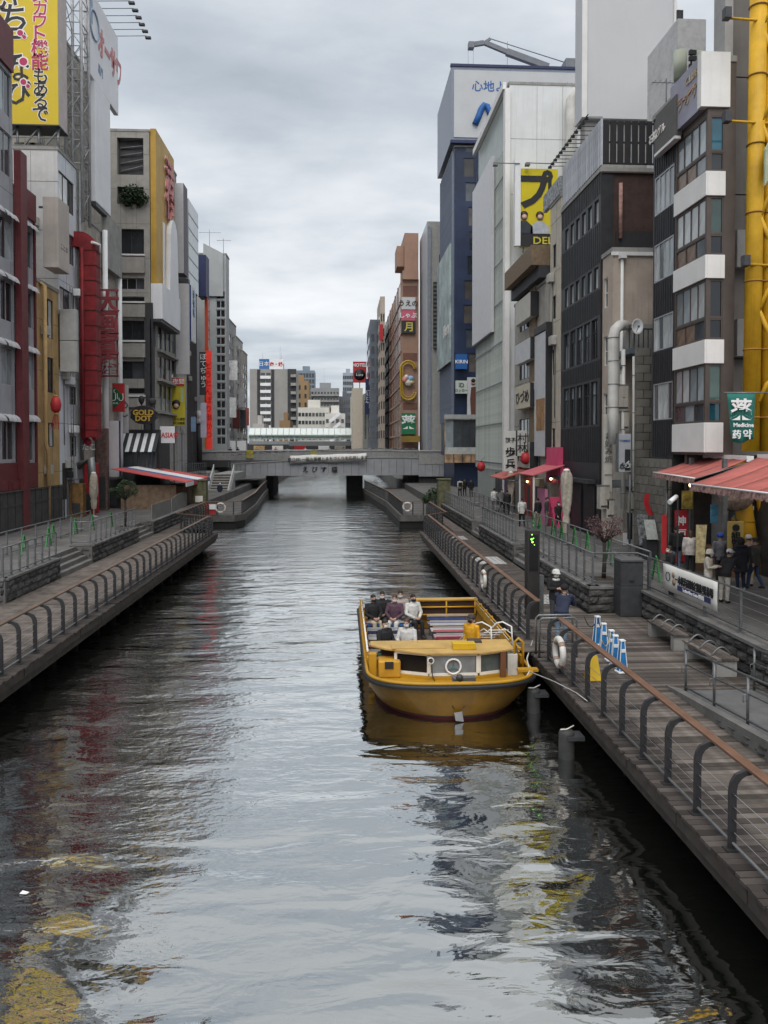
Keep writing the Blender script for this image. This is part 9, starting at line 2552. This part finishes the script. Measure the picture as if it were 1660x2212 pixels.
 ts.view_layers[0].update(); dg = ts.view_layers[0].depsgraph
 me = bpy.data.meshes.new_from_object(o.evaluated_get(dg))
 bpy.data.objects.remove(o); bpy.data.meshes.remove(src); bpy.data.scenes.remove(ts)
 me.name = 'person_body'
 me.materials.clear()
 for _ in range(5): me.materials.append(M_INK)
 for p in me.polygons:
  hit = tree.find_nearest(p.center)
  p.material_index = fm[hit[2]] if hit[2] is not None else 1
  p.use_smooth = True
 BODY[key] = (me, hc)
 return BODY[key]
HAIRM = {}
def hair(kind):
 if kind in HAIRM: return HAIRM[kind]
 mb = MB()
 if kind in ('short', 'bob', 'long'):
  vs = []; fs = []; n = 16
  lows = {'short': -.02, 'bob': -.14, 'long': -.36}[kind]
  for i in range(8):
   t = i / 7
   for k in range(n):
    a = 2 * math.pi * k / n
    back = (1 + math.sin(a)) / 2          # +y is the back of the head
    el = math.pi / 2 * (1 - t)
    low = .03 + (lows - .03) * min(1, back * 1.7)
    z = .135 * math.sin(el) if t < .7 else .135 * math.sin(math.pi / 2 * .3) + (low - .06) * (t - .7) / .3
    R = (1.06 * math.cos(el) if t < .7 else 1.02 * math.cos(math.pi / 2 * .3)) * (1 + .04 * math.sin(5 * a + i))
    vs.append((.084 * R * math.cos(a), .104 * R * math.sin(a) + .012, z))
  for i in range(7):
   for k in range(n): fs.append((i * n + k, i * n + (k + 1) % n, (i + 1) * n + (k + 1) % n, (i + 1) * n + k))
  fs.append(tuple(range(n)))
  mb.add(vs, fs, True)
 elif kind == 'bucket':
  mb.lathe((0, .005, .02), [(.155, -.03), (.115, .03), (.105, .09), (.07, .125), (.01, .13)], 18)
 elif kind == 'helmet':
  mb.lathe((0, -.005, .02), [(.135, .0), (.118, .02), (.115, .07), (.08, .125), (.01, .14)], 18)
  mb.box(-.07, .07, -.17, -.1, .018, .03)
 elif kind == 'beanie':
  mb.lathe((0, .008, .01), [(.105, .0), (.112, .03), (.105, .08), (.07, .13), (.01, .145)], 16)
 elif kind == 'cap':
  mb.lathe((0, .005, .02), [(.1, .0), (.102, .04), (.085, .085), (.05, .11), (.01, .118)], 16)
  mb.box(-.07, .07, -.19, -.08, .02, .032)
 elif kind == 'hood':
  ball(mb, (0, .02, .01), .13, .95, 1, 1.12)
  mb.torus((0, .09, -.14), .11, .05, 'z', 14, 7)
 elif kind == 'mask':
  vs = []; fs = []
  for i in range(5):
   for k in range(7):
    a = -1.15 + 2.3 * k / 6
    vs.append((.083 * math.sin(a), -.106 * math.cos(a) + .004 * abs(i - 2), -.085 + .07 * i / 4))
  for i in range(4):
   for k in range(6): fs.append((i * 7 + k, i * 7 + k + 1, (i + 1) * 7 + k + 1, (i + 1) * 7 + k))
  mb.add(vs, fs, True)
 elif kind == 'eyes':
  for s in (-1, 1): ball(mb, (s * .032, -.088, .015), .012, 1.2, .6, .8)
 elif kind == 'scarf': mb.torus((0, .0, -.165), .085, .04, 'z', 16, 8)
 elif kind == 'bag':
  mb.box(-.16, .16, .10, .26, -.62, -.22)
 me = mb.mesh(kind, M_INK)
 HAIRM[kind] = me
 return me
SKIN = mat('skin', (.42, .26, .19), .6, var=.06, scale=6)
def cloth(c): return mat('cloth_%03d_%03d_%03d' % tuple(int(x * 999) for x in c), c, .85, var=.22, scale=7)
HAIRC = mat('hair_black', (.014, .011, .010), .55, var=.2, scale=20)
HAIRB = mat('hair_brown', (.075, .038, .022), .55, var=.2, scale=20)
BLK, NVY, WHT, BEI, GRY, DKG = (.016, .016, .018), (.018, .024, .05), (.55, .54, .52), (.42, .35, .26), (.18, .18, .18), (.05, .05, .055)
def person(loc, rz, pose, top, bottom, label, shoes=(.03, .03, .03), hk='short', hm=None, extra=(), bulk=1.1, scale=1.0, coat=0.0, mask=WHT, group=None):
 me, hc = body(pose, bulk, coat)
 o = bpy.data.objects.new('person', me); COL.objects.link(o)
 o.location = loc; o.rotation_euler = (0, 0, rz); o.scale = (scale,) * 3
 for i, m_ in enumerate((SKIN, cloth(top), cloth(bottom), cloth(shoes), SKIN)):
  o.material_slots[i].link = 'OBJECT'; o.material_slots[i].material = m_
 tag(o, label, 'person', group)
 def child(kind, name, m_):
  c = bpy.data.objects.new(name, hair(kind)); COL.objects.link(c); c.parent = o; c.location = hc
  c.material_slots[0].link = 'OBJECT'; c.material_slots[0].material = m_
  if kind == 'mask': c.modifiers.new('t', 'SOLIDIFY').thickness = .004
 if hk: child(hk, 'hair' if hk in ('short', 'bob', 'long') else 'hood', hm or HAIRC)
 child('eyes', 'eyes', M_INK)
 if mask: child('mask', 'face_mask', cloth(mask))
 for k, c in extra: child(k, {'bag': 'backpack', 'scarf': 'scarf'}.get(k, 'hat'), cloth(c))
 return o
PI = math.pi
BF = .085
def seat(x, y, rz, *a, **k): return person((x, y, BF + .06), rz, 'sit', *a, scale=1.1, **k)
G1 = 'passengers on the tour boat'
seat(1.02, 24.95, .35, BLK, BEI, 'seated passenger in black coat and black mask at the left stern bench', mask=BLK, group=G1)
seat(1.36, 25.5, -.1, BLK, DKG, 'passenger in dark coat half hidden behind the left stern pair', hk='bob', group=G1)
seat(1.74, 24.9, -.25, (.085, .045, .065), WHT, 'seated passenger in plum hooded top with hands together', hk='short', hm=HAIRB, group=G1)
seat(1.98, 25.6, -.15, (.36, .30, .28), GRY, 'passenger in pale pink top with white mask in the last row', group=G1)
seat(2.34, 24.95, .4, WHT, BLK, 'passenger in white sleeves and black dungarees at the aisle', mask=BLK, group=G1)
seat(1.20, 21.35, .7, BLK, BLK, 'passenger in black seated low behind the cabin roof on the left', group=G1)
seat(1.85, 21.4, -.5, WHT, GRY, 'passenger with brown hair in white top behind the cabin roof', hm=HAIRB, hk='bob', group=G1)
person((3.5, 20.3, BF + .08), -.9, 'stand', (.66, .33, .015), (.06, .05, .04), 'crew member in orange-yellow rain jacket and dark cap standing behind the cabin', hk='short', extra=(('cap', (.05, .045, .05)),), bulk=1.22, coat=.12, mask=BLK)
person((6.45, 22.6, ZD), .2, 'phone', BLK, DKG, 'worker in white helmet and white towel on the boardwalk', hk='short', extra=(('helmet', (.6, .6, .58)), ('scarf', (.55, .55, .53))), bulk=1.2)
person((6.0, 20.4, ZD), 2.6, 'lean', NVY, (.15, .22, .3), 'worker in navy jacket with fur-trimmed hood leaning at the railing', hk='short', extra=(('scarf', (.42, .33, .22)), ('beanie', (.012, .012, .016))), bulk=1.25)
G2 = 'people queueing under the red awnings'
def at_u(u, y): return (PY(u, 1200, y).x, y, ZP)
person(at_u(1462, 27.6), PI - .2, 'stand', BLK, (.14, .19, .26), 'man in black jacket with backpack facing the red standing banner', extra=(('bag', BLK),), bulk=1.2, group=G2)
person(at_u(1492, 26.6), PI - .3, 'stand', (.50, .46, .43), BLK, 'woman with long brown hair in pale puffer jacket', hk='long', hm=HAIRB, bulk=1.25, scale=.97, group=G2)
person(at_u(1450, 22.9), -1.7, 'phone', BLK, BLK, 'man in black bent over his phone right behind the banner railing', group=G2, scale=.95)
person(at_u(1531, 22.2), .9, 'phone', (.55, .50, .42), WHT, 'woman in cream bucket hat and cream coat looking at food', hk='long', extra=(('bucket', (.56, .52, .45)),), scale=.93, group=G2)
person(at_u(1566, 22.0), 2.2, 'lean', BLK, (.52, .48, .42), 'person in black puffer coat and white cap stooping beside the cream hat', hk='short', extra=(('cap', (.6, .6, .6)),), bulk=1.3, group=G2)
person(at_u(1557, 25.2), 2.9, 'stand', (.12, .12, .13), BLK, 'person in a bright blue knitted hat near the post', extra=(('beanie', (.02, .06, .32)),), group=G2)
person(at_u(1601, 23.9), PI, 'stand', (.022, .022, .03), NVY, 'person in long black coat seen from behind before the ochre banner', hk='hood', hm=cloth(BLK), bulk=1.25, coat=.2, shoes=(.4, .4, .4), group=G2)
person(at_u(1618, 24.6), PI - .3, 'stand', (.24, .17, .14), BEI, 'person in pale grey knitted hat and brown coat', extra=(('beanie', (.45, .42, .4)),), bulk=1.15, coat=.15, group=G2)
person(at_u(1632, 24.0), PI + .4, 'walk', (.04, .04, .035), (.03, .05, .10), 'person in dark olive jacket and blue jeans at the frame edge', bulk=1.2, group=G2)
G3 = 'walkers on the far right promenade'
for u, y, rz, pose, tp, bt, lab, kw in (
  (1128, 43.5, PI, 'walk', WHT, BLK, 'walker in white jumper seen from behind beside the far parasol', {}),
  (1162, 43.4, PI + .5, 'stand', BLK, BEI, 'person in black jacket and tan trousers at the pink stall', {}),
  (1181, 44.0, 1.5, 'stand', DKG, GRY, 'person in dark coat standing at the pink stairs', {}),
  (1068, 54.0, PI, 'walk', WHT, GRY, 'walker in white jacket near the small red awning', {}),
  (1084, 53.0, .3, 'walk', GRY, BLK, 'walker in grey coat coming towards the viewer', {}),
  (1096, 51.5, PI, 'stand', BLK, BLK, 'walker in black behind the far parasol', {}),
  (994, 70.5, PI, 'walk', (.5, .48, .42), BLK, 'walker with white top and crossed bag strap below the abutment', {'extra': (('bag', BLK),)}),
  (1004, 71.5, PI, 'walk', BLK, BLK, 'walker in black next to the white-topped walker', {}),
  (1018, 70.0, PI, 'stand', BLK, DKG, 'walker in dark clothes at the abutment wall', {}),
  (1206, 40.5, .4, 'walk', BLK, BLK, 'person in black walking behind the near parasol', {'hk': 'long'})):
 person(at_u(u, y), rz, pose, tp, bt, lab, group=G3, **kw)
person((PY(368, 1050, 72).x, 72.0, ZP), .5, 'stand', BLK, BLK, 'person in black standing on the ramp beside the market stall')
person((PY(477, 1080, 80).x, 79.5, ZD), .3, 'stand', NVY, BLK, 'guard in white cap at the foot of the bridge stairs', extra=(('cap', (.6, .6, .6)),))
G4 = 'heads of people crossing the bridge'
for i, (u, c, hk, lab) in enumerate(((386, BLK, 'short', 'leftmost head above the bridge parapet, dark coat'), (482, BLK, 'short', 'head before the left white hoarding on the bridge'), (498, DKG, 'bob', 'head in grey before the left white hoarding'), (514, BLK, 'long', 'head with long hair before the right hoarding'), (555, (.3, .2, .12), 'short', 'person in tan on the bridge left of centre'), (575, BLK, 'short', 'person in black left of the bridge centre'), (596, (.35, .1, .1), 'bob', 'person in red on the bridge'), (622, GRY, 'short', 'person in grey near the bridge middle'), (660, WHT, 'short', 'person in white right of the bridge middle'), (684, BLK, 'long', 'dark-haired person right of the bridge middle'), (712, BEI, 'short', 'person in beige on the right part of the bridge'), (742, BLK, 'short', 'person in black near the cream building'), (800, DKG, 'short', 'person in dark grey before the terracotta building row'), (836, BLK, 'bob', 'rightmost person in black before the terracotta building'))):
 y = 103.5 + (i % 3) * .9
 person((PY(u, 970, y).x, y, 4.72), (i % 2) * PI + .4, 'walk' if i % 2 else 'stand', c, DKG, lab, hk=hk, group=G4)
